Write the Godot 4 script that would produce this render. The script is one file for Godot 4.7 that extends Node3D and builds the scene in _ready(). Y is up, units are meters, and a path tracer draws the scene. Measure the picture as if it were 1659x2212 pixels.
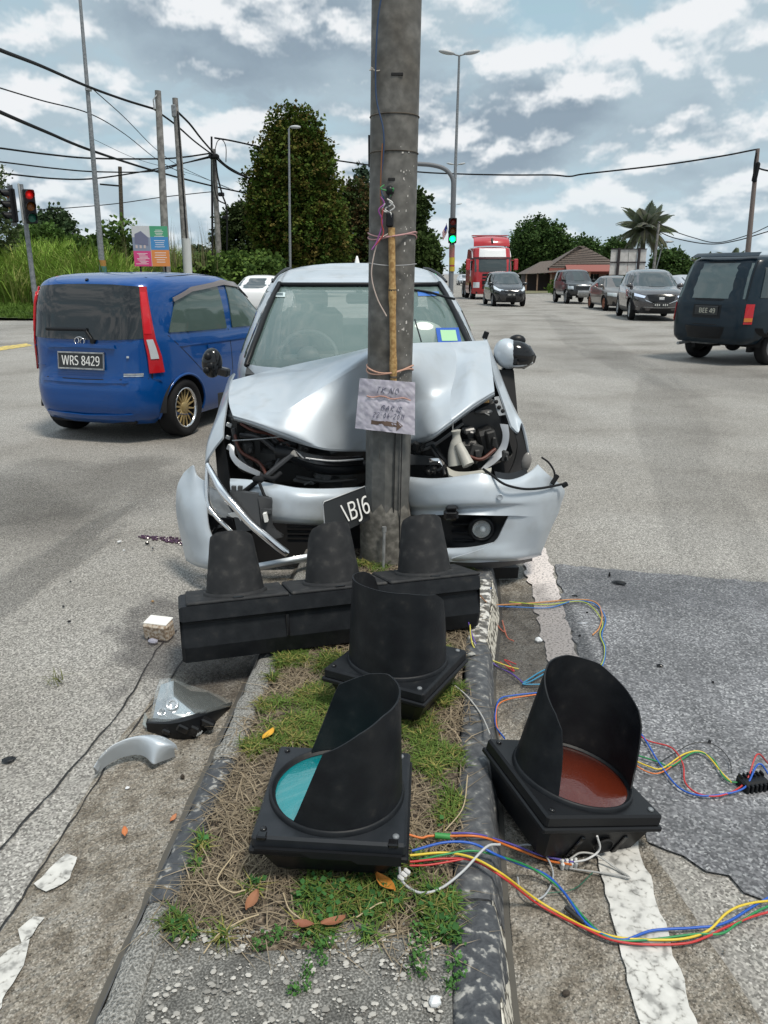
extends Node3D
# A crashed silver car against a traffic light pole on a road median.

const CAM_H = 1.5
const PITCH = 17.2
const FOC = 1661.0
var rng = RandomNumberGenerator.new()
var used = {}
var M = {}
var tex_cache = {}

# ---------------------------------------------------------------- survey: a sight line of the photograph meets a depth or a height
func ray(x, y) -> Vector3:
	var a = (x - 829.5) / FOC
	var b = -(y - 1106.0) / FOC
	var c = cos(deg_to_rad(PITCH))
	var s = sin(deg_to_rad(PITCH))
	return Vector3(a, b * c - s, -(c + b * s))

func D(x, y, dz) -> Vector3:
	var r = ray(x, y)
	return Vector3(0, CAM_H, 0) + r * (-dz / r.z)

func G(x, y, h = 0.0) -> Vector3:
	var r = ray(x, y)
	return Vector3(0, CAM_H, 0) + r * ((h - CAM_H) / r.y)

# ---------------------------------------------------------------- naming
func numbered(called: String) -> String:
	if not used.has(called):
		used[called] = 0
		return called
	used[called] += 1
	return "%s_%03d" % [called, used[called]]

func tag(o, label, category, group = ""):
	o.set_meta("label", label)
	o.set_meta("category", category)
	if group != "":
		o.set_meta("group", group)
	return o

func thing(called, label, category, at = Vector3.ZERO, turn = 0.0, group = ""):
	var o = Node3D.new()
	o.name = numbered(called)
	add_child(o, true)
	o.position = at
	o.rotation.y = turn
	return tag(o, label, category, group)

func part(called, m, mt, parent, at = Vector3.ZERO):
	var o = MeshInstance3D.new()
	o.mesh = m.done() if m is Shape else m
	o.material_override = mt
	var key = str(parent.get_instance_id()) + called
	if parent == self:
		o.name = numbered(called)
	else:
		if used.has(key):
			used[key] += 1
			o.name = "%s_%03d" % [called, used[key]]
		else:
			used[key] = 0
			o.name = called
	parent.add_child(o, true)
	o.position = at
	return o

# part whose geometry is in world coordinates under a thing
func wpart(called, m, mt, root):
	var o = part(called, m, mt, root)
	o.transform = root.global_transform.affine_inverse()
	return o

func solo(called, m, mt, label, category, group = ""):
	var o = part(called, m, mt, self)
	return tag(o, label, category, group)

func struct(called, m, mt):
	var o = part(called, m, mt, self)
	o.set_meta("kind", "structure")
	return o

func recentre(m: Shape, at: Vector3) -> Shape:
	m.shift(-at)
	return m

# ---------------------------------------------------------------- shapes
class Shape:
	var p = PackedVector3Array()
	var g = PackedInt32Array()
	var uv = PackedVector2Array()
	var grp = 0
	func shift(d):
		for i in p.size():
			p[i] += d
	func xform(t: Transform3D):
		for i in p.size():
			p[i] = t * p[i]
		return self
	func tri(a, b, c):
		p.append(a); p.append(b); p.append(c)
		g.append(grp)
	func quad(a, b, c, d):
		tri(a, b, c)
		tri(a, c, d)
	func add(o, t: Transform3D):
		for i in o.g.size():
			g.append(o.g[i])
		for v in o.p:
			p.append(t * v)
		return self
	func done() -> ArrayMesh:
		var st = SurfaceTool.new()
		st.begin(Mesh.PRIMITIVE_TRIANGLES)
		for i in g.size():
			st.set_smooth_group(g[i])
			for k in 3:
				if uv.size() == p.size():
					st.set_uv(uv[i * 3 + k])
				st.add_vertex(p[i * 3 + k])
		st.generate_normals()
		st.index()
		return st.commit()
	# a box with chamfered edges
	func box(c: Vector3, s: Vector3, r = 0.0, b = Basis()):
		var og = grp
		grp = -1
		var h = s * 0.5
		r = min(r, min(h.x, min(h.y, h.z)) * 0.9)
		if r <= 0.0:
			for ax in 3:
				for sg in [-1.0, 1.0]:
					var u = Vector3.ZERO; u[(ax + 1) % 3] = h[(ax + 1) % 3]
					var w = Vector3.ZERO; w[(ax + 2) % 3] = h[(ax + 2) % 3]
					var n = Vector3.ZERO; n[ax] = h[ax] * sg
					if sg > 0:
						quad(c + b * (n - u - w), c + b * (n - u + w), c + b * (n + u + w), c + b * (n + u - w))
					else:
						quad(c + b * (n - u - w), c + b * (n + u - w), c + b * (n + u + w), c + b * (n - u + w))
			grp = og
			return self
		var i = h - Vector3(r, r, r)
		for ax in 3:
			var a1 = (ax + 1) % 3
			var a2 = (ax + 2) % 3
			for sg in [-1.0, 1.0]:
				var u = Vector3.ZERO; u[a1] = i[a1]
				var w = Vector3.ZERO; w[a2] = i[a2]
				var n = Vector3.ZERO; n[ax] = h[ax] * sg
				if sg > 0:
					quad(c + b * (n - u - w), c + b * (n - u + w), c + b * (n + u + w), c + b * (n + u - w))
				else:
					quad(c + b * (n - u - w), c + b * (n + u - w), c + b * (n + u + w), c + b * (n - u + w))
			for s1 in [-1.0, 1.0]:
				for s2 in [-1.0, 1.0]:
					var e = Vector3.ZERO; e[ax] = i[ax]
					var q1 = Vector3.ZERO; q1[a1] = h[a1] * s1; q1[a2] = i[a2] * s2
					var q2 = Vector3.ZERO; q2[a1] = i[a1] * s1; q2[a2] = h[a2] * s2
					if s1 * s2 > 0:
						quad(c + b * (q1 - e), c + b * (q2 - e), c + b * (q2 + e), c + b * (q1 + e))
					else:
						quad(c + b * (q1 - e), c + b * (q1 + e), c + b * (q2 + e), c + b * (q2 - e))
		for sx in [-1.0, 1.0]:
			for sy in [-1.0, 1.0]:
				for sz in [-1.0, 1.0]:
					var pa = c + b * Vector3(h.x * sx, i.y * sy, i.z * sz)
					var pb = c + b * Vector3(i.x * sx, h.y * sy, i.z * sz)
					var pc = c + b * Vector3(i.x * sx, i.y * sy, h.z * sz)
					if sx * sy * sz > 0:
						tri(pa, pc, pb)
					else:
						tri(pa, pb, pc)
		grp = og
		return self
	# a box between two points
	func bar(a: Vector3, e: Vector3, w, t, up = Vector3.UP, r = 0.0):
		var z = (e - a)
		var l = z.length()
		z = z / l
		var x = up.cross(z)
		if x.length() < 0.01:
			x = Vector3.RIGHT.cross(z)
		x = x.normalized()
		var y = z.cross(x)
		return box((a + e) * 0.5, Vector3(w, t, l), r, Basis(x, y, z))
	func tube(pts, rad, sides = 8, caps = true):
		var n = pts.size()
		var up = Vector3(0.13, 0.97, 0.21)
		var rings = []
		for i in n:
			var d = (pts[min(i + 1, n - 1)] - pts[max(i - 1, 0)])
			if d.length() < 1e-7:
				d = Vector3.UP
			d = d.normalized()
			var x = up - d * up.dot(d)
			if x.length() < 0.05:
				x = Vector3(1, 0, 0) - d * d.x
			x = x.normalized()
			up = x
			var y = d.cross(x)
			var r = rad[i] if rad is Array else rad
			var ring = []
			for k in sides:
				var t = TAU * k / sides
				ring.append(pts[i] + (x * cos(t) + y * sin(t)) * r)
			rings.append(ring)
		for i in n - 1:
			for k in sides:
				var k2 = (k + 1) % sides
				quad(rings[i][k], rings[i][k2], rings[i + 1][k2], rings[i + 1][k])
		if caps:
			var og = grp
			grp = -1
			for k in range(1, sides - 1):
				tri(rings[0][0], rings[0][k + 1], rings[0][k])
				tri(rings[n - 1][0], rings[n - 1][k], rings[n - 1][k + 1])
			grp = og
		return self
	# turn a profile of (radius, height) round the y axis of t
	func lathe(prof, segs = 24, t = Transform3D(), a0 = 0.0, a1 = TAU):
		for i in prof.size() - 1:
			for k in segs:
				var u = a0 + (a1 - a0) * k / segs
				var v = a0 + (a1 - a0) * (k + 1) / segs
				var q = []
				for e in [[prof[i], u], [prof[i], v], [prof[i + 1], v], [prof[i + 1], u]]:
					q.append(t * Vector3(e[0].x * cos(e[1]), e[0].y, e[0].x * sin(e[1])))
				if prof[i].x < 1e-5:
					tri(q[0], q[2], q[3])
				elif prof[i + 1].x < 1e-5:
					tri(q[0], q[1], q[2])
				else:
					quad(q[0], q[1], q[2], q[3])
		return self
	func grid(rows, flip = false, closed = false):
		for i in rows.size() - 1:
			var m = rows[i].size()
			for k in (m if closed else m - 1):
				var k2 = (k + 1) % m
				if flip:
					quad(rows[i][k], rows[i + 1][k], rows[i + 1][k2], rows[i][k2])
				else:
					quad(rows[i][k], rows[i][k2], rows[i + 1][k2], rows[i + 1][k])
		return self
	# a sheet with thickness: the grid, its back and its rim
	func sheet(rows, thick, push = Vector3.ZERO):
		var n = rows.size()
		var m = rows[0].size()
		var back = []
		for i in n:
			var r = []
			for k in m:
				var du = rows[min(i + 1, n - 1)][k] - rows[max(i - 1, 0)][k]
				var dv = rows[i][min(k + 1, m - 1)] - rows[i][max(k - 1, 0)]
				var nn = dv.cross(du)
				if push != Vector3.ZERO:
					nn = push
				r.append(rows[i][k] + nn.normalized() * thick)
			back.append(r)
		grid(rows)
		grp += 1
		grid(back, true)
		grp += 1
		var rim = []
		var rim2 = []
		for k in m: rim.append(rows[0][k]); rim2.append(back[0][k])
		for i in range(1, n): rim.append(rows[i][m - 1]); rim2.append(back[i][m - 1])
		for k in range(m - 2, -1, -1): rim.append(rows[n - 1][k]); rim2.append(back[n - 1][k])
		for i in range(n - 2, 0, -1): rim.append(rows[i][0]); rim2.append(back[i][0])
		grid([rim, rim2], true, true)
		grp += 1
		return self
	# polygon in the xy plane of t, extruded along +z
	func prism(poly, depth, t = Transform3D()):
		var og = grp
		grp = -1
		var pk = PackedVector2Array(poly)
		var ids = Geometry2D.triangulate_polygon(pk)
		for i in range(0, ids.size(), 3):
			var a = pk[ids[i]]; var b = pk[ids[i + 1]]; var c = pk[ids[i + 2]]
			tri(t * Vector3(a.x, a.y, depth), t * Vector3(c.x, c.y, depth), t * Vector3(b.x, b.y, depth))
			tri(t * Vector3(a.x, a.y, 0), t * Vector3(b.x, b.y, 0), t * Vector3(c.x, c.y, 0))
		for i in pk.size():
			var a = pk[i]; var b = pk[(i + 1) % pk.size()]
			quad(t * Vector3(a.x, a.y, 0), t * Vector3(a.x, a.y, depth), t * Vector3(b.x, b.y, depth), t * Vector3(b.x, b.y, 0))
		grp = og
		return self
	# flat polygon on the ground
	func flat(poly: Array, y):
		var pk = PackedVector2Array(poly)
		var ids = Geometry2D.triangulate_polygon(pk)
		for i in range(0, ids.size(), 3):
			var q = []
			for k in 3:
				q.append(Vector3(pk[ids[i + k]].x, y, pk[ids[i + k]].y))
			if (q[1] - q[0]).cross(q[2] - q[0]).y > 0:
				tri(q[0], q[2], q[1])
			else:
				tri(q[0], q[1], q[2])
		return self
	func ball(c: Vector3, r: Vector3, b = Basis(), su = 16, sv = 10):
		var rows = []
		for i in sv + 1:
			var row = []
			var t = PI * i / sv
			for k in su:
				var a = TAU * k / su
				row.append(c + b * Vector3(r.x * sin(t) * cos(a), r.y * cos(t), r.z * sin(t) * sin(a)))
			rows.append(row)
		grid(rows, false, true)
		return self

func cr(a, b, c, d, t):
	return 0.5 * ((2.0 * b) + (c - a) * t + (2.0 * a - 5.0 * b + 4.0 * c - d) * t * t + (3.0 * b - a - 3.0 * c + d) * t * t * t)

func spline(pts: Array, per: int) -> Array:
	var out = []
	var n = pts.size()
	for i in n - 1:
		for k in per:
			var a = pts[i - 1] if i > 0 else 2.0 * pts[0] - pts[1]
			var d = pts[i + 2] if i + 2 < n else 2.0 * pts[n - 1] - pts[n - 2]
			out.append(cr(a, pts[i], pts[i + 1], d, float(k) / per))
	out.append(pts[n - 1])
	return out

func refine(rows: Array, nu: int, nv: int) -> Array:
	var a = []
	for r in rows:
		a.append(spline(r, nu))
	var out = []
	for k in a[0].size():
		var col = []
		for i in a.size():
			col.append(a[i][k])
		col = spline(col, nv)
		for i in col.size():
			if out.size() <= i:
				out.append([])
			out[i].append(col[i])
	return out

func sh(grp = 0) -> Shape:
	var s = Shape.new()
	s.grp = grp
	return s

# ---------------------------------------------------------------- materials
func lin(r, g, b, a = 1.0) -> Color:
	return Color(r, g, b, a).linear_to_srgb() if a == 1.0 else Color(Color(r, g, b).linear_to_srgb(), a)

func ramp(stops) -> Gradient:
	var g = Gradient.new()
	var o = PackedFloat32Array()
	var c = PackedColorArray()
	for s in stops:
		o.append(s[0])
		c.append(s[1])
	g.offsets = o
	g.colors = c
	return g

func gray(v) -> Color:
	return lin(v, v, v)

# kind: 0 soft fractal, 1 grains (cells), 2 cell edges, 3 ridged
func ntex(sd, freq, kind, stops, size = 512, oct = 5, normal = 0.0):
	var f = FastNoiseLite.new()
	f.seed = sd
	f.frequency = freq
	if kind == 0 or kind == 3:
		f.noise_type = FastNoiseLite.TYPE_SIMPLEX_SMOOTH
		f.fractal_type = FastNoiseLite.FRACTAL_FBM if kind == 0 else FastNoiseLite.FRACTAL_RIDGED
		f.fractal_octaves = oct
	else:
		f.noise_type = FastNoiseLite.TYPE_CELLULAR
		f.cellular_return_type = FastNoiseLite.RETURN_CELL_VALUE if kind == 1 else (FastNoiseLite.RETURN_DISTANCE if kind == 4 else FastNoiseLite.RETURN_DISTANCE2_SUB)
		f.fractal_type = FastNoiseLite.FRACTAL_NONE
		if oct > 1:
			f.domain_warp_enabled = true
			f.domain_warp_amplitude = 6.0 if oct < 4 else 16.0
			f.domain_warp_frequency = freq * 1.3
	var t = NoiseTexture2D.new()
	t.width = size
	t.height = size
	t.seamless = true
	t.noise = f
	if normal > 0.0:
		t.as_normal_map = true
		t.bump_strength = normal
	elif stops:
		t.color_ramp = ramp(stops)
	return t

func mat(c: Color, rough = 0.6, metal = 0.0):
	var m = StandardMaterial3D.new()
	m.albedo_color = c
	m.roughness = rough
	m.metallic = metal
	return m

# material with a triplanar map: scale = repeats per metre
func tmat(t, scale, rough = 0.8, metal = 0.0, world = false):
	var m = mat(Color.WHITE, rough, metal)
	m.albedo_texture = t
	m.uv1_triplanar = true
	m.uv1_world_triplanar = world
	m.uv1_scale = Vector3(scale, scale, scale)
	m.uv1_triplanar_sharpness = 4.0
	return m

func over_detail(m, t, scale, world = false):
	m.detail_enabled = true
	m.detail_albedo = t
	m.detail_blend_mode = BaseMaterial3D.BLEND_MODE_MUL
	m.detail_uv_layer = BaseMaterial3D.DETAIL_UV_2
	m.uv2_triplanar = true
	m.uv2_world_triplanar = world
	m.uv2_scale = Vector3(scale, scale, scale)
	return m

func relief(m, t, cm):
	m.heightmap_enabled = true
	m.heightmap_texture = t
	m.heightmap_scale = cm
	return m

func paint(c: Color, rough = 0.25, coat = 0.8, metal = 0.0):
	var m = mat(c, rough, metal)
	m.clearcoat_enabled = true
	m.clearcoat = coat
	m.clearcoat_roughness = 0.04
	return m

func glass_mat(c: Color, a = 0.12):
	var m = mat(Color(c, a), 0.02, 0.0)
	m.transparency = BaseMaterial3D.TRANSPARENCY_ALPHA
	m.metallic_specular = 0.5
	return m

func glow(c: Color, e):
	var m = mat(c, 0.4)
	m.emission_enabled = true
	m.emission = c
	m.emission_energy_multiplier = e
	return m

func letters(txt, size, depth, font = "Droid Sans", weight = 400):
	var t = TextMesh.new()
	var f = SystemFont.new()
	f.font_names = PackedStringArray([font])
	f.font_weight = weight
	t.font = f
	t.text = txt
	t.font_size = 64
	t.pixel_size = size / 64.0
	t.depth = depth
	t.curve_step = 2.0
	return t

func rnd(a, b):
	return rng.randf_range(a, b)

# ---------------------------------------------------------------- sky
func make_sky() -> ImageTexture:
	var W = 4096
	var H = 2048
	var f1 = FastNoiseLite.new()
	f1.seed = 23; f1.frequency = 2.3; f1.noise_type = FastNoiseLite.TYPE_SIMPLEX_SMOOTH
	f1.fractal_type = FastNoiseLite.FRACTAL_FBM; f1.fractal_octaves = 7; f1.fractal_gain = 0.54; f1.fractal_lacunarity = 2.1
	f1.domain_warp_enabled = true; f1.domain_warp_amplitude = 0.22; f1.domain_warp_frequency = 0.9
	var f2 = FastNoiseLite.new()
	f2.seed = 5; f2.frequency = 0.8; f2.noise_type = FastNoiseLite.TYPE_SIMPLEX_SMOOTH
	f2.fractal_type = FastNoiseLite.FRACTAL_FBM; f2.fractal_octaves = 4
	var buf = PackedByteArray()
	buf.resize(W * H * 3)
	buf.fill(0)
	var ground = gray(0.16)
	var half = H / 2
	var lowrow = int(half * (1.0 - 24.0 / 90.0))
	# below the horizon: plain ground light
	var gb = PackedByteArray([int(ground.r * 255), int(ground.g * 255), int(ground.b * 255)])
	for k in W * 3:
		buf[half * W * 3 + k] = gb[k % 3]
	var line = buf.slice(half * W * 3, half * W * 3 + W * 3)
	var head = PackedByteArray()
	var y = 0
	var rows = []
	while y < half:
		var step = 1 if y >= lowrow else 4
		var el = (0.5 - (y + 0.5 * step) / H) * PI
		var sy = sin(el)
		var cy = cos(el)
		var row = PackedByteArray()
		row.resize(W * 3)
		var hz = clampf(sy / 0.30, 0.0, 1.0)
		var x = 0
		while x < W:
			var az = ((x + 0.5 * step) / W - 0.5) * TAU
			var dx = sin(az) * cy
			var dz = -cos(az) * cy
			var q = 1.0 / (sy + 0.30)
			var px = dx * q
			var pz = dz * q
			var n = f1.get_noise_2d(px, pz)
			var n2 = f1.get_noise_2d(px * 0.955, pz * 0.955)
			var big = f2.get_noise_2d(px + 31.0, pz)
			# two broad banks of cloud that stand over the junction
			var bank = 0.55 * exp(-pow((az - 0.26) / 0.30, 2.0) - pow((el - 0.245) / 0.085, 2.0)) + 0.30 * exp(-pow((az + 0.12) / 0.14, 2.0) - pow((el - 0.16) / 0.06, 2.0))
			var cover = n + big * 0.60 + 0.42 + 0.04 * hz + bank
			var dens = smoothstep(-0.30, 0.34, cover)
			var thick = smoothstep(0.10, 0.80, big * 1.15 + n * 0.35 + 0.22 + bank * 0.9)
			var lit = clampf(0.34 + (n - n2) * 2.9 - thick * 0.16, 0.0, 1.0)
			var r = lerpf(0.76, 0.67, hz)
			var g = lerpf(0.855, 0.79, hz)
			var b = lerpf(0.90, 0.85, hz)
			r = lerpf(r, lerpf(lerpf(0.71, 0.57, thick), 0.96, lit), dens)
			g = lerpf(g, lerpf(lerpf(0.785, 0.64, thick), 0.975, lit), dens)
			b = lerpf(b, lerpf(lerpf(0.83, 0.70, thick), 0.985, lit), dens)
			# thin haze towards the horizon
			var hzz = 1.0 - smoothstep(0.0, 0.13, sy)
			r = lerpf(r, 0.83, hzz * 0.5)
			g = lerpf(g, 0.905, hzz * 0.5)
			b = lerpf(b, 0.945, hzz * 0.5)
			# brighter round the veiled sun, high up behind the camera
			var sun = pow(maxf(0.0, dx * SUN.x + sy * SUN.y + dz * SUN.z), 6.0) * smoothstep(0.25, 0.6, sy)
			var gain = SKY_BASE + sun * 0.30
			var R = int(clampf(r * gain, 0.0, 1.0) * 255.0)
			var GG = int(clampf(g * gain, 0.0, 1.0) * 255.0)
			var B = int(clampf(b * gain, 0.0, 1.0) * 255.0)
			for k in step:
				row[(x + k) * 3] = R
				row[(x + k) * 3 + 1] = GG
				row[(x + k) * 3 + 2] = B
			x += step
		for k in step:
			rows.append(row)
		y += step
	for k in half:
		head.append_array(rows[k])
	for k in half:
		head.append_array(line)
	return ImageTexture.create_from_image(Image.create_from_data(W, H, false, Image.FORMAT_RGB8, head))

const SUN = Vector3(0.28, 0.90, 0.33)
const SKY_BASE = 0.715

func stage():
	var cam = Camera3D.new()
	cam.name = "camera"
	cam.position = Vector3(0, CAM_H, 0)
	cam.rotation_degrees = Vector3(-PITCH, 0, 0)
	cam.fov = rad_to_deg(2.0 * atan(1106.0 / FOC))
	cam.near = 0.05
	cam.far = 2000.0
	add_child(cam)
	cam.current = true
	var env = Environment.new()
	env.background_mode = Environment.BG_SKY
	var sky = Sky.new()
	var pm = PanoramaSkyMaterial.new()
	pm.panorama = make_sky()
	pm.energy_multiplier = 1.0
	sky.sky_material = pm
	env.sky = sky
	env.background_energy_multiplier = 1.0
	env.tonemap_mode = Environment.TONE_MAPPER_LINEAR
	env.tonemap_exposure = 2.05
	env.sdfgi_enabled = true
	env.ssao_enabled = true
	env.ssil_enabled = true
	var we = WorldEnvironment.new()
	we.name = "world_environment"
	we.environment = env
	add_child(we)
	var sun = DirectionalLight3D.new()
	sun.name = "sun"
	sun.light_energy = 0.5
	sun.light_color = Color(1.0, 0.97, 0.92)
	sun.light_angular_distance = 12.0
	sun.shadow_enabled = true
	add_child(sun)
	sun.look_at_from_position(SUN * 50.0, Vector3.ZERO, Vector3.RIGHT)

func materials():
	var soft = [[0.0, gray(0.62)], [0.5, gray(0.85)], [1.0, gray(1.0)]]
	var tx = ntex(11, 0.125, 1, [[0.0, lin(0.125, 0.119, 0.109)], [0.35, lin(0.23, 0.22, 0.205)], [0.7, lin(0.34, 0.327, 0.303)], [0.93, lin(0.43, 0.413, 0.383)], [1.0, lin(0.58, 0.56, 0.525)]], 2048, 3)
	M.asphalt = tmat(tx, 0.72, 0.86, 0.0, true)
	over_detail(M.asphalt, ntex(3, 0.006, 0, [[0.12, lin(0.62, 0.60, 0.58)], [0.42, lin(0.86, 0.85, 0.835)], [0.75, gray(1.0)]], 1024, 8), 0.07, true)
	relief(M.asphalt, tx, 0.2)
	tx = ntex(12, 0.115, 1, [[0.0, lin(0.085, 0.086, 0.092)], [0.5, lin(0.165, 0.166, 0.176)], [0.85, lin(0.265, 0.267, 0.28)], [1.0, lin(0.44, 0.445, 0.455)]], 1024, 3)
	M.asphalt_dark = tmat(tx, 1.3, 0.6, 0.0, true)
	over_detail(M.asphalt_dark, ntex(31, 0.01, 0, [[0.25, gray(0.72)], [0.8, gray(1.0)]], 512, 5), 0.4, true)
	relief(M.asphalt_dark, tx, 0.25)
	M.gutter = tmat(ntex(13, 0.16, 1, [[0.0, lin(0.14, 0.127, 0.108)], [0.4, lin(0.235, 0.218, 0.19)], [0.8, lin(0.31, 0.29, 0.258)], [1.0, lin(0.46, 0.44, 0.40)]], 1024, 3), 1.6, 0.9, 0.0, true)
	over_detail(M.gutter, ntex(32, 0.012, 0, [[0.15, lin(0.55, 0.51, 0.46)], [0.5, lin(0.9, 0.87, 0.83)], [0.8, gray(1.0)]], 512, 6), 1.4, true)
	relief(M.gutter, ntex(33, 0.05, 0, null, 512, 6), 1.2)
	tx = ntex(14, 0.09, 0, [[0.22, lin(0.085, 0.083, 0.076)], [0.45, lin(0.15, 0.147, 0.136)], [0.6, lin(0.215, 0.21, 0.195)], [0.78, lin(0.34, 0.333, 0.31)]], 1024, 8)
	M.aggregate = tmat(tx, 1.5, 0.92, 0.0, true)
	over_detail(M.aggregate, ntex(34, 0.012, 0, [[0.2, gray(0.5)], [0.55, gray(0.88)], [0.8, gray(1.0)]], 512, 7), 1.3, true)
	relief(M.aggregate, tx, 0.5)
	M.soil = tmat(ntex(15, 0.03, 0, [[0.2, lin(0.035, 0.027, 0.02)], [0.45, lin(0.10, 0.077, 0.055)], [0.62, lin(0.19, 0.15, 0.11)], [0.8, lin(0.30, 0.25, 0.19)]], 1024, 7), 1.3, 0.95, 0.0, true)
	relief(M.soil, ntex(15, 0.03, 0, null, 1024, 7), 2.5)
	M.kerb_bare = tmat(ntex(16, 0.05, 0, [[0.22, lin(0.13, 0.128, 0.118)], [0.42, lin(0.235, 0.23, 0.215)], [0.6, lin(0.33, 0.325, 0.305)], [0.8, lin(0.46, 0.45, 0.42)]], 1024, 7), 2.0, 0.9, 0.0, true)
	over_detail(M.kerb_bare, ntex(35, 0.2, 1, [[0.0, gray(0.72)], [0.5, gray(0.92)], [1.0, gray(1.0)]], 512, 3), 3.0, true)
	relief(M.kerb_bare, ntex(16, 0.05, 0, null, 1024, 7), 0.8)
	M.kerb_black = tmat(ntex(17, 0.028, 0, [[0.0, lin(0.035, 0.038, 0.044)], [0.55, lin(0.058, 0.063, 0.071)], [0.63, lin(0.09, 0.095, 0.10)], [0.69, lin(0.28, 0.275, 0.26)], [1.0, lin(0.42, 0.41, 0.39)]], 1024, 8), 0.9, 0.75, 0.0, true)
	relief(M.kerb_black, ntex(17, 0.028, 0, null, 1024, 8), 0.7)
	M.kerb_white = tmat(ntex(18, 0.011, 0, [[0.0, lin(0.06, 0.06, 0.055)], [0.40, lin(0.13, 0.127, 0.12)], [0.50, lin(0.20, 0.195, 0.185)], [0.54, lin(0.55, 0.54, 0.51)], [1.0, lin(0.72, 0.71, 0.68)]], 1024, 8), 1.7, 0.85, 0.0, true)
	relief(M.kerb_white, ntex(18, 0.022, 0, null, 1024, 8), 0.7)
	var crack = ntex(19, 0.010, 3, [[0.0, lin(0.62, 0.61, 0.58)], [0.68, lin(0.58, 0.57, 0.54)], [0.80, lin(0.47, 0.46, 0.43)], [0.90, lin(0.27, 0.26, 0.245)], [1.0, lin(0.2, 0.195, 0.18)]], 1024, 4)
	M.road_paint = tmat(crack, 1.6, 0.7, 0.0, true)
	over_detail(M.road_paint, ntex(36, 0.03, 0, [[0.20, gray(0.45)], [0.36, gray(0.85)], [0.7, gray(1.0)]], 512, 7), 1.1, true)
	M.road_paint_old = tmat(ntex(20, 0.05, 0, [[0.22, lin(0.26, 0.24, 0.23)], [0.34, lin(0.44, 0.40, 0.385)], [0.42, lin(0.64, 0.58, 0.555)], [0.75, lin(0.72, 0.66, 0.635)]], 1024, 8), 1.3, 0.6, 0.0, true)
	M.road_yellow = tmat(ntex(21, 0.05, 0, [[0.3, lin(0.30, 0.25, 0.12)], [0.6, lin(0.62, 0.47, 0.12)]], 256, 6), 0.6, 0.8, 0.0, true)
	M.crack = mat(gray(0.02), 0.95)
	M.kerb_dark = tmat(ntex(17, 0.028, 0, [[0.0, lin(0.04, 0.043, 0.05)], [0.5, lin(0.075, 0.08, 0.087)], [0.70, lin(0.12, 0.124, 0.128)], [0.80, lin(0.28, 0.275, 0.26)]], 1024, 8), 0.9, 0.75, 0.0, true)
	relief(M.kerb_dark, ntex(17, 0.028, 0, null, 512, 8), 0.5)
	M.kerb_streak = tmat(ntex(18, 0.016, 0, [[0.3, lin(0.06, 0.055, 0.045)], [0.42, lin(0.15, 0.14, 0.12)], [0.47, lin(0.50, 0.475, 0.41)], [0.8, lin(0.62, 0.59, 0.52)]], 1024, 8), 1.6, 0.85, 0.0, true)
	M.kerb_face = tmat(ntex(22, 0.03, 0, [[0.2, lin(0.05, 0.05, 0.052)], [0.7, lin(0.09, 0.09, 0.09)]], 256, 6), 2.0, 0.85, 0.0, true)
	M.kerb_foot = mat(lin(0.085, 0.08, 0.07), 0.95)
	# stains with soft edges
	M.wet = StandardMaterial3D.new()
	M.wet.albedo_color = lin(0.02, 0.021, 0.026)
	M.black_plastic = tmat(ntex(41, 0.02, 0, [[0.2, lin(0.007, 0.0085, 0.011)], [0.62, lin(0.011, 0.013, 0.016)], [0.8, lin(0.015, 0.0165, 0.019)], [0.95, lin(0.03, 0.03, 0.03)]], 512, 8), 1.3, 0.5)
	M.black_plastic.metallic_specular = 0.36
	relief(M.black_plastic, ntex(42, 0.25, 0, null, 256, 3), 0.03)
	M.black_satin = mat(lin(0.009, 0.010, 0.012), 0.4)
	M.black_satin.metallic_specular = 0.36
	M.black_dirty = tmat(ntex(43, 0.035, 0, [[0.2, lin(0.018, 0.019, 0.021)], [0.62, lin(0.025, 0.026, 0.028)], [0.9, lin(0.05, 0.049, 0.048)]], 512, 8), 0.9, 0.65)
	M.black_dirty.metallic_specular = 0.35
	M.black_gloss = mat(lin(0.008, 0.008, 0.009), 0.12)
	M.rubber = mat(lin(0.014, 0.014, 0.015), 0.85)
	M.rubber.metallic_specular = 0.3
	M.dark = mat(lin(0.008, 0.008, 0.009), 0.8)
	M.chrome = mat(lin(0.75, 0.75, 0.76), 0.12, 1.0)
	M.steel = tmat(ntex(44, 0.03, 0, [[0.3, lin(0.30, 0.31, 0.32)], [0.7, lin(0.45, 0.46, 0.47)]], 256, 5), 1.5, 0.5, 0.7)
	M.galv = tmat(ntex(45, 0.03, 0, [[0.3, lin(0.17, 0.185, 0.20)], [0.7, lin(0.25, 0.265, 0.28)]], 256, 5), 1.0, 0.55, 0.3)
	M.concrete_pole = tmat(ntex(46, 0.02, 0, [[0.25, lin(0.15, 0.145, 0.14)], [0.7, lin(0.27, 0.262, 0.25)]], 256, 5), 0.5, 0.9)
	M.silver = paint(lin(0.47, 0.52, 0.57), 0.42, 0.6, 0.25)
	over_detail(M.silver, ntex(23, 0.02, 0, [[0.08, lin(0.80, 0.78, 0.75)], [0.4, gray(0.97)], [0.7, gray(1.0)]], 512, 4), 0.5, true)
	M.blue = paint(lin(0.0, 0.056, 0.235), 0.35, 0.8, 0.1)
	M.blue.metallic_specular = 0.3
	M.tint = mat(lin(0.018, 0.022, 0.022), 0.03)
	M.tint_blue = mat(lin(0.05, 0.065, 0.07), 0.03)
	M.red_lens = mat(lin(0.42, 0.012, 0.018), 0.10)
	M.clear_lens = mat(lin(0.62, 0.65, 0.66), 0.10, 0.3)
	M.head_lens = mat(lin(0.75, 0.8, 0.85), 0.1, 0.3)
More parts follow.
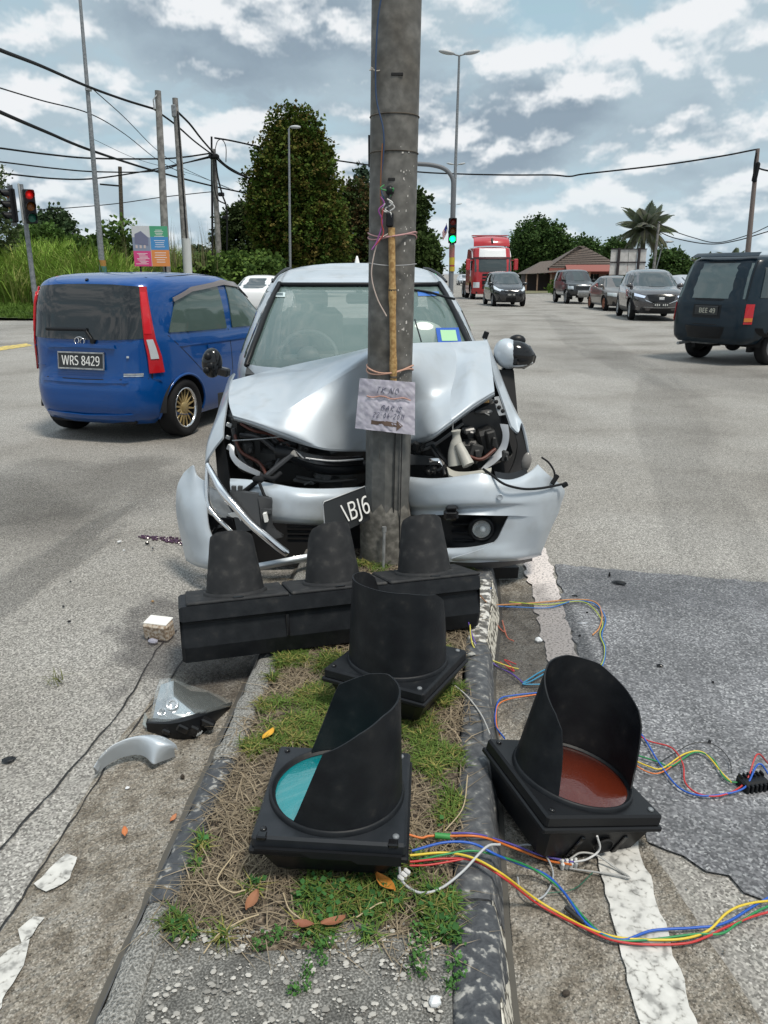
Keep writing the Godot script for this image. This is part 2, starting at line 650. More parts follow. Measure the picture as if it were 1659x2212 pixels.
	M.amber_lens = mat(lin(0.5, 0.16, 0.02), 0.15)
	M.white_text = mat(lin(0.8, 0.8, 0.78), 0.6)
	M.plate = mat(lin(0.02, 0.022, 0.024), 0.35)
	M.white_paint = paint(lin(0.74, 0.75, 0.76), 0.3, 0.7)
	M.wood = tmat(ntex(47, 0.05, 0, [[0.3, lin(0.30, 0.17, 0.06)], [0.7, lin(0.50, 0.33, 0.14)]], 256, 5), 3.0, 0.75)
	M.bark = tmat(ntex(48, 0.04, 0, [[0.3, lin(0.04, 0.032, 0.025)], [0.7, lin(0.12, 0.10, 0.08)]], 256, 5), 1.0, 0.95)
	M.leaf = mat(Color.WHITE, 0.75)
	M.leaf.metallic_specular = 0.22
	M.leaf.vertex_color_use_as_albedo = true
	M.leaf.backlight_enabled = true
	M.leaf.backlight = gray(0.35)
	M.cable = mat(lin(0.014, 0.015, 0.017), 0.8)
	M.cable.metallic_specular = 0.3

func soft_sheet(called, cx, cz, sx, sz, turn, y, col, rough, sd, strength, oct = 6, freq = 0.012, edge = 0.45):
	# a stain: an irregular, soft-edged wet or worn mark lying on the road
	var n = 192
	var f = FastNoiseLite.new()
	f.seed = sd
	f.frequency = freq
	f.fractal_octaves = oct
	f.noise_type = FastNoiseLite.TYPE_SIMPLEX_SMOOTH
	var by = PackedByteArray()
	by.resize(n * n * 4)
	for j in n:
		for i in n:
			var u = (i + 0.5) / n * 2.0 - 1.0
			var v = (j + 0.5) / n * 2.0 - 1.0
			var d = 1.0 - sqrt(u * u + v * v) + f.get_noise_2d(i, j) * edge
			var a = smoothstep(0.08, 0.42, d) * strength * clampf(1.0 - maxf(absf(u), absf(v)), 0.0, 0.08) / 0.08
			var o = (j * n + i) * 4
			by[o] = 255; by[o + 1] = 255; by[o + 2] = 255
			by[o + 3] = int(clampf(a, 0.0, 1.0) * 255.0)
	var m = StandardMaterial3D.new()
	m.albedo_color = col
	m.albedo_texture = ImageTexture.create_from_image(Image.create_from_data(n, n, false, Image.FORMAT_RGBA8, by))
	m.transparency = BaseMaterial3D.TRANSPARENCY_ALPHA
	m.roughness = rough
	m.texture_repeat = false
	var s = sh()
	var t = Transform3D(Basis(Vector3.UP, turn), Vector3(cx, y, cz))
	s.quad(t * Vector3(-sx, 0, -sz), t * Vector3(sx, 0, -sz), t * Vector3(sx, 0, sz), t * Vector3(-sx, 0, sz))
	s.uv = PackedVector2Array([Vector2(0, 0), Vector2(1, 0), Vector2(1, 1), Vector2(0, 0), Vector2(1, 1), Vector2(0, 1)])
	var o = struct(called, s, m)
	return o

func wob(poly: Array, amp, step, sd) -> Array:
	# a polygon with an uneven edge
	var f = FastNoiseLite.new()
	f.seed = sd
	f.frequency = 9.0
	f.fractal_octaves = 4
	var out = []
	for i in poly.size():
		var a = poly[i]
		var b = poly[(i + 1) % poly.size()]
		var n = max(1, int((b - a).length() / step))
		for k in n:
			var q = a.lerp(b, float(k) / n)
			out.append(q + Vector2(f.get_noise_2d(q.x, q.y), f.get_noise_2d(q.x + 50.0, q.y)) * amp)
	return out

func v2(p) -> Vector2:
	return Vector2(p.x, p.z)

func kerb_stone(a0: Vector2, a1: Vector2, b0: Vector2, b1: Vector2, h, face_left, sd):
	# a stone between stations 0 and 1; a = outer (road) line, b = inner line
	var f = FastNoiseLite.new()
	f.seed = sd
	f.frequency = 7.0
	f.fractal_octaves = 4
	var n = 30
	var rows = []
	for i in n + 1:
		var t = float(i) / n
		var o = a0.lerp(a1, t)
		var q = b0.lerp(b1, t)
		var e = (q - o).normalized()
		var prof = [[-0.034, -0.02], [-0.022, h * 0.5], [-0.004, h * 0.955], [0.006, h], [0.35, h + 0.004], [0.7, h + 0.002], [0.93, h - 0.004], [1.0, h - 0.02], [1.0, -0.02]]
		var row = []
		for k in prof.size():
			var w = (q - o).length()
			var u = prof[k][0] if k < 4 else prof[k][0] * w
			var c = o + e * u
			var dn = f.get_noise_3d(c.x, prof[k][1] * 2.0, c.y) * 0.012
			var endc = 0.0
			if i == 0 or i == n:
				endc = 0.010
			row.append(Vector3(c.x + dn * e.x, prof[k][1] - absf(dn) * 0.5 - (endc if k > 1 and k < 8 else 0.0), c.y + dn * e.y * 0.6))
		rows.append(row)
	var s = sh()
	s.grid(rows)
	s.grp = -1
	for r in [rows[0], rows[n]]:
		for k in range(1, r.size() - 1):
			s.tri(r[0], r[k], r[k + 1])
	return s

func setting():
	# the road: one sheet out to the horizon
	var s = sh()
	var xs = [-700.0, -60.0, -20.0, -6.0, -2.0, 0.0, 2.0, 6.0, 20.0, 60.0, 700.0]
	var zs = [12.0, 0.0, -2.0, -4.0, -8.0, -16.0, -40.0, -100.0, -300.0, -1500.0]
	var rows = []
	for z in zs:
		var r = []
		for x in xs:
			r.append(Vector3(x, 0, z))
		rows.append(r)
	s.grid(rows)
	struct("road", s, M.asphalt)

	# concrete gutters on both sides of the median
	s = sh()
	s.flat(wob([v2(G(130, 2360)), v2(G(325, 1945)), v2(G(560, 1440)), v2(G(640, 1250)), v2(G(560, 1250)), v2(G(430, 1385)), v2(G(265, 1590)), v2(G(20, 1990)), Vector2(-1.02, 1.0), Vector2(-0.55, 1.0)], 0.02, 0.06, 3), 0.004)
	struct("gutter", s, M.gutter)
	s = sh()
	s.flat(wob([Vector2(0.02, 1.0), v2(G(1100, 1945)), v2(G(1050, 1590)), v2(G(1040, 1380)), v2(G(1020, 1260)), v2(G(1150, 1250)), v2(G(1250, 1480)), v2(G(1400, 1830)), v2(G(1659, 2230)), Vector2(0.75, 1.0)], 0.015, 0.06, 4), 0.004)
	struct("gutter_right", s, M.gutter)

	# a darker strip of newer asphalt on the right
	s = sh()
	s.flat(wob([v2(G(1200, 1222)), v2(G(1659, 1262)), v2(G(1659, 1262)) + Vector2(2.0, 0.2), v2(G(1659, 1930)) + Vector2(1.2, 0.25), v2(G(1659, 1945)), v2(G(1400, 1815)), v2(G(1270, 1500)), v2(G(1210, 1290))], 0.035, 0.05, 5), 0.008)
	struct("asphalt_patch", s, M.asphalt_patch if M.has("asphalt_patch") else M.asphalt_dark)

	# painted lines
	s = sh()
	s.flat(wob([Vector2(0.33, 1.0), v2(G(1380, 2240)), v2(G(1300, 1900)), v2(G(1260, 1760)), v2(G(1345, 1740)), v2(G(1400, 1900)), v2(G(1510, 2240)), Vector2(0.45, 1.0)], 0.012, 0.03, 6), 0.012)
	struct("road_marking", s, M.road_paint)
	s = sh()
	s.flat(wob([v2(G(1262, 1765)), v2(G(1195, 1480)), v2(G(1130, 1215)), v2(G(1100, 1130)), v2(G(1140, 1130)), v2(G(1185, 1205)), v2(G(1250, 1440)), v2(G(1345, 1745))], 0.03, 0.03, 7), 0.012)
	struct("road_marking_001", s, M.road_paint_old)
	used["road_marking"] = 1
	for q in [[[75, 1915], [150, 1850], [168, 1862], [150, 1905], [100, 1935]], [[40, 2020], [75, 1985], [98, 1990], [75, 2030], [50, 2045]], [[-40, 2240], [-40, 2110], [20, 2060], [68, 2035], [45, 2095], [0, 2190]]]:
		var pl = []
		for e in q:
			pl.append(v2(G(e[0], e[1])))
		s = sh()
		s.flat(wob(pl, 0.012, 0.02, 8), 0.012)
		struct("road_marking", s, M.road_paint)
	s = sh()
	s.flat(wob([v2(G(-60, 757)), v2(G(60, 742)), v2(G(70, 747)), v2(G(-60, 767))], 0.05, 0.3, 9), 0.006)
	struct("road_marking", s, M.road_yellow)
	# joints that run along the road
	for q in [[[0, 1835], [130, 1690], [265, 1525], [335, 1410], [380, 1360]], [[-30, 2050], [60, 1920], [165, 1760], [250, 1625], [330, 1520], [400, 1420]]]:
		var pl = []
		for e in q:
			pl.append(G(e[0], e[1], 0.006))
		pl = spline(pl, 8)
		s = sh()
		var f = FastNoiseLite.new()
		f.seed = 77
		f.frequency = 6.0
		for i in pl.size() - 1:
			var w0 = 0.0030 + 0.0034 * f.get_noise_2d(pl[i].x * 3, pl[i].z * 3)
			var w1 = 0.0030 + 0.0034 * f.get_noise_2d(pl[i + 1].x * 3, pl[i + 1].z * 3)
			var j0 = f.get_noise_2d(pl[i].x, pl[i].z + 9.0) * 0.012
			var j1 = f.get_noise_2d(pl[i + 1].x, pl[i + 1].z + 9.0) * 0.012
			s.quad(pl[i] + Vector3(j0 - w0, 0, 0), pl[i + 1] + Vector3(j1 - w1, 0, 0), pl[i + 1] + Vector3(j1 + w1, 0, 0), pl[i] + Vector3(j0 + w0, 0, 0))
		struct("road_joint", s, M.crack)

	# stains
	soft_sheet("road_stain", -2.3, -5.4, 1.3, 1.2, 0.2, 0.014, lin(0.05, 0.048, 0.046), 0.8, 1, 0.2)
	soft_sheet("road_stain", -0.75, -3.0, 0.50, 0.6, 0.1, 0.014, lin(0.05, 0.042, 0.042), 0.5, 2, 0.4)
	soft_sheet("road_stain", 0.62, -2.95, 0.34, 0.75, -0.1, 0.014, lin(0.035, 0.034, 0.037), 0.3, 3, 0.4)
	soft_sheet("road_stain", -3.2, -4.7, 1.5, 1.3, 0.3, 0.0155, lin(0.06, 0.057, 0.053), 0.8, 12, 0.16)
	soft_sheet("road_stain", 1.5, -3.5, 0.9, 0.35, 0.05, 0.014, lin(0.05, 0.052, 0.062), 0.35, 4, 0.18, 5, 0.012, 0.25)
	soft_sheet("road_stain", 4.5, -13.0, 2.0, 5.0, 0.3, 0.014, lin(0.10, 0.095, 0.09), 0.8, 6, 0.13)
	soft_sheet("road_stain", 3.0, -8.0, 0.5, 5.5, -0.28, 0.014, lin(0.12, 0.115, 0.11), 0.7, 9, 0.12)
	soft_sheet("road_stain", 5.0, -20.0, 0.7, 12.0, -0.12, 0.014, lin(0.12, 0.115, 0.11), 0.7, 10, 0.13)
	soft_sheet("road_stain", -1.9, -3.0, 0.22, 2.4, -0.1, 0.014, lin(0.10, 0.095, 0.09), 0.7, 11, 0.25)

	# the median: soil, a slab of exposed aggregate at its end, and the kerbs
	s = sh()
	var ya = 0.0
	rows = []
	var fn = FastNoiseLite.new()
	fn.seed = 4
	fn.frequency = 3.0
	fn.fractal_octaves = 5
	var L = [Vector2(-0.47, 1.0), Vector2(-0.485, -0.7), v2(G(380, 1940, .12)), v2(G(605, 1420, .12)), Vector2(-0.36, -3.2), Vector2(-0.28, -4.6), Vector2(0.0, -9.0)]
	var R = [Vector2(-0.06, 1.0), Vector2(0.10, -0.7), v2(G(975, 1940, .12)), v2(G(1000, 1420, .12)), Vector2(0.40, -3.2), Vector2(0.55, -4.6), Vector2(1.0, -9.0)]
	median_L = L
	median_R = R
	for z in range(0, 190):
		var zz = -1.30 - z * 0.02
		if z > 120:
			zz = -3.70 - (z - 120) * 0.07
		var r = []
		for k in 31:
			var t = k / 30.0
			var x = lerpf(edge_at(L, zz), edge_at(R, zz), t)
			r.append(Vector3(x, 0.108 + fn.get_noise_2d(x, zz) * 0.020, zz))
		rows.append(r)
	s.grid(rows)
	struct("median_soil", s, M.soil)
	s = sh()
	rows = []
	for z in range(0, 120):
		var zz = 1.0 - z * 0.02075
		var r = []
		for k in 41:
			var t = k / 40.0
			var x = lerpf(edge_at(L, zz), edge_at(R, zz), t)
			var fall = 0.03 * smoothstep(-1.30 + 0.05 * sin(x * 17.0) + 0.04 * fn.get_noise_2d(x * 2.0, 3.0), -1.45, zz)
			r.append(Vector3(x, 0.117 + fn.get_noise_2d(x * 3.0, zz * 3.0) * 0.006 - fall, zz))
		rows.append(r)
	s.grid(rows)
	struct("median_slab", s, M.aggregate)
	# kerbs: painted stones, dark and light by turns
	var kl = Node3D.new()
	kl.name = "kerb"
	add_child(kl)
	kl.set_meta("kind", "structure")
	var kr = Node3D.new()
	kr.name = "kerb_right"
	add_child(kr)
	kr.set_meta("kind", "structure")
	var LO = [Vector2(-0.56, 1.0), Vector2(-0.575, -0.7), v2(G(325, 1940, .12)), v2(G(560, 1420, .12)), Vector2(-0.44, -3.2), Vector2(-0.36, -4.6), Vector2(-0.08, -9.0)]
	var RO = [Vector2(0.04, 1.0), Vector2(0.20, -0.7), v2(G(1062, 1940, .12)), v2(G(1045, 1420, .12)), Vector2(0.49, -3.2), Vector2(0.64, -4.6), Vector2(1.09, -9.0)]
	var cl = [1.0, 0.15, -0.70, -1.435, -1.99, -2.62, -3.3, -4.0, -4.9, -6.4, -9.0]
	for i in cl.size() - 1:
		var a = cl[i] - 0.003
		var b = cl[i + 1] + 0.003
		var st = kerb_stone(Vector2(edge_at(LO, a), a), Vector2(edge_at(LO, b), b), Vector2(edge_at(L, a), a), Vector2(edge_at(L, b), b), 0.12, true, i)
		part("kerb_stone", st, M.kerb_bare if i % 2 == 0 else M.kerb_black, kl)
		var fc = sh()
		var fr = [[], []]
		for k in 13:
			var zz = lerpf(a, b, k / 12.0)
			fr[0].append(Vector3(edge_at(LO, zz) - 0.046, -0.01, zz))
			fr[1].append(Vector3(edge_at(LO, zz) - 0.012, 0.104 + 0.006 * fn.get_noise_2d(zz * 6.0, 0.0), zz))
		fc.sheet(fr, 0.004, Vector3(1, 0.3, 0))
		part("painted_face", fc, M.kerb_face, kl)
	cl = [1.0, 0.15, -0.70, -1.44, -2.75, -3.4, -4.2, -5.2, -6.6, -9.0]
	for i in cl.size() - 1:
		var a = cl[i] - 0.003
		var b = cl[i + 1] + 0.003
		var st = kerb_stone(Vector2(edge_at(RO, a), a), Vector2(edge_at(RO, b), b), Vector2(edge_at(R, a), a), Vector2(edge_at(R, b), b), 0.12, false, 20 + i)
		part("kerb_stone", st, M.kerb_black if i == 2 else (M.kerb_white if i % 2 == 0 else M.kerb_dark), kr)
		var fc = sh()
		var fr = [[], []]
		for k in 13:
			var zz = lerpf(a, b, k / 12.0)
			fr[0].append(Vector3(edge_at(RO, zz) + 0.042, -0.01, zz))
			fr[1].append(Vector3(edge_at(RO, zz) + 0.004, 0.112 + 0.004 * fn.get_noise_2d(zz * 6.0, 0.0), zz))
		fc.sheet(fr, 0.004, Vector3(-1, 0.3, 0))
		part("painted_face", fc, M.kerb_streak if i % 2 == 0 else M.kerb_dark, kr)
	# dark open joint at the foot of each kerb
	for q in [[LO, -0.068, -0.040], [RO, 0.026, 0.050]]:
		s = sh()
		for i in 104:
			var a = 0.98 - i * 0.05
			var b = a - 0.05
			var j0 = fn.get_noise_2d(a * 3.0, 1.0) * 0.012
			var j1 = fn.get_noise_2d(b * 3.0, 1.0) * 0.012
			s.quad(Vector3(edge_at(q[0], a) + q[1] + j0, 0.009, a), Vector3(edge_at(q[0], b) + q[1] + j1, 0.009, b), Vector3(edge_at(q[0], b) + q[2], 0.009, b), Vector3(edge_at(q[0], a) + q[2], 0.009, a))
		struct("road_joint", s, M.kerb_foot)
	median_growth()

var median_L = []
var median_R = []

func edge_at(line: Array, z) -> float:
	for i in line.size() - 1:
		if z <= line[i].y and z >= line[i + 1].y:
			var t = (z - line[i].y) / (line[i + 1].y - line[i].y)
			return lerpf(line[i].x, line[i + 1].x, t)
	return line[0].x if z > line[0].y else line[line.size() - 1].x

func scatter(called, mesh: Mesh, mt, list: Array, cols: Array, parent = self):
	var mm = MultiMesh.new()
	mm.transform_format = MultiMesh.TRANSFORM_3D
	mm.use_colors = true
	mm.mesh = mesh
	mm.instance_count = list.size()
	for i in list.size():
		mm.set_instance_transform(i, list[i])
		mm.set_instance_color(i, cols[i])
	var o = MultiMeshInstance3D.new()
	o.multimesh = mm
	o.material_override = mt
	o.name = numbered(called) if parent == self else called
	parent.add_child(o, true)
	o.set_meta("kind", "stuff")
	return o

func grass_clump(blades, h, w, lean, sd, spread = 0.03) -> ArrayMesh:
	var r = RandomNumberGenerator.new()
	r.seed = sd
	var s = sh(-1)
	for i in blades:
		var a = r.randf() * TAU
		var b = Vector3(r.randf_range(-1, 1), 0, r.randf_range(-1, 1)) * spread
		var d = Vector3(cos(a), 0, sin(a))
		var side = Vector3(-d.z, 0, d.x) * w * r.randf_range(0.6, 1.2)
		var hh = h * r.randf_range(0.55, 1.1)
		var ln = lean * r.randf_range(0.3, 1.2)
		var p1 = b + d * ln * 0.30 * hh + Vector3(0, hh * 0.55, 0)
		var p2 = b + d * ln * hh + Vector3(0, hh * (1.0 - 0.3 * ln), 0)
		s.quad(b - side, b + side, p1 + side * 0.8, p1 - side * 0.8)
		s.tri(p1 - side * 0.8, p1 + side * 0.8, p2)
	return s.done()

func leaf_sprig(n, size, spread, sd) -> ArrayMesh:
	var r = RandomNumberGenerator.new()
	r.seed = sd
	var s = sh(-1)
	for i in n:
		var c = Vector3(r.randf_range(-1, 1), r.randf_range(-1, 1), r.randf_range(-1, 1)) * spread
		var b = Basis.from_euler(Vector3(r.randf_range(-0.9, 0.9), r.randf() * TAU, r.randf_range(-0.9, 0.9)))
		var l = size * r.randf_range(0.7, 1.2)
		var w = l * 0.45
		s.quad(c, c + b * Vector3(w, 0.08 * l, l * 0.5), c + b * Vector3(0, 0, l), c + b * Vector3(-w, 0.08 * l, l * 0.5))
	return s.done()

func median_growth():
	rng.seed = 77
	# patches of living grass and creeping clover, straw between
	var fn = FastNoiseLite.new()
	fn.seed = 9
	fn.frequency = 2.6
	fn.fractal_octaves = 3
	var green = []
	var gcol = []
	var straw = []
	var scol = []
	var clover = []
	var ccol = []
	for i in 9000:
		var z = -1.32 - pow(rnd(0, 1), 1.15) * 2.3
		var t = rnd(0.0, 1.0)
		var x = lerpf(edge_at(median_L, z) - 0.005, edge_at(median_R, z) + 0.01, t)
		var d = fn.get_noise_2d(x * 2.4, z * 1.6)
		# lush spots: in front of the green head, left of the middle one, right of the green one
		d += 0.55 * exp(-pow((x - 0.0) / 0.16, 2) - pow((z + 1.42) / 0.07, 2))
		d += 0.5 * exp(-pow((x + 0.22) / 0.16, 2) - pow((z + 2.2) / 0.35, 2))
		d += 0.5 * exp(-pow((x - 0.13) / 0.12, 2) - pow((z + 1.98) / 0.16, 2))
		d -= 0.5 * exp(-pow((x + 0.36) / 0.12, 2) - pow((z + 1.75) / 0.22, 2))
		d -= 0.45 * exp(-pow((x - 0.13) / 0.07, 2) - pow((z + 1.70) / 0.12, 2))
		var y = 0.108
		var b = Basis(Vector3.UP, rnd(0, TAU)).scaled(Vector3.ONE * rnd(0.6, 1.25))
		if d > 0.20:
			if rnd(0, 1) < 0.55 and z > -1.7:
				clover.append(Transform3D(b, Vector3(x, y + rnd(0.0, 0.02), z)))
				var k = rnd(0.6, 1.3)
				ccol.append(Color(0.055 * k, 0.15 * k, 0.045 * k))
			else:
				green.append(Transform3D(b, Vector3(x, y, z)))
				var k = rnd(0.65, 1.35)
				gcol.append(Color(0.105 * k, 0.165 * k, 0.038 * k) if rnd(0, 1) < 0.75 else Color(0.26 * k, 0.24 * k, 0.08 * k))
		elif rnd(0, 1) < 0.16:
			straw.append(Transform3D(b.scaled(Vector3(1.2, 0.5, 1.2)), Vector3(x, y - 0.002, z)))
			var k = rnd(0.5, 1.2)
			scol.append(Color(0.33 * k, 0.27 * k, 0.19 * k))
	# creepers out over the slab
	for q in [[[705, 2020], [690, 2060], [660, 2115], [645, 2150]], [[905, 2010], [905, 2060], [900, 2110]], [[965, 1990], [985, 2080], [975, 2140]], [[600, 2010], [560, 2050]]]:
		var pl = []
		for e in q:
			pl.append(G(e[0], e[1], 0.12))
		for e in spline(pl, 9):
			for k in 2:
				clover.append(Transform3D(Basis(Vector3.UP, rnd(0, TAU)).scaled(Vector3.ONE * rnd(0.35, 0.75)), e + Vector3(rnd(-0.02, 0.02), rnd(0.000, 0.008), rnd(-0.012, 0.012))))
				var j = rnd(0.7, 1.3)
				ccol.append(Color(0.07 * j, 0.17 * j, 0.045 * j))
	var o = scatter("median_grass", grass_clump(9, 0.042, 0.0024, 1.2, 3, 0.016), M.leaf, green, gcol)
	tag(o, "short green grass growing in patches on the road median", "grass")
	o = scatter("straw", grass_clump(9, 0.06, 0.0013, 1.8, 5, 0.03), M.leaf, straw, scol)
	tag(o, "dead straw and dry stalks matted over the median soil", "dry grass")
	o = scatter("clover", leaf_sprig(7, 0.013, 0.014, 8), M.leaf, clover, ccol)
	tag(o, "creeping clover leaves in front of the green signal head and over the slab edge", "clover")
	# grit and pebbles in the gutters
	var grit = []
	var grc = []
	var peb = sh(-1)
	peb.ball(Vector3.ZERO, Vector3(1.0, 0.6, 0.8), Basis(), 6, 4)
	for i in 1500:
		var left = rnd(0, 1) < 0.62
		var z = -0.9 - pow(rnd(0, 1), 1.3) * 2.6
		var x = 0.0
		if left:
			x = lerpf(-0.60, -0.95, pow(rnd(0, 1), 1.5)) + (-z - 1.0) * 0.06
		else:
			x = lerpf(0.27, 0.75, rnd(0, 1)) + (-z - 1.0) * 0.10
		var r = rnd(0.0012, 0.004) * (2.2 if rnd(0, 1) < 0.03 else 1.0)
		grit.append(Transform3D(Basis.from_euler(Vector3(rnd(-0.4, 0.4), rnd(0, TAU), rnd(-0.4, 0.4))).scaled(Vector3.ONE * r), Vector3(x, 0.006, z)))
		var k = rnd(0.4, 1.3)
		grc.append(Color(0.19 * k, 0.175 * k, 0.15 * k))
	for i in 3200:
		var z = -0.72 - pow(rnd(0, 1), 0.9) * 0.70
		var x = lerpf(edge_at(median_L, z) + 0.02, edge_at(median_R, z) - 0.02, rnd(0, 1))
		var r = 0.0016 + 0.0075 * pow(rnd(0, 1), 2.4)
		if fn.get_noise_2d(x * 3.0, z * 3.0) < -0.22: continue
		grit.append(Transform3D(Basis.from_euler(Vector3(0, rnd(0, TAU), 0)).scaled(Vector3(r, r * 0.35, r * rnd(0.7, 1.0))), Vector3(x, 0.1215 - 0.03 * smoothstep(-1.30, -1.45, z), z)))
		var k = rnd(0.35, 0.95)
		grc.append(Color(0.52 * k, 0.5 * k, 0.46 * k))
	var gm = mat(Color.WHITE, 0.9)
	gm.vertex_color_use_as_albedo = true
	o = scatter("grit", peb.done(), gm, grit, grc)
	tag(o, "loose grit and small pebbles along the kerbs and on the slab", "grit")
	# twigs and fallen leaves that one can pick out
	var lc = [[[270, 1800], lin(0.50, 0.17, 0.06), 0.02, "orange leaf flake lying alone in the left gutter by the dark kerb", 0.0], [[375, 1770], lin(0.42, 0.17, 0.08), 0.016, "small orange leaf flake against the left kerb face", 0.0], [[832, 1912], lin(0.50, 0.20, 0.03), 0.035, "curled orange leaf in front of the green signal head", 0.12], [[655, 2000], lin(0.24, 0.09, 0.05), 0.024, "dull red leaf at the edge of the slab on the left", 0.12], [[720, 1995], lin(0.25, 0.10, 0.05), 0.028, "brown curled leaf among clover at the edge of the slab", 0.12], [[580, 1590], lin(0.60, 0.33, 0.03), 0.03, "yellow leaf on the grass beside the left kerb", 0.12], [[60, 2260], lin(0.45, 0.25, 0.08), 0.014, "tan leaf flake in the grit at the bottom left corner", 0.0], [[545, 1950], lin(0.27, 0.12, 0.06), 0.03, "reddish brown leaf on straw left of the clover", 0.12]]
	for e in lc:
		var s = sh()
		var r = []
		for i in 5:
			var row = []
			for k in 5:
				var v = (k - 2) / 2.0
				var u = (i - 2) / 2.0
				row.append(Vector3(v * (1.0 - u * u * 0.85) * 0.42, 0.16 * v * v + 0.14 * u * u + 0.05 * sin(u * 3.0 + v), u) * e[2])
			r.append(row)
		s.sheet(r, 0.0006)
		s.xform(Transform3D(Basis(Vector3.UP, e[0][0] * 1.7), Vector3.ZERO))
		var lf = solo("fallen_leaf", s, mat(e[1], 0.7), e[3], "leaf", "fallen leaves")
		lf.position = G(e[0][0], e[0][1], e[4] + 0.012) + Vector3(0, 0.004, 0)
	for e in [[[[505, 1850], [470, 1900], [500, 1930], [530, 1925]], "thin pale root looping over the straw by the left kerb"], [[[560, 1980], [520, 1990], [470, 2020], [440, 2060]], "straight dry stalk pointing to the end of the left kerb"], [[[612, 1930], [625, 1970], [650, 1990]], "bent pale twig lying between straw and clover"], [[[770, 1985], [815, 1960], [830, 1955]], "pale green stem lying on the slab edge among clover"], [[[1010, 1680], [1000, 1750], [960, 1800]], "thin dry stalk on bare soil right of the green head"]]:
		var pl = []
		for q in e[0]:
			pl.append(G(q[0], q[1], 0.128))
		var s = sh()
		var c = pl[0]
		for i in pl.size():
			pl[i] = pl[i] - c + Vector3(0, rnd(0.0, 0.01), 0)
		s.tube(spline(pl, 8), 0.0018, 5)
		var tw = solo("twig", s, mat(lin(0.42, 0.34, 0.22), 0.8), e[1], "twig", "dry twigs")
		tw.position = c

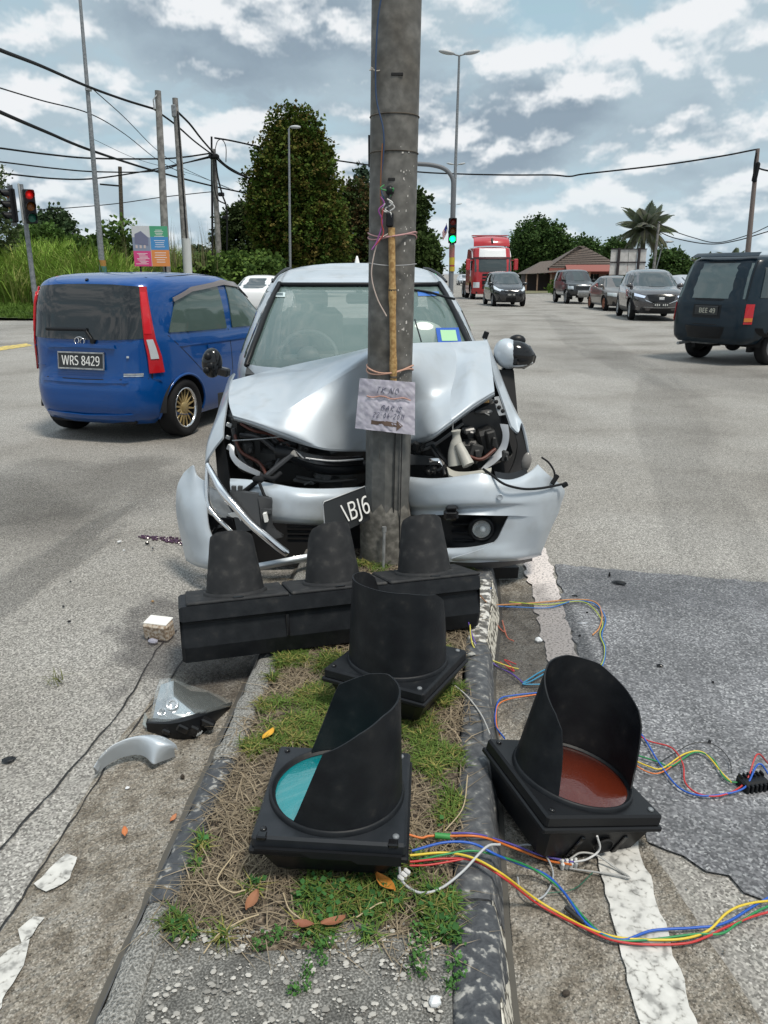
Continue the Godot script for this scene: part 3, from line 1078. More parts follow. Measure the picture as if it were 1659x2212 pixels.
# ---------------------------------------------------------------- cars, built of horizontal slices: [height, rear, front, half width]
class Car:
	var T = []
	var nr = 5.0
	var nf = 4.0
	func _init(rows, a = 5.0, b = 4.0):
		nr = a
		nf = b
		var n = rows.size()
		for i in n - 1:
			for k in 6:
				var t = k / 6.0
				var r = []
				for j in 4:
					var p0 = rows[i - 1][j] if i > 0 else 2.0 * rows[0][j] - rows[1][j]
					var p3 = rows[i + 2][j] if i + 2 < n else 2.0 * rows[n - 1][j] - rows[n - 2][j]
					var p1 = rows[i][j]
					var p2 = rows[i + 1][j]
					var m1 = (p2 - p0) * 0.5
					var m2 = (p3 - p1) * 0.5
					if j > 0:
						m1 = clampf(m1, -3.0 * absf(p2 - p1), 3.0 * absf(p2 - p1))
						m2 = clampf(m2, -3.0 * absf(p2 - p1), 3.0 * absf(p2 - p1))
						if (p2 - p1) * m1 < 0: m1 = 0.0
						if (p2 - p1) * m2 < 0: m2 = 0.0
						var h00 = 2 * t * t * t - 3 * t * t + 1
						var h10 = t * t * t - 2 * t * t + t
						var h01 = -2 * t * t * t + 3 * t * t
						var h11 = t * t * t - t * t
						r.append(h00 * p1 + h10 * m1 + h01 * p2 + h11 * m2)
					else:
						r.append(lerpf(p1, p2, t))
				T.append(r)
		T.append(rows[n - 1])
	func sec(h) -> Array:
		if h <= T[0][0]: return T[0]
		for i in T.size() - 1:
			if h <= T[i + 1][0]:
				var t = (h - T[i][0]) / (T[i + 1][0] - T[i][0])
				return [h, lerpf(T[i][1], T[i + 1][1], t), lerpf(T[i][2], T[i + 1][2], t), lerpf(T[i][3], T[i + 1][3], t)]
		return T[T.size() - 1]
	func side(sg, s, h) -> Vector3:
		var q = sec(h)
		var c = (q[1] + q[2]) * 0.5
		var hl = (q[2] - q[1]) * 0.5
		var u = clampf((s - c) / hl, -1.0, 1.0)
		var n = nf if u > 0 else nr
		return Vector3(sg * q[3] * pow(maxf(0.0, 1.0 - pow(absf(u), n)), 1.0 / n), h, -s)
	func end(front, y, h) -> Vector3:
		var q = sec(h)
		var c = (q[1] + q[2]) * 0.5
		var hl = (q[2] - q[1]) * 0.5
		var v = clampf(y / q[3], -1.0, 1.0)
		var n = nf if front else nr
		var u = pow(maxf(0.0, 1.0 - pow(absf(v), n)), 1.0 / n)
		return Vector3(y, h, -(c + hl * u * (1.0 if front else -1.0)))
	# corner: 0 is straight ahead, 90 the right side, 180 straight behind (on a square)
	func around(deg, h) -> Vector3:
		var q = sec(h)
		var c = (q[1] + q[2]) * 0.5
		var hl = (q[2] - q[1]) * 0.5
		var a = deg_to_rad(deg)
		var n = nf if cos(a) > 0 else nr
		var r = 1.0 / pow(pow(absf(cos(a)), n) + pow(absf(sin(a)), n), 1.0 / n)
		return Vector3(q[3] * r * sin(a), h, -(c + hl * r * cos(a)))
	func at(where, a, h) -> Vector3:
		match where:
			"R": return side(1.0, a, h)
			"L": return side(-1.0, a, h)
			"F": return end(true, a, h)
			"B": return end(false, a, h)
		return around(a, h)
	func out_at(where, a, h, off) -> Vector3:
		var p = at(where, a, h)
		var e = 0.01
		var ea = 1.0 if where == "A" else 0.01
		var du = at(where, a + ea, h) - at(where, a - ea, h)
		var dv = at(where, a, h + e) - at(where, a, h - e)
		var n = du.cross(dv)
		if n.length() < 1e-9:
			n = Vector3(p.x, 0, p.z)
		n = n.normalized()
		var q = sec(h)
		var c = Vector3(0, h - 0.15, -(q[1] + q[2]) * 0.5)
		if n.dot(p - c) < 0:
			n = -n
		return p + n * off
	# a panel that lies on the body: bottom and top edge as lists of (along, height)
	func panel(m, where, bottom: Array, top: Array, off, nv = 6, sub = 3, inset = 0.012):
		var b = []
		var t = []
		for i in bottom.size() - 1:
			for k in sub:
				b.append(bottom[i].lerp(bottom[i + 1], float(k) / sub))
				t.append(top[i].lerp(top[i + 1], float(k) / sub))
		b.append(bottom[bottom.size() - 1])
		t.append(top[top.size() - 1])
		var rows = []
		var back = []
		for j in nv + 1:
			var r = []
			var r2 = []
			for i in b.size():
				var q = b[i].lerp(t[i], float(j) / nv)
				r.append(out_at(where, q.x, q.y, off))
				r2.append(out_at(where, q.x, q.y, off - inset))
			rows.append(r)
			back.append(r2)
		m.grid(rows)
		m.grp += 1
		var rim = []
		var rim2 = []
		var n = rows.size()
		var w = rows[0].size()
		for k in w: rim.append(rows[0][k]); rim2.append(back[0][k])
		for i in range(1, n): rim.append(rows[i][w - 1]); rim2.append(back[i][w - 1])
		for k in range(w - 2, -1, -1): rim.append(rows[n - 1][k]); rim2.append(back[n - 1][k])
		for i in range(n - 2, 0, -1): rim.append(rows[i][0]); rim2.append(back[i][0])
		m.grid([rim, rim2], true, true)
		m.grp += 1
	func rect(m, where, a0, h0, a1, h1, off, nv = 6, sub = 6):
		panel(m, where, [Vector2(a0, h0), Vector2(a1, h0)], [Vector2(a0, h1), Vector2(a1, h1)], off, nv, sub)
	# the body; wheels: [station, height, arch radius]; cut = [h0, h1] takes the front pane out, and cut_rear the rear one
	func body(m, wheels: Array, ns = 44, step = 0.035, cut = [], glass = null, cut_rear = [], rear_glass = null):
		var hs = []
		var h = T[0][0]
		var top = T[T.size() - 1][0]
		while h < top:
			hs.append(h)
			h += step
			if h > top - 0.16: h -= step * 0.6
		for c in cut + cut_rear:
			hs.append(c)
		hs.append(top)
		hs.sort()
		var ne = 22
		var rows = []
		for hh in hs:
			var q = sec(hh)
			var c = (q[1] + q[2]) * 0.5
			var hl = (q[2] - q[1]) * 0.5
			var uf = pow(0.5, 1.0 / nf)
			var ur = pow(0.5, 1.0 / nr)
			var r = []
			for k in ns:
				r.append(side(1.0, c + hl * lerpf(-ur, uf, float(k) / ns), hh))
			for k in ne:
				r.append(end(true, q[3] * lerpf(uf, -uf, float(k) / ne), hh))
			for k in ns:
				r.append(side(-1.0, c + hl * lerpf(uf, -ur, float(k) / ns), hh))
			for k in ne:
				r.append(end(false, q[3] * lerpf(-ur, ur, float(k) / ne), hh))
			rows.append(r)
		var cnt = rows[0].size()
		var inside = []
		for i in rows.size():
			var f = []
			for k in cnt:
				var p = rows[i][k]
				var hit = false
				if absf(p.x) > T[3][3] * 0.55:
					for w in wheels:
						var d = Vector2(-p.z - w[0], p.y - w[1])
						if d.length() < w[2]:
							hit = true
							if d.length() < 0.01: d = Vector2(0.0, 0.01)
							d = d.normalized() * w[2]
							if d.y + w[1] < T[0][0]:
								d.y = T[0][0] - w[1]
								d.x = sign(d.x) * sqrt(maxf(0.0, w[2] * w[2] - d.y * d.y))
							rows[i][k] = side(sign(p.x), w[0] + d.x, w[1] + d.y)
				f.append(hit)
			inside.append(f)
		for i in rows.size() - 1:
			for k in cnt:
				var k2 = (k + 1) % cnt
				if inside[i][k] and inside[i][k2] and inside[i + 1][k] and inside[i + 1][k2]:
					continue
				var front = k >= ns and k < ns + ne
				var rear = k >= 2 * ns + ne
				var mid = (hs[i] + hs[i + 1]) * 0.5
				var into = m
				if front and cut.size() and mid > cut[0] and mid < cut[1]:
					into = glass
				if rear and cut_rear.size() and mid > cut_rear[0] and mid < cut_rear[1]:
					into = rear_glass
				if into != null:
					into.quad(rows[i][k], rows[i][k2], rows[i + 1][k2], rows[i + 1][k])
		var last = rows[rows.size() - 1]
		var mid_p = Vector3.ZERO
		for q in last: mid_p += q / float(cnt)
		mid_p.y += 0.004
		for k in cnt:
			m.tri(last[k], last[(k + 1) % cnt], mid_p)
	func arch_lip(m, w, sg, rad = 0.012):
		for one in 1:
			var pts = []
			for k in 25:
				var a = lerpf(-0.18, PI + 0.18, k / 24.0)
				var p = side(sg, w[0] + cos(a) * w[2], w[1] + sin(a) * w[2])
				if p.y > T[0][0]:
					pts.append(p + Vector3(sg * 0.002, 0, 0))
			m.tube(pts, rad, 6)

func dim(arr: Array) -> Array:
	var o = []
	for e in arr: o.append(Vector2(e[0], e[1]))
	return o

var wheel_cache = {}

func wheel_meshes(r, w, style):
	var key = "%s_%s_%s" % [r, w, style]
	if wheel_cache.has(key):
		return wheel_cache[key]
	var rr = r * (0.70 if style != "deep" else 0.72)
	if style == "steel": rr = r * 0.60
	var ty = sh()
	var t = Transform3D(Basis(Vector3(0, 0, 1), -PI / 2), Vector3.ZERO)
	var pr = [Vector2(rr, -w * 0.40), Vector2(rr + (r - rr) * 0.45, -w * 0.52), Vector2(r * 0.965, -w * 0.46), Vector2(r * 0.995, -w * 0.33), Vector2(r, -w * 0.15), Vector2(r, w * 0.15), Vector2(r * 0.995, w * 0.33), Vector2(r * 0.965, w * 0.46), Vector2(rr + (r - rr) * 0.45, w * 0.52), Vector2(rr, w * 0.40)]
	ty.lathe(pr, 36, t)
	var lip = sh()
	lip.lathe([Vector2(rr, w * 0.40), Vector2(rr * 0.99, w * 0.43), Vector2(rr * 0.93, w * 0.41), Vector2(rr * 0.90, w * 0.30), Vector2(rr * 0.88, -w * 0.1)], 36, t)
	var sp = sh()
	var back = sh()
	back.lathe([Vector2(rr * 0.93, -w * 0.05), Vector2(0.0, -w * 0.05)], 28, t)
	if style == "mesh":
		for k in 16:
			var a0 = TAU * k / 16.0
			for d in [-0.20, 0.20]:
				var a1 = a0 + d
				sp.bar(Vector3(w * 0.24, cos(a0) * rr * 0.20, sin(a0) * rr * 0.20), Vector3(w * 0.26, cos(a1) * rr * 0.92, sin(a1) * rr * 0.92), 0.011, 0.016, Vector3.RIGHT, 0.003)
		sp.lathe([Vector2(rr * 0.30, w * 0.18), Vector2(rr * 0.30, w * 0.27), Vector2(rr * 0.2, w * 0.32), Vector2(0.0, w * 0.33)], 20, t)
	elif style == "steel":
		sp.lathe([Vector2(rr * 0.90, w * 0.1), Vector2(rr * 0.75, w * 0.26), Vector2(rr * 0.55, w * 0.20), Vector2(rr * 0.35, w * 0.30), Vector2(0.0, w * 0.32)], 24, t)
	else:
		for k in 5:
			var a0 = TAU * k / 5.0
			for d in [-0.13, 0.13]:
				sp.bar(Vector3(w * 0.30, cos(a0) * rr * 0.1, sin(a0) * rr * 0.1), Vector3(w * 0.30, cos(a0 + d) * rr * 0.93, sin(a0 + d) * rr * 0.93), 0.05 * r / 0.3, 0.03, Vector3.RIGHT, 0.006)
		sp.lathe([Vector2(rr * 0.25, w * 0.2), Vector2(rr * 0.22, w * 0.36), Vector2(0.0, w * 0.37)], 18, t)
	wheel_cache[key] = [ty.done(), lip.done(), sp.done(), back.done()]
	return wheel_cache[key]

func add_wheel(root, pos, r, w, style, lip_mat, spoke_mat, right):
	var o = Node3D.new()
	part_name(o, "wheel", root)
	root.add_child(o, true)
	o.position = pos
	if not right:
		o.rotation.y = PI
	var q = wheel_meshes(r, w, style)
	part("tyre", q[0], M.rubber, o)
	part("rim", q[1], lip_mat, o)
	part("spokes", q[2], spoke_mat, o)
	part("brake_disc", q[3], M.dark, o)
	return o

func part_name(o, called, root):
	var key = str(root.get_instance_id()) + called
	if used.has(key):
		used[key] += 1
		o.name = "%s_%03d" % [called, used[key]]
	else:
		used[key] = 0
		o.name = called

func underbody(root, c: Car, wheels, r):
	# floor pan and wheel wells
	var m = sh()
	var q = c.sec(c.T[0][0] + 0.1)
	var w = q[3] - 0.24
	m.box(Vector3(0, c.T[0][0] + 0.10, -(q[1] + q[2]) * 0.5), Vector3(w * 2.0, 0.18, (q[2] - q[1]) - 0.12), 0.02)
	for e in wheels:
		for sg in [-1.0, 1.0]:
			var ww = c.side(1.0, e[0], e[1] + e[2]).x
			m.box(Vector3(sg * (ww - 0.26), e[1] + 0.12, -e[0]), Vector3(0.06, e[2] * 1.2, e[2] * 2.0), 0.0)
			var t = Transform3D(Basis(Vector3(0, 0, 1), -PI / 2), Vector3(sg * (ww - 0.13), e[1], -e[0]))
			m.lathe([Vector2(e[2] + 0.02, -0.115), Vector2(e[2] + 0.02, 0.11)], 24, t, PI * 0.5, PI * 1.5)
	part("underbody", m, M.dark, root)

func plate_on(root, c: Car, where, y, h, w, hh, txt, tilt = 0.0, called = "number_plate"):
	var p = c.out_at(where, y, h, 0.012)
	var sgn = 1.0 if where == "B" else -1.0
	var m = sh()
	m.box(Vector3.ZERO, Vector3(w, hh, 0.012), 0.004)
	var o = part(called, m, M.plate, root, p)
	o.rotation = Vector3(-tilt * sgn, 0.0 if where == "B" else PI, 0)
	if txt != "":
		var t = letters(txt, hh * 0.86, 0.003)
		var l = part("lettering", t, M.white_text, o, Vector3(0, 0, 0.0065))
		var wd = t.get_aabb().size.x
		if wd > w * 0.86:
			l.scale = Vector3(w * 0.86 / wd, 1, 1)
	return o

func generic_car(spec):
	var root = thing(spec.name, spec.label, spec.category, spec.pos, spec.turn, spec.get("group", ""))
	var c = Car.new(spec.slices, spec.get("nr", 5.0), spec.get("nf", 4.0))
	var wheels = []
	for w in spec.wheels:
		wheels.append([w, spec.r, spec.r * 1.13 + 0.01])
	var m = sh()
	c.body(m, wheels, spec.get("ns", 36), 0.04)
	part("body", m, spec.paint, root)
	if spec.get("lip", true):
		for w in wheels:
			for sg in [-1.0, 1.0]:
				m = sh()
				c.arch_lip(m, w, sg, 0.013)
				part("wheel_arch_trim", m, spec.get("arch_mat", spec.paint), root)
	underbody(root, c, wheels, spec.r)
	for w in spec.wheels:
		for sg in [1.0, -1.0]:
			var x = c.side(1.0, w, spec.r * 2.0).x - 0.10
			add_wheel(root, Vector3(sg * x, spec.r, -w), spec.r, 0.19, spec.get("wheel", "five"), spec.get("rim", M.steel), spec.get("rim", M.steel), sg > 0)
	for e in spec.panels:
		# [name, where, bottom, top, offset, material]
		var pm = sh()
		c.panel(pm, e[1], dim(e[2]), dim(e[3]), e[4], 5, 3)
		part(e[0], pm, e[5], root)
		if e[1] == "R" and e.size() > 6:
			pm = sh()
			c.panel(pm, "L", dim(e[2]), dim(e[3]), e[4], 5, 3)
			part(e[0], pm, e[5], root)
		if e[1] == "A" and e.size() > 6:
			pm = sh()
			var b2 = []
			var t2 = []
			for q in e[2]: b2.append([-q[0], q[1]])
			for q in e[3]: t2.append([-q[0], q[1]])
			c.panel(pm, "A", dim(b2), dim(t2), e[4], 5, 3)
			part(e[0], pm, e[5], root)
	if spec.has("mirror"):
		var q = spec.mirror
		for sg in [1.0, -1.0]:
			var p = c.side(sg, q[0], q[1])
			m = sh()
			m.ball(p + Vector3(sg * 0.11, 0.03, 0), Vector3(0.11, 0.075, 0.05), Basis(), 12, 8)
			m.bar(p, p + Vector3(sg * 0.08, 0.0, 0), 0.03, 0.03)
			part("wing_mirror", m, spec.get("mirror_mat", spec.paint), root)
	return [root, c]

func blue_car():
	var sl = [[.17, -1.62, 1.58, .655], [.24, -1.74, 1.70, .695], [.36, -1.785, 1.77, .722], [.50, -1.785, 1.785, .735], [.62, -1.755, 1.78, .7375], [.72, -1.745, 1.74, .737], [.80, -1.74, 1.64, .733], [.88, -1.735, 1.42, .727], [.94, -1.728, 1.12, .718], [.98, -1.72, .98, .708], [1.10, -1.695, .80, .703], [1.25, -1.665, .55, .688], [1.36, -1.625, .36, .668], [1.42, -1.585, .25, .645], [1.46, -1.53, .12, .60], [1.488, -1.42, -.06, .535], [1.508, -1.22, -.30, .42], [1.517, -.95, -.55, .2]]
	var tail = M.red_lens
	var gl = mat(lin(0.012, 0.014, 0.015), 0.03)
	gl.metallic_specular = 0.62
	var spec = {
		"name": "blue_hatchback", "label": "metallic blue hatchback seen from behind beside the crashed silver car", "category": "car",
		"pos": Vector3(-2.20, 0, -8.70), "turn": -deg_to_rad(17.6), "slices": sl, "nr": 5.2, "nf": 3.8, "wheels": [-1.19, 1.14], "r": 0.275, "paint": M.blue, "ns": 60,
		"wheel": "mesh", "rim": M.chrome,
		"panels": [
			["rear_window", "B", [[-.60, .95], [-.3, .94], [0, .937], [.3, .94], [.60, .95]], [[-.575, 1.385], [-.3, 1.405], [0, 1.41], [.3, 1.405], [.575, 1.385]], 0.012, gl],
			["taillight", "A", [[138.6, .645], [136, .645], [133.2, .645]], [[139.2, 1.385], [137.6, 1.385], [135.8, 1.385]], 0.020, tail, 1],
			["taillight_lens", "A", [[137.8, .77], [136, .77], [134.9, .77]], [[138.0, .94], [136.4, .94], [135.5, .94]], 0.026, M.clear_lens, 1],
			["taillight_band", "A", [[138.3, 0.99], [136.6, 0.99], [135.3, 0.99]], [[138.9, 1.34], [137.5, 1.34], [136.2, 1.34]], 0.025, mat(lin(0.58, 0.02, 0.03), 0.12), 1],
			["shut_line", "B", [[.615, .60], [.622, .60]], [[.606, .95], [.613, .95]], 0.002, M.dark],
			["shut_line", "B", [[-.622, .60], [-.615, .60]], [[-.613, .95], [-.606, .95]], 0.002, M.dark],
			["tailgate_crease", "B", [[-.60, .70], [-.42, .70]], [[-.60, .706], [-.42, .706]], 0.006, M.blue],
			["waist_crease", "R", [[-1.62, .86], [-.4, .845], [1.2, .83]], [[-1.62, .875], [-.4, .86], [1.2, .845]], 0.010, M.blue, 1],
			["side_window", "R", [[-1.37, .99], [-.9, .975], [-.36, .965]], [[-1.23, 1.27], [-.95, 1.35], [-.42, 1.395]], 0.012, mat(lin(0.075, 0.11, 0.10), 0.03), 1],  # both side panes: reflected and seen-through greens are painted into the colour
			["side_window", "R", [[-.24, .965], [.3, .955], [.86, .955]], [[-.24, 1.40], [.1, 1.36], [.36, 1.27]], 0.012, mat(lin(0.075, 0.11, 0.10), 0.03), 1],
			["window_divider", "R", [[-1.10, .975], [-1.07, .975]], [[-1.17, 1.31], [-1.145, 1.315]], 0.010, M.black_satin, 1],
			["rain_visor", "R", [[-1.27, 1.255], [-.95, 1.335], [-.3, 1.385], [.1, 1.35], [.42, 1.23]], [[-1.27, 1.29], [-.95, 1.375], [-.3, 1.425], [.1, 1.395], [.42, 1.275]], 0.03, mat(lin(0.16, 0.14, 0.14), 0.15), 1],
			["door_gap", "R", [[-.315, .30], [-.305, .30]], [[-.325, .96], [-.315, .96]], 0.0015, M.dark, 1],
			["door_gap", "R", [[-.92, .60], [-.91, .60]], [[-1.385, .965], [-1.375, .965]], 0.0015, M.dark, 1],
			["hatch_gap", "B", [[-.60, .595], [0, .585], [.60, .595]], [[-.60, .603], [0, .593], [.60, .603]], 0.0015, M.dark],
			["bumper_step", "B", [[-.66, .565], [0, .555], [.66, .565]], [[-.64, .592], [0, .582], [.64, .592]], 0.016, M.blue],
			["bumper_skirt", "B", [[-.66, .20], [0, .19], [.66, .20]], [[-.67, .30], [0, .27], [.67, .30]], 0.018, M.blue],
			["plate_recess", "B", [[-.33, .655], [.33, .655]], [[-.33, .86], [.33, .86]], -0.002, M.blue],
			["hatch_handle", "B", [[-.36, .865], [0, .870], [.36, .865]], [[-.35, .895], [0, .905], [.35, .895]], 0.022, M.blue],
			["roof_gap", "R", [[-1.4, 1.468], [-.6, 1.492], [.0, 1.47]], [[-1.4, 1.473], [-.6, 1.497], [.0, 1.475]], 0.001, M.dark, 1],
			["door_handle", "R", [[-.80, .80], [-.66, .80]], [[-.80, .835], [-.66, .835]], 0.02, M.blue, 1],
			["keyhole", "B", [[.455, .785], [.475, .785]], [[.455, .803], [.475, .803]], 0.012, M.chrome],
			["badge", "B", [[.42, .622], [.57, .622]], [[.42, .630], [.57, .630]], 0.005, M.chrome],
			["badge", "B", [[.42, .634], [.57, .634]], [[.42, .650], [.57, .650]], 0.005, M.steel],
			["windscreen", "F", [[-.58, .99], [.58, .99]], [[-.50, 1.40], [.50, 1.40]], 0.012, gl],
			["headlight", "A", [[33, .62], [50, .62]], [[33, .76], [50, .76]], 0.014, M.clear_lens, 1],
			["washer_nozzle", "B", [[-.012, 1.44], [.012, 1.44]], [[-.012, 1.452], [.012, 1.452]], 0.012, M.black_satin],
		],
		"mirror": [.74, 1.0]
	}
	var rc = generic_car(spec)
	var root = rc[0]
	var c: Car = rc[1]
	# gold spokes
	var gold = mat(lin(0.42, 0.31, 0.14), 0.35, 0.6)
	for w in root.get_children():
		if str(w.name).begins_with("wheel") and w.has_node("spokes"):
			w.get_node("spokes").material_override = gold
	plate_on(root, c, "B", 0.0, 0.752, 0.47, 0.135, "WRS 8429", 0.12)
	var pl = root.get_node("number_plate")
	var fr = sh()
	for e in [[Vector3(0, 0.071, 0.004), Vector3(0.49, 0.014, 0.02)], [Vector3(0, -0.071, 0.004), Vector3(0.49, 0.014, 0.02)], [Vector3(-0.242, 0, 0.004), Vector3(0.006, 0.148, 0.02)], [Vector3(0.242, 0, 0.004), Vector3(0.006, 0.148, 0.02)]]:
		fr.box(e[0], e[1], 0.002)
	part("plate_frame", fr, M.steel, pl)
	# round emblem: an oval ring with two slanting strokes
	var em = sh()
	var p = c.out_at("B", 0.0, .925, 0.008)
	var ring = []
	for k in 25:
		var a = TAU * k / 24.0
		ring.append(p + Vector3(cos(a) * 0.052, sin(a) * 0.036, 0.010))
	em.tube(ring, 0.005, 6)
	em.tube([p + Vector3(-0.022, 0.026, 0.006), p + Vector3(-0.006, 0.014, 0.008), p + Vector3(-0.018, -0.024, 0.006)], 0.005, 6)
	em.tube([p + Vector3(0.026, 0.024, 0.006), p + Vector3(0.004, 0.0, 0.008), p + Vector3(0.012, -0.026, 0.006)], 0.005, 6)
	part("emblem", em, M.chrome, root)
	# wiper: its pivot below the glass, its arm and blade
	var wp = sh()
	var a = c.out_at("B", 0.14, .925, 0.02)
	var b = c.out_at("B", 0.06, 1.02, 0.022)
	wp.tube([a + Vector3(0, 0, -0.02), a + Vector3(0, 0, 0.012)], 0.022, 12)
	wp.bar(a, b, 0.026, 0.014, Vector3.BACK, 0.004)
	var pts = []
	for k in 9:
		var y = lerpf(0.08, -0.36, k / 8.0)
		pts.append(c.out_at("B", y, 1.022 + 0.0 * y, 0.018))
	wp.tube(pts, 0.016, 6)
	part("rear_wiper", wp, M.black_satin, root)

func other_cars():
	# dark grey crossover waiting on the right
	var dg = paint(lin(0.075, 0.07, 0.075), 0.25, 1.0, 0.4)
	var sl = [[.24, -2.1, 2.05, .80], [.34, -2.25, 2.20, .87], [.50, -2.27, 2.27, .905], [.66, -2.26, 2.27, .92], [.80, -2.24, 2.22, .92], [.90, -2.2, 2.12, .915], [.98, -2.19, 1.92, .90], [1.04, -2.18, 1.55, .885], [1.09, -2.16, 1.15, .87], [1.20, -2.08, .92, .83], [1.35, -1.98, .62, .77], [1.48, -1.85, .36, .71], [1.58, -1.62, .08, .63], [1.64, -1.3, -.25, .50], [1.67, -.95, -.6, .25]]
	var spec = {
		"name": "crossover", "label": "dark grey crossover waiting on the right, headlights on, before the bronze sedan", "category": "car",
		"pos": Vector3(9.42, 0, -28.3), "turn": PI - 0.15, "slices": sl, "nf": 3.6, "wheels": [-1.38, 1.32], "r": 0.35, "paint": dg, "arch_mat": M.black_satin, "mirror": [.80, 1.10],
		"panels": [
			["windscreen", "F", [[-.70, 1.10], [0, 1.08], [.70, 1.10]], [[-.60, 1.53], [0, 1.55], [.60, 1.53]], 0.012, M.tint_blue],
			["side_window", "R", [[-1.75, 1.12], [-.5, 1.09], [.70, 1.08]], [[-1.55, 1.42], [-.5, 1.53], [.30, 1.42]], 0.012, M.tint, 1],
			["grille", "F", [[-.36, .60], [0, .52], [.36, .60]], [[-.46, .84], [0, .86], [.46, .84]], 0.014, M.black_gloss],
			["grille_trim", "F", [[-.48, .66], [-.2, .55], [0, .53], [.2, .55], [.48, .66]], [[-.52, .70], [-.2, .57], [0, .55], [.2, .57], [.52, .70]], 0.018, M.chrome],
			["emblem", "F", [[-.08, .69], [.08, .69]], [[-.08, .77], [.08, .77]], 0.014, M.steel],
			["headlight", "A", [[31, .74], [47.5, .80]], [[29, .80], [47.5, .89]], 0.016, glow(Color(0.75, 0.80, 0.88), 0.25), 1],
			["lower_bumper", "F", [[-.78, .26], [0, .25], [.78, .26]], [[-.80, .42], [0, .40], [.80, .42]], 0.012, M.black_satin],
			["bumper_trim", "F", [[-.72, .46], [0, .44], [.72, .46]], [[-.72, .475], [0, .455], [.72, .475]], 0.018, M.steel],
			["sill", "R", [[-1.0, .25], [.95, .25]], [[-1.0, .42], [.95, .42]], 0.01, M.black_satin, 1],
			["rear_window", "B", [[-.62, 1.12], [.62, 1.12]], [[-.52, 1.48], [.52, 1.48]], 0.012, M.tint],
		]}
	var rc = generic_car(spec)
	plate_on(rc[0], rc[1], "F", 0.0, .53, .48, .13, "")
	illegible(rc[0], "number_plate", 7, .44, 0.07)

	# bronze grey sedan with orange wheels and a yellow sheet in its window
	var br = paint(lin(0.13, 0.115, 0.105), 0.3, 0.9, 0.4)
	sl = [[.20, -2.0, 2.0, .76], [.30, -2.17, 2.12, .82], [.48, -2.2, 2.18, .845], [.62, -2.2, 2.18, .85], [.74, -2.18, 2.12, .85], [.84, -2.15, 1.85, .84], [.90, -2.1, 1.45, .83], [.95, -2.0, 1.10, .815], [1.02, -1.7, .95, .79], [1.15, -1.35, .70, .73], [1.28, -1.08, .42, .66], [1.36, -.9, .22, .60], [1.41, -.7, .0, .50], [1.43, -.45, -.2, .25]]
	spec = {
		"name": "sedan", "label": "bronze grey sedan with orange wheels and a yellow sheet on its windscreen", "category": "car",
		"pos": Vector3(10.2, 0, -35.2), "turn": PI - 0.03, "slices": sl, "wheels": [-1.3, 1.28], "r": 0.31, "paint": br, "rim": mat(lin(0.30, 0.10, 0.05), 0.5), "mirror": [.72, .98],
		"panels": [
			["windscreen", "F", [[-.66, .97], [.66, .97]], [[-.54, 1.32], [.54, 1.32]], 0.012, M.tint_blue],
			["side_window", "R", [[-1.3, .97], [-.3, .955], [.72, .955]], [[-.95, 1.27], [-.3, 1.34], [.22, 1.30]], 0.012, M.tint, 1],
			["yellow_sheet", "F", [[-.62, .99], [-.36, .99]], [[-.54, 1.26], [-.34, 1.26]], 0.012, mat(lin(0.62, 0.42, 0.02), 0.6)],
			["grille", "F", [[-.30, .56], [.30, .56]], [[-.34, .70], [.34, .70]], 0.014, M.black_gloss],
			["headlight", "A", [[30, .60], [49, .62]], [[30, .73], [49, .75]], 0.016, M.clear_lens, 1],
			["lower_grille", "F", [[-.6, .28], [.6, .28]], [[-.6, .42], [.6, .42]], 0.014, M.black_satin],
		]}
	rc = generic_car(spec)
	plate_on(rc[0], rc[1], "F", 0.0, .48, .45, .11, "")
	illegible(rc[0], "number_plate", 7, .40, 0.06)

	# silver and black off-roader at the back of the queue
	var ch = paint(lin(0.03, 0.033, 0.038), 0.3, 0.5, 0.1)
	sl = [[.40, -1.7, 1.75, .70], [.50, -1.85, 1.9, .78], [.65, -1.87, 1.95, .80], [.82, -1.87, 1.93, .81], [.98, -1.87, 1.86, .81], [1.06, -1.86, 1.6, .80], [1.12, -1.85, 1.0, .79], [1.25, -1.83, .80, .76], [1.45, -1.80, .55, .71], [1.6, -1.76, .32, .67], [1.68, -1.65, .15, .60], [1.72, -1.3, -.2, .40], [1.73, -1.0, -.5, .2]]
	var two = paint(lin(0.55, 0.57, 0.60), 0.3, 0.7, 0.4)
	spec = {
		"name": "off_roader", "label": "small black and silver off-roader at the back of the queue, before the house", "category": "car",
		"pos": Vector3(10.3, 0, -43.3), "turn": PI + 0.02, "slices": sl, "nf": 5.0, "nr": 7.0, "wheels": [-1.2, 1.25], "r": 0.36, "paint": ch, "mirror": [.75, 1.15], "mirror_mat": M.black_satin,
		"panels": [
			["windscreen", "F", [[-.66, 1.15], [.66, 1.15]], [[-.58, 1.60], [.58, 1.60]], 0.012, M.tint_blue],
			["side_window", "R", [[-1.7, 1.14], [-.4, 1.14], [.66, 1.14]], [[-1.65, 1.56], [-.4, 1.60], [.30, 1.58]], 0.012, M.tint, 1],
			["bonnet_trim", "F", [[-.74, .90], [.74, .90]], [[-.74, .96], [.74, .96]], 0.016, two],
			["bumper", "F", [[-.74, .46], [.74, .46]], [[-.76, .68], [.76, .68]], 0.05, two],
			["grille", "F", [[-.42, .74], [.42, .74]], [[-.42, .88], [.42, .88]], 0.014, M.black_gloss],
			["headlight", "A", [[34, .74], [49, .74]], [[34, .90], [49, .90]], 0.016, M.head_lens, 1],
			["skid_bar", "F", [[-.25, .42], [.25, .42]], [[-.28, .60], [.28, .60]], 0.10, M.steel],
			["lower_side_trim", "R", [[-.8, .42], [.85, .42]], [[-.8, .62], [.85, .62]], 0.012, two, 1],
		]}
	rc = generic_car(spec)

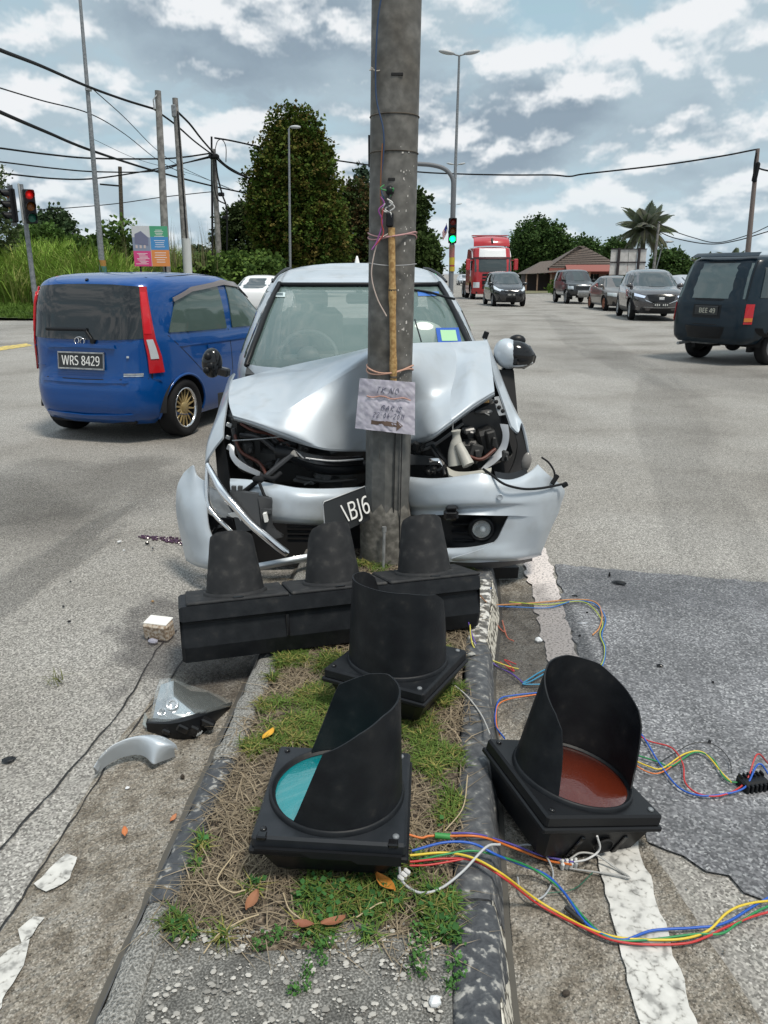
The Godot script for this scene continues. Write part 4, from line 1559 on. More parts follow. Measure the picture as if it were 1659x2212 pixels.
	# black people carrier beside the truck
	var bk = paint(lin(0.018, 0.019, 0.022), 0.25, 0.9, 0.2)
	sl = [[.20, -1.95, 1.95, .72], [.30, -2.08, 2.07, .79], [.45, -2.10, 2.12, .82], [.62, -2.10, 2.12, .83], [.76, -2.09, 2.06, .83], [.88, -2.07, 1.85, .825], [.96, -2.06, 1.6, .815], [1.04, -2.05, 1.35, .80], [1.2, -2.02, 1.05, .76], [1.4, -1.96, .68, .70], [1.52, -1.88, .42, .64], [1.58, -1.72, .15, .56], [1.62, -1.3, -.3, .40], [1.63, -1.0, -.5, .2]]
	spec = {
		"name": "people_carrier", "label": "black people carrier driving towards the junction beside the red truck", "category": "car",
		"pos": Vector3(6.0, 0, -40.0), "turn": PI + 0.02, "slices": sl, "wheels": [-1.35, 1.3], "r": 0.30, "paint": bk, "mirror": [1.0, 1.02],
		"panels": [
			["windscreen", "F", [[-.66, 1.05], [0, 1.03], [.66, 1.05]], [[-.55, 1.50], [0, 1.52], [.55, 1.50]], 0.012, M.tint_blue],
			["side_window", "R", [[-1.8, 1.0], [-.3, .99], [.98, .99]], [[-1.7, 1.42], [-.3, 1.50], [.42, 1.44]], 0.012, M.tint, 1],
			["headlight", "A", [[33, .70], [49, .80]], [[30, .75], [49, .97]], 0.016, M.head_lens, 1],
			["grille", "F", [[-.30, .66], [.30, .66]], [[-.36, .76], [.36, .76]], 0.014, M.black_gloss],
			["grille_trim", "F", [[-.62, .80], [-.3, .735], [0, .72], [.3, .735], [.62, .80]], [[-.62, .825], [-.3, .76], [0, .745], [.3, .76], [.62, .825]], 0.012, M.chrome],
			["lower_grille", "F", [[-.62, .26], [.62, .26]], [[-.55, .44], [.55, .44]], 0.014, M.black_satin],
		]}
	rc = generic_car(spec)
	plate_on(rc[0], rc[1], "F", 0.0, .56, .46, .12, "")
	illegible(rc[0], "number_plate", 6, .36, 0.08)

	# old dark blue van at the right edge, seen from behind
	var dk = paint(lin(0.006, 0.016, 0.026), 0.35, 0.3, 0.0)
	dk.metallic_specular = 0.3
	sl = [[.36, -2.0, 1.7, .72], [.44, -2.05, 1.8, .79], [.60, -2.06, 1.86, .815], [.80, -2.05, 1.88, .82], [1.0, -2.03, 1.85, .815], [1.1, -2.0, 1.78, .81], [1.25, -1.95, 1.55, .79], [1.45, -1.89, 1.25, .765], [1.62, -1.82, 1.0, .74], [1.72, -1.76, .85, .71], [1.78, -1.66, .62, .64], [1.81, -1.4, .3, .46], [1.82, -.9, .0, .2]]
	spec = {
		"name": "van", "label": "old dark blue van at the right edge, its tailgate towards us", "category": "van",
		"pos": Vector3(7.33, 0, -14.7), "turn": -1.05, "slices": sl, "nr": 9.0, "wheels": [-1.22, 1.10], "r": 0.31, "paint": dk, "wheel": "steel", "rim": mat(lin(0.24, 0.24, 0.24), 0.6, 0.3), "arch_mat": M.black_satin, "mirror": [1.2, 1.15], "mirror_mat": M.black_satin,
		"panels": [
			["rear_window", "B", [[-.66, 1.10], [.66, 1.10]], [[-.61, 1.67], [.61, 1.67]], 0.012, mat(lin(0.10, 0.135, 0.14), 0.05)],
			["window_seal", "B", [[-.69, 1.07], [.69, 1.07]], [[-.64, 1.70], [.64, 1.70]], 0.007, M.black_satin],
			["side_window", "R", [[-1.75, 1.12], [-.9, 1.12]], [[-1.62, 1.60], [-.9, 1.62]], 0.012, M.tint_blue, 1],
			["side_window", "R", [[-.8, 1.12], [.1, 1.12]], [[-.8, 1.62], [.1, 1.62]], 0.012, M.tint_blue, 1],
			["side_window", "R", [[.2, 1.12], [1.3, 1.12]], [[.2, 1.62], [.9, 1.60]], 0.012, M.tint_blue, 1],
			["taillight", "A", [[138.5, .70], [134.0, .70]], [[138.5, 1.02], [134.0, 1.02]], 0.015, M.red_lens, 1],
			["taillight_lens", "A", [[138.4, .74], [134.2, .74]], [[138.4, .80], [134.2, .80]], 0.022, M.amber_lens, 1],
			["bumper", "B", [[-.80, .46], [.80, .46]], [[-.80, .64], [.80, .64]], 0.09, M.black_satin],
			["tailgate_gap", "B", [[-.68, .665], [.68, .665]], [[-.68, .68], [.68, .68]], 0.002, M.dark],
			["plate_recess", "B", [[-.28, .78], [.28, .78]], [[-.28, 1.0], [.28, 1.0]], 0.003, M.black_satin],
			["spoiler", "B", [[-.62, 1.72], [.62, 1.72]], [[-.60, 1.765], [.60, 1.765]], 0.09, dk],
		]}
	rc = generic_car(spec)
	var pl = plate_on(rc[0], rc[1], "B", 0.0, .90, .46, .15, "")
	part("lettering", letters("BEE 49", 0.11, 0.003), mat(lin(0.62, 0.60, 0.50), 0.6), pl, Vector3(0.02, 0, 0.0065))
	var m = sh()
	m.tube(spline([Vector3(-0.45, 0.36, 1.7), Vector3(-0.45, 0.33, 2.0), Vector3(-0.45, 0.32, 2.14)], 4), 0.028, 10)
	m.box(Vector3(-0.35, 0.38, 1.55), Vector3(0.5, 0.16, 0.3), 0.05)
	part("exhaust", m, M.steel, rc[0])
	m = sh()
	m.tube([Vector3(-0.6, 0.31, 1.22), Vector3(0.6, 0.31, 1.22)], 0.05, 10)
	m.ball(Vector3(0, 0.31, 1.22), Vector3(0.14, 0.13, 0.14))
	part("rear_axle", m, M.dark, rc[0])

	# white saloon between the blue car and the crashed one
	sl = [[.20, -2.0, 2.0, .76], [.30, -2.17, 2.12, .82], [.48, -2.2, 2.18, .845], [.62, -2.2, 2.18, .85], [.76, -2.18, 2.10, .85], [.86, -2.15, 1.8, .84], [.92, -2.1, 1.4, .83], [.98, -1.95, 1.05, .81], [1.10, -1.55, .85, .76], [1.25, -1.2, .5, .68], [1.36, -.95, .25, .61], [1.43, -.7, .0, .50], [1.46, -.45, -.2, .25]]
	spec = {
		"name": "white_saloon", "label": "white saloon seen over the blue hatchback's bonnet, beside the silver car's pillar", "category": "car",
		"pos": Vector3(-4.6, 0, -31.0), "turn": -0.1, "slices": sl, "wheels": [-1.3, 1.28], "r": 0.31, "paint": M.white_paint, "mirror": [.72, .98],
		"panels": [
			["rear_window", "B", [[-.66, 1.0], [.66, 1.0]], [[-.55, 1.34], [.55, 1.34]], 0.012, M.tint_blue],
			["side_window", "R", [[-1.3, .97], [-.3, .955], [.72, .955]], [[-.95, 1.27], [-.3, 1.36], [.22, 1.30]], 0.012, M.tint, 1],
			["taillight", "A", [[139, .66], [131, .66]], [[139, .84], [131, .84]], 0.01, M.red_lens, 1],
			["windscreen", "F", [[-.64, 1.0], [.64, 1.0]], [[-.55, 1.34], [.55, 1.34]], 0.012, M.tint],
		]}
	generic_car(spec)
	# two far cars
	var g2 = paint(lin(0.45, 0.47, 0.5), 0.3, 0.7, 0.4)
	spec = {
		"name": "far_car", "label": "tiny pale car far up the road, left of the red truck", "category": "car", "pos": G(1001, 616) * Vector3(1, 0, 1), "turn": PI, "slices": sl, "wheels": [-1.3, 1.28], "r": 0.31, "paint": g2, "ns": 20,
		"panels": [["windscreen", "F", [[-.66, 1.0], [.66, 1.0]], [[-.55, 1.34], [.55, 1.34]], 0.012, M.tint_blue], ["headlight", "A", [[30, .64], [49, .64]], [[30, .78], [49, .78]], 0.016, M.head_lens, 1], ["grille", "F", [[-.5, .3], [.5, .3]], [[-.5, .6], [.5, .6]], 0.016, M.black_satin]]}
	generic_car(spec)
	spec = {
		"name": "parked_car", "label": "small pale blue car just showing between the grey crossover and the dark van", "category": "car", "pos": D(1484, 640, 38.0) * Vector3(1, 0, 1), "turn": PI + 0.3, "slices": sl, "wheels": [-1.3, 1.28], "r": 0.31, "paint": g2, "ns": 20,
		"panels": [["windscreen", "F", [[-.66, 1.0], [.66, 1.0]], [[-.55, 1.34], [.55, 1.34]], 0.012, M.tint_blue], ["headlight", "A", [[30, .64], [49, .64]], [[30, .78], [49, .78]], 0.016, M.head_lens, 1], ["grille", "F", [[-.5, .3], [.5, .3]], [[-.5, .6], [.5, .6]], 0.016, M.black_satin]]}
	generic_car(spec)
	red_truck()

func illegible(root, called, n, w, h):
	# worn characters on a plate too far off to read
	var pl = root.get_node(called)
	var m = sh()
	for i in n:
		if i == 3: continue
		var x = (i - (n - 1) * 0.5) / n * w
		m.box(Vector3(x, 0, 0.0075), Vector3(w / n * 0.55, h * (0.8 + 0.2 * (i % 2)), 0.002), 0.0)
	part("lettering", m, mat(lin(0.5, 0.5, 0.48), 0.6), pl)

func red_truck():
	var red = paint(lin(0.40, 0.012, 0.018), 0.3, 0.8)
	var sl = [[.35, -2.4, 1.20, 1.18], [.5, -2.4, 1.28, 1.23], [.8, -2.4, 1.31, 1.245], [1.3, -2.4, 1.30, 1.245], [1.8, -2.4, 1.25, 1.24], [2.1, -2.4, 1.17, 1.23], [2.5, -2.4, 1.02, 1.20], [2.85, -2.4, .88, 1.17], [3.0, -2.35, .78, 1.14], [3.06, -2.0, .4, 1.0], [3.08, -1.5, .0, .6]]
	var root = thing("red_truck", "red lorry cab with a white upper half and red roof deflector, coming down the road", "truck", Vector3(6.55, 0, -50.0), PI + 0.02)
	var c = Car.new(sl, 9.0, 6.0)
	var wh = [[.35, .50, .58]]
	var m = sh()
	c.body(m, wh, 30, 0.06)
	part("cab", m, red, root)
	underbody(root, c, wh, .5)
	for w in [.35, -2.6, -3.9]:
		for sg in [1.0, -1.0]:
			add_wheel(root, Vector3(sg * 1.05, .5, -w), .5, .28, "steel", M.steel, M.steel, sg > 0)
	for e in [["upper_panel", "F", -1.16, 2.44, 1.16, 3.05, M.white_paint], ["windscreen", "F", -1.06, 1.62, 1.06, 2.36, M.tint_blue], ["sun_visor", "F", -1.10, 2.34, 1.10, 2.46, mat(lin(0.05, 0.01, 0.012), 0.3)], ["grille", "F", -.62, .88, .62, 1.52, M.black_satin], ["grille_bar", "F", -.62, 1.12, .62, 1.18, red], ["grille_bar", "F", -.62, 1.30, .62, 1.36, red], ["bumper", "F", -1.16, .36, 1.16, .62, red], ["lower_grille", "F", -.6, .64, .6, .82, M.black_satin], ["headlight", "F", -1.12, .70, -.78, 1.02, M.head_lens], ["headlight", "F", .78, .70, 1.12, 1.02, M.head_lens], ["side_window", "R", -.1, 1.72, .75, 2.42, M.tint_blue], ["side_window", "L", -.1, 1.72, .75, 2.42, M.tint_blue], ["number_plate", "F", -.26, .44, .26, .55, M.plate]]:
		m = sh()
		c.rect(m, e[1], e[2], e[3], e[4], e[5], 0.06 if e[0] in ["sun_visor", "bumper"] else (0.045 if e[0] == "grille_bar" else 0.03))
		part(e[0], m, e[6], root)
	# roof deflector, open at its front edge
	m = sh()
	var rows = []
	for i in 7:
		var t = i / 6.0
		var row = []
		for k in 9:
			var u = (k - 4) / 4.0
			row.append(Vector3(u * (1.10 - 0.04 * t), 3.14 + 0.60 * sin(t * PI * 0.5) - 0.04 * u * u, -0.72 + 1.25 * t * t + 0.25 * u * u))
		rows.append(row)
	m.sheet(rows, 0.05)
	part("roof_deflector", m, red, root)
	m = sh()
	m.box(Vector3(0, 3.76, 0.55), Vector3(2.2, 0.06, 0.5), 0.02)
	part("deflector_top", m, mat(lin(0.32, 0.02, 0.03), 0.3), root)
	m = sh()
	m.box(Vector3(0, 3.42, -0.62), Vector3(0.12, 0.34, 0.1), 0.03, Basis(Vector3.RIGHT, 0.5))
	part("deflector_vent", m, M.black_satin, root)
	for sg in [-1.0, 1.0]:
		m = sh()
		m.box(Vector3(sg * 1.46, 2.05, -0.85), Vector3(0.26, 0.66, 0.14), 0.04)
		m.bar(Vector3(sg * 1.18, 2.3, -0.8), Vector3(sg * 1.4, 2.3, -0.85), 0.05, 0.05)
		part("wing_mirror", m, red, root)
	m = sh()
	m.box(Vector3(0, .75, 2.6), Vector3(0.9, 0.3, 4.4), 0.02)
	part("chassis", m, M.dark, root)

# ---------------------------------------------------------------- the crashed silver car
func P(a) -> Vector3:
	return D(a[0], a[1], a[2])

func pts_of(list) -> Array:
	var o = []
	for e in list:
		o.append(D(e[0], e[1], e[2]))
	return o

func rows_of(list) -> Array:
	var o = []
	for r in list:
		o.append(pts_of(r))
	return o

func crashed_car():
	var root = thing("silver_car", "crashed silver car, its bonnet folded round the pole and its bumper torn off", "car", Vector3(-0.175, 0.05, -5.52), PI + 0.054)
	var sl = [[.25, -1.98, 1.12, .72], [.45, -2.05, 1.20, .80], [.7, -2.06, 1.20, .815], [.86, -2.04, 1.20, .81], [.93, -2.0, 1.17, .80], [1.0, -1.9, 1.09, .775], [1.10, -1.5, .92, .735], [1.22, -1.25, .72, .69], [1.33, -1.05, .53, .64], [1.385, -.95, .43, .605], [1.43, -.82, .31, .565], [1.475, -.62, .12, .49], [1.505, -.4, -.08, .37], [1.52, -.2, -.12, .2]]
	var c = Car.new(sl, 5.0, 4.2)
	var m = sh()
	var gf = sh()
	var gr = sh()
	c.body(m, [[-1.30, .29, .33]], 44, 0.03, [.945, 1.375], gf, [1.06, 1.32], gr)
	part("body", m, M.silver, root)
	var wg = glass_mat(lin(0.185, 0.27, 0.255), 0.54)  # reflected sky haze is painted into the milky tint of the pane
	part("windscreen", gf, wg, root)
	part("rear_window", gr, glass_mat(Color(0.8, 0.95, 0.92), 0.15), root)
	# black frame of the windscreen
	m = sh()
	for sg in [-1.0, 1.0]:
		var f = []
		for k in 14:
			var h = lerpf(.93, 1.385, k / 13.0)
			var q = c.sec(h)
			var p = c.end(true, sg * q[3] * pow(0.5, 1.0 / 4.2), h)
			f.append(p + Vector3(0, 0.006, -0.008))
		m.tube(f, 0.019, 8)
	var f2 = []
	for k in 15:
		var q = c.sec(1.378)
		f2.append(c.end(true, lerpf(-1, 1, k / 14.0) * q[3] * pow(0.5, 1.0 / 4.2), 1.378) + Vector3(0, 0.008, -0.006))
	m.tube(f2, 0.014, 8)
	part("windscreen_seal", m, M.black_satin, root)
	# ditches along the roof
	for sg in [-1.0, 1.0]:
		m = sh()
		var f = []
		for e in [[1.39, .40, .555], [1.435, .22, .53], [1.468, -.02, .50], [1.478, -.3, .48]]:
			f.append(Vector3(sg * e[2], e[0] + 0.012, -e[1]))
		m.tube(spline(f, 5), 0.008, 6)
		part("roof_ditch", m, M.black_satin, root)
	m = sh()
	m.lathe([Vector2(0.022, 0.0), Vector2(0.014, 0.03), Vector2(0.006, 0.06), Vector2(0, 0.062)], 10, Transform3D(Basis(), Vector3(0.0, 1.515, 0.42)))
	part("aerial", m, M.white_text, root)
	# side windows
	for w in ["L", "R"]:
		m = sh()
		c.panel(m, w, dim([[-1.1, 1.02], [-.15, .99]]), dim([[-.85, 1.30], [-.12, 1.36]]), 0.004)
		part("side_window", m, M.tint, root)
		m = sh()
		c.panel(m, w, dim([[-.05, .985], [.82, .97]]), dim([[-.05, 1.365], [.40, 1.33]]), 0.004)
		part("side_window", m, M.tint, root)
		m = sh()
		c.panel(m, w, dim([[-.1, .3], [-.09, .3]]), dim([[-.1, .97], [-.09, .97]]), 0.001)
		part("door_gap", m, M.dark, root)
	# cabin
	var cab = mat(lin(0.030, 0.032, 0.033), 0.8)
	var trim = mat(lin(0.075, 0.08, 0.08), 0.7)
	m = sh()
	var rows = []
	for i in 8:
		var r = []
		for k in 13:
			var u = (k - 6) / 6.0
			var t = i / 7.0
			r.append(Vector3(u * 0.68, 0.90 + 0.055 * sin(t * PI) - 0.28 * smoothstep(0.75, 1.0, t) + 0.04 * exp(-pow((u + 0.0) * 3.0, 2)) * t, -1.08 + 0.52 * t + 0.05 * u * u))
		rows.append(r)
	m.sheet(rows, 0.03)
	part("dashboard", m, mat(lin(0.055, 0.058, 0.06), 0.75), root)
	m = sh()
	var ring = []
	var wb = Basis(Vector3.RIGHT, -1.05)
	for k in 33:
		var a = TAU * k / 32.0
		ring.append(Vector3(0.34, 0.93, -0.44) + wb * Vector3(cos(a) * 0.185, 0, sin(a) * 0.185))
	m.tube(ring, 0.015, 8)
	m.bar(Vector3(0.34, 0.93, -0.44) + wb * Vector3(-0.17, 0, 0), Vector3(0.34, 0.93, -0.44) + wb * Vector3(0.17, 0, 0), 0.05, 0.02, wb.y, 0.008)
	m.ball(Vector3(0.34, 0.935, -0.45), Vector3(0.075, 0.04, 0.075), wb)
	part("steering_wheel", m, mat(lin(0.12, 0.13, 0.13), 0.5), root)
	for sg in [-1.0, 1.0]:
		m = sh()
		m.box(Vector3(sg * 0.35, 0.55, 0.30), Vector3(0.48, 0.16, 0.5), 0.06)
		m.box(Vector3(sg * 0.35, 0.90, 0.58), Vector3(0.48, 0.62, 0.16), 0.06, Basis(Vector3.RIGHT, 0.25))
		m.box(Vector3(sg * 0.35, 1.26, 0.66), Vector3(0.25, 0.17, 0.10), 0.04, Basis(Vector3.RIGHT, 0.15))
		part("seat", m, trim, root)
	m = sh()
	m.box(Vector3(0, 0.75, 1.18), Vector3(1.25, 0.7, 0.2), 0.08, Basis(Vector3.RIGHT, 0.3))
	part("rear_seat", m, cab, root)
	m = sh()
	m.box(Vector3(0, 0.40, 0.1), Vector3(1.45, 0.06, 2.5), 0.0)
	part("floor", m, cab, root)
	m = sh()
	m.box(Vector3(-0.02, 1.30, -0.42), Vector3(0.22, 0.065, 0.03), 0.02)
	m.bar(Vector3(0, 1.33, -0.42), Vector3(0, 1.37, -0.40), 0.02, 0.02)
	part("rear_view_mirror", m, cab, root)
	# inflated airbag by the passenger's side of the dashboard
	m = sh()
	m.ball(Vector3(-0.36, 1.06, -0.74), Vector3(0.17, 0.12, 0.14), Basis(Vector3.UP, 0.3), 20, 14)
	m.ball(Vector3(-0.22, 1.04, -0.75), Vector3(0.12, 0.10, 0.12), Basis(), 14, 10)
	var bag = mat(lin(0.80, 0.86, 0.78), 0.8)
	bag.rim_enabled = true
	bag.rim = 0.3
	part("airbag", m, bag, root)
	# stickers on the glass; the thin blue strip near the top is a painted reflection
	for e in [[[-.44, 1.055], [-.59, 1.05], 0.105, lin(0.02, 0.09, 0.42), 0.0045], [[-.465, 1.07], [-.565, 1.066], 0.07, lin(0.35, 0.60, 0.35), 0.006], [[-.36, 1.315], [-.50, 1.315], 0.03, lin(0.05, 0.16, 0.50), 0.0045], [[.47, 1.31], [.54, 1.31], 0.032, lin(0.55, 0.65, 0.66), 0.0045], [[.485, 1.318], [.527, 1.318], 0.018, lin(0.10, 0.14, 0.15), 0.006]]:
		m = sh()
		var a = e[0]
		var b = e[1]
		c.panel(m, "F", dim([[a[0], a[1]], [b[0], b[1]]]), dim([[a[0], a[1] + e[2] * 0.8], [b[0], b[1] + e[2] * 0.8]]), e[4], 3, 3, 0.001)
		part("sticker_and_reflection", m, mat(e[3], 0.3), root)
	# rear wheels and the floor
	underbody(root, c, [[-1.30, .29, .33]], .28)
	for sg in [1.0, -1.0]:
		add_wheel(root, Vector3(sg * 0.70, 0.26, 1.30), 0.285, 0.18, "five", M.steel, M.steel, sg > 0)
		add_wheel(root, Vector3(sg * 0.69, 0.26, -1.16), 0.285, 0.18, "five", M.steel, M.steel, sg > 0)

	# ---- the broken front, panel by panel
	# bonnet left of the pole (as seen), creased along a ridge that runs down from the pole
	var ba = rows_of([
		[[499, 822, 4.42], [560, 806, 4.40], [630, 789, 4.34], [700, 774, 4.24], [750, 763, 4.14], [797, 752, 4.02], [838, 750, 3.98]],
		[[497, 836, 4.27], [562, 826, 4.22], [632, 815, 4.12], [700, 790, 4.04], [752, 772, 3.99], [795, 760, 3.94], [838, 758, 3.93]],
		[[494, 852, 4.10], [555, 855, 4.02], [618, 855, 3.92], [680, 826, 3.90], [738, 799, 3.90], [790, 772, 3.91], [838, 768, 3.92]],
		[[494, 868, 3.96], [548, 884, 3.82], [607, 889, 3.735], [665, 856, 3.80], [725, 820, 3.86], [785, 786, 3.905], [838, 780, 3.93]]])
	var bb = rows_of([
		[[494, 868, 3.96], [548, 884, 3.82], [607, 889, 3.735], [665, 856, 3.80], [725, 820, 3.86], [785, 786, 3.905], [838, 780, 3.93]],
		[[498, 884, 3.85], [550, 897, 3.765], [606, 911, 3.69], [672, 894, 3.745], [728, 872, 3.815], [786, 850, 3.91], [838, 847, 3.94]],
		[[503, 897, 3.76], [556, 913, 3.70], [614, 935, 3.66], [678, 950, 3.68], [726, 946, 3.77], [785, 930, 3.905], [838, 926, 3.945]],
		[[505, 903, 3.80], [557, 921, 3.74], [615, 944, 3.70], [683, 964, 3.67], [724, 970, 3.76], [785, 971, 3.90], [838, 970, 3.95]]])
	m = sh()
	m.sheet(refine(ba, 5, 6), 0.012, Vector3(0, -1, -0.4))
	m.sheet(refine(bb, 5, 6), 0.012, Vector3(0, -1, -0.4))
	wpart("bonnet", m, M.silver, root)
	# bonnet right of the pole, folded along a groove
	var br = rows_of([
		[[838, 750, 3.98], [885, 742, 4.06], [925, 740, 4.16], [972, 739, 4.30], [1016, 737, 4.38], [1052, 735, 4.45]],
		[[838, 770, 3.94], [886, 762, 3.98], [932, 763, 4.07], [985, 765, 4.20], [1024, 757, 4.23], [1056, 752, 4.32]],
		[[838, 806, 3.92], [888, 800, 3.93], [938, 806, 3.99], [984, 806, 4.09], [1020, 790, 4.06], [1060, 776, 4.18]],
		[[838, 856, 3.94], [890, 854, 3.95], [936, 858, 3.92], [974, 848, 3.95], [1016, 828, 3.92], [1064, 806, 4.06]],
		[[838, 914, 3.94], [890, 914, 3.94], [926, 908, 3.79], [972, 886, 3.78], [1022, 860, 3.82], [1067, 834, 3.96]],
		[[838, 952, 3.94], [894, 950, 3.90], [931, 938, 3.69], [976, 907, 3.70], [1024, 873, 3.79], [1068, 845, 3.91]],
		[[838, 958, 3.97], [895, 957, 3.94], [932, 946, 3.73], [977, 914, 3.74], [1025, 879, 3.83], [1069, 851, 3.95]]])
	m = sh()
	var p1 = []
	var p2 = []
	for r in br:
		p1.append(r.slice(0, 4))
		p2.append(r.slice(3, 6))
	m.sheet(refine(p1, 6, 5), 0.012, Vector3(0, -1, -0.4))
	m.sheet(refine(p2, 6, 5), 0.012, Vector3(0, -1, -0.4))
	wpart("bonnet", m, M.silver, root)
	# left fender (as seen)
	m = sh()
	rows = rows_of([
		[[506, 806, 4.55], [497, 826, 4.34], [493, 852, 4.12], [486, 894, 3.97], [482, 922, 3.90], [481, 944, 3.86]],
		[[498, 812, 4.56], [487, 842, 4.34], [477, 880, 4.12], [468, 912, 3.97], [463, 942, 3.90], [462, 968, 3.86]],
		[[492, 822, 4.58], [478, 864, 4.36], [465, 905, 4.14], [453, 940, 3.98], [447, 965, 3.90], [445, 996, 3.86]],
		[[490, 850, 4.6], [474, 898, 4.40], [458, 930, 4.20], [449, 955, 4.06], [444, 985, 3.97], [443, 1010, 3.92]],
		[[490, 900, 4.66], [474, 930, 4.44], [462, 955, 4.28], [452, 980, 4.14], [447, 1005, 4.05], [446, 1025, 4.0]]])
	m.sheet(refine(rows, 4, 4), 0.010, Vector3(0.5, -0.6, -0.3))
	wpart("fender", m, M.silver, root)
	# right fender
	m = sh()
	rows = rows_of([
		[[1044, 722, 4.60], [1058, 766, 4.36], [1068, 812, 4.15], [1085, 862, 4.0], [1097, 898, 3.92], [1105, 921, 3.88]],
		[[1051, 730, 4.60], [1068, 778, 4.38], [1082, 826, 4.17], [1100, 876, 4.02], [1112, 912, 3.94], [1120, 934, 3.89]],
		[[1056, 744, 4.62], [1078, 798, 4.40], [1094, 842, 4.19], [1112, 888, 4.03], [1124, 905, 3.97], [1128, 915, 3.94]],
		[[1060, 764, 4.64], [1086, 826, 4.44], [1104, 868, 4.24], [1122, 902, 4.10], [1138, 940, 3.98], [1145, 990, 3.92]],
		[[1062, 800, 4.7], [1088, 850, 4.50], [1106, 890, 4.34], [1124, 922, 4.18], [1136, 958, 4.08], [1142, 1005, 4.0]]])
	m.sheet(refine(rows, 4, 4), 0.010, Vector3(-0.5, -0.6, -0.3))
	wpart("fender", m, M.silver, root)
	# dark wheel liner shown where the right fender ends
	m = sh()
	rows = rows_of([[[1106, 922, 3.90], [1118, 960, 3.88], [1110, 1000, 3.86], [1095, 1032, 3.82]], [[1127, 912, 3.97], [1136, 955, 3.94], [1138, 995, 3.90], [1130, 1030, 3.84]]])
	m.sheet(refine(rows, 4, 4), 0.02, Vector3(0, 0, -1))
	wpart("wheel_liner", m, M.dark, root)
	m = sh()
	rows = rows_of([[[462, 945, 3.93], [466, 985, 3.92], [470, 1030, 3.90], [474, 1060, 3.88]], [[482, 945, 3.90], [490, 985, 3.88], [496, 1030, 3.85], [500, 1060, 3.84]]])
	m.sheet(refine(rows, 4, 4), 0.02, Vector3(0, 0, -1))
	wpart("wheel_liner", m, M.dark, root)

	# bumper, torn in three
	m = sh()
	rows = rows_of([
		[[397, 1021, 3.80], [407, 1012, 3.77], [417, 1006, 3.72], [424, 1026, 3.70], [434, 1036, 3.67], [444, 1041, 3.64]],
		[[383, 1050, 3.78], [396, 1050, 3.73], [409, 1050, 3.69], [421, 1052, 3.66], [433, 1054, 3.64], [445, 1058, 3.61]],
		[[380, 1095, 3.75], [392, 1095, 3.67], [405, 1094, 3.62], [419, 1093, 3.58], [433, 1092, 3.56], [446, 1090, 3.55]],
		[[386, 1140, 3.72], [398, 1142, 3.62], [411, 1143, 3.57], [425, 1144, 3.53], [440, 1146, 3.51], [452, 1144, 3.51]],
		[[394, 1176, 3.70], [407, 1181, 3.60], [422, 1184, 3.54], [438, 1187, 3.50], [455, 1188, 3.48], [474, 1184, 3.47]],
		[[400, 1205, 3.68], [413, 1211, 3.58], [428, 1216, 3.52], [445, 1219, 3.48], [468, 1221, 3.45], [520, 1221, 3.43]],
		[[402, 1211, 3.72], [415, 1219, 3.62], [430, 1225, 3.56], [447, 1229, 3.52], [470, 1231, 3.50], [520, 1231, 3.47]]])
	m.sheet(refine(rows, 4, 4), 0.008, Vector3(0.3, 0, -1))
	wpart("bumper_end", m, M.silver, root)
	m = sh()
	rows = rows_of([
		[[497, 1034, 3.72], [530, 1036, 3.66], [561, 1040, 3.62], [605, 1048, 3.57], [650, 1055, 3.55], [717, 1056, 3.60], [784, 1052, 3.70], [815, 1050, 3.76]],
		[[497, 1048, 3.66], [530, 1052, 3.61], [561, 1058, 3.57], [605, 1066, 3.53], [650, 1072, 3.51], [717, 1072, 3.56], [784, 1068, 3.66], [815, 1066, 3.74]],
		[[500, 1075, 3.64], [530, 1080, 3.59], [561, 1086, 3.55], [605, 1092, 3.51], [650, 1096, 3.50], [717, 1096, 3.55], [784, 1092, 3.65], [815, 1090, 3.74]],
		[[505, 1110, 3.63], [530, 1114, 3.58], [561, 1118, 3.54], [605, 1122, 3.51], [650, 1126, 3.50], [717, 1128, 3.55], [784, 1124, 3.66], [815, 1120, 3.75]],
		[[505, 1118, 3.70], [530, 1122, 3.65], [561, 1126, 3.62], [605, 1130, 3.58], [650, 1133, 3.57], [717, 1135, 3.62], [784, 1132, 3.72], [815, 1130, 3.80]]])
	m.sheet(refine(rows, 4, 4), 0.008, Vector3(0, 0, -1))
	wpart("bumper", m, M.silver, root)
	# right half of the bumper: upper part, then the strip round the lamp opening
	m = sh()
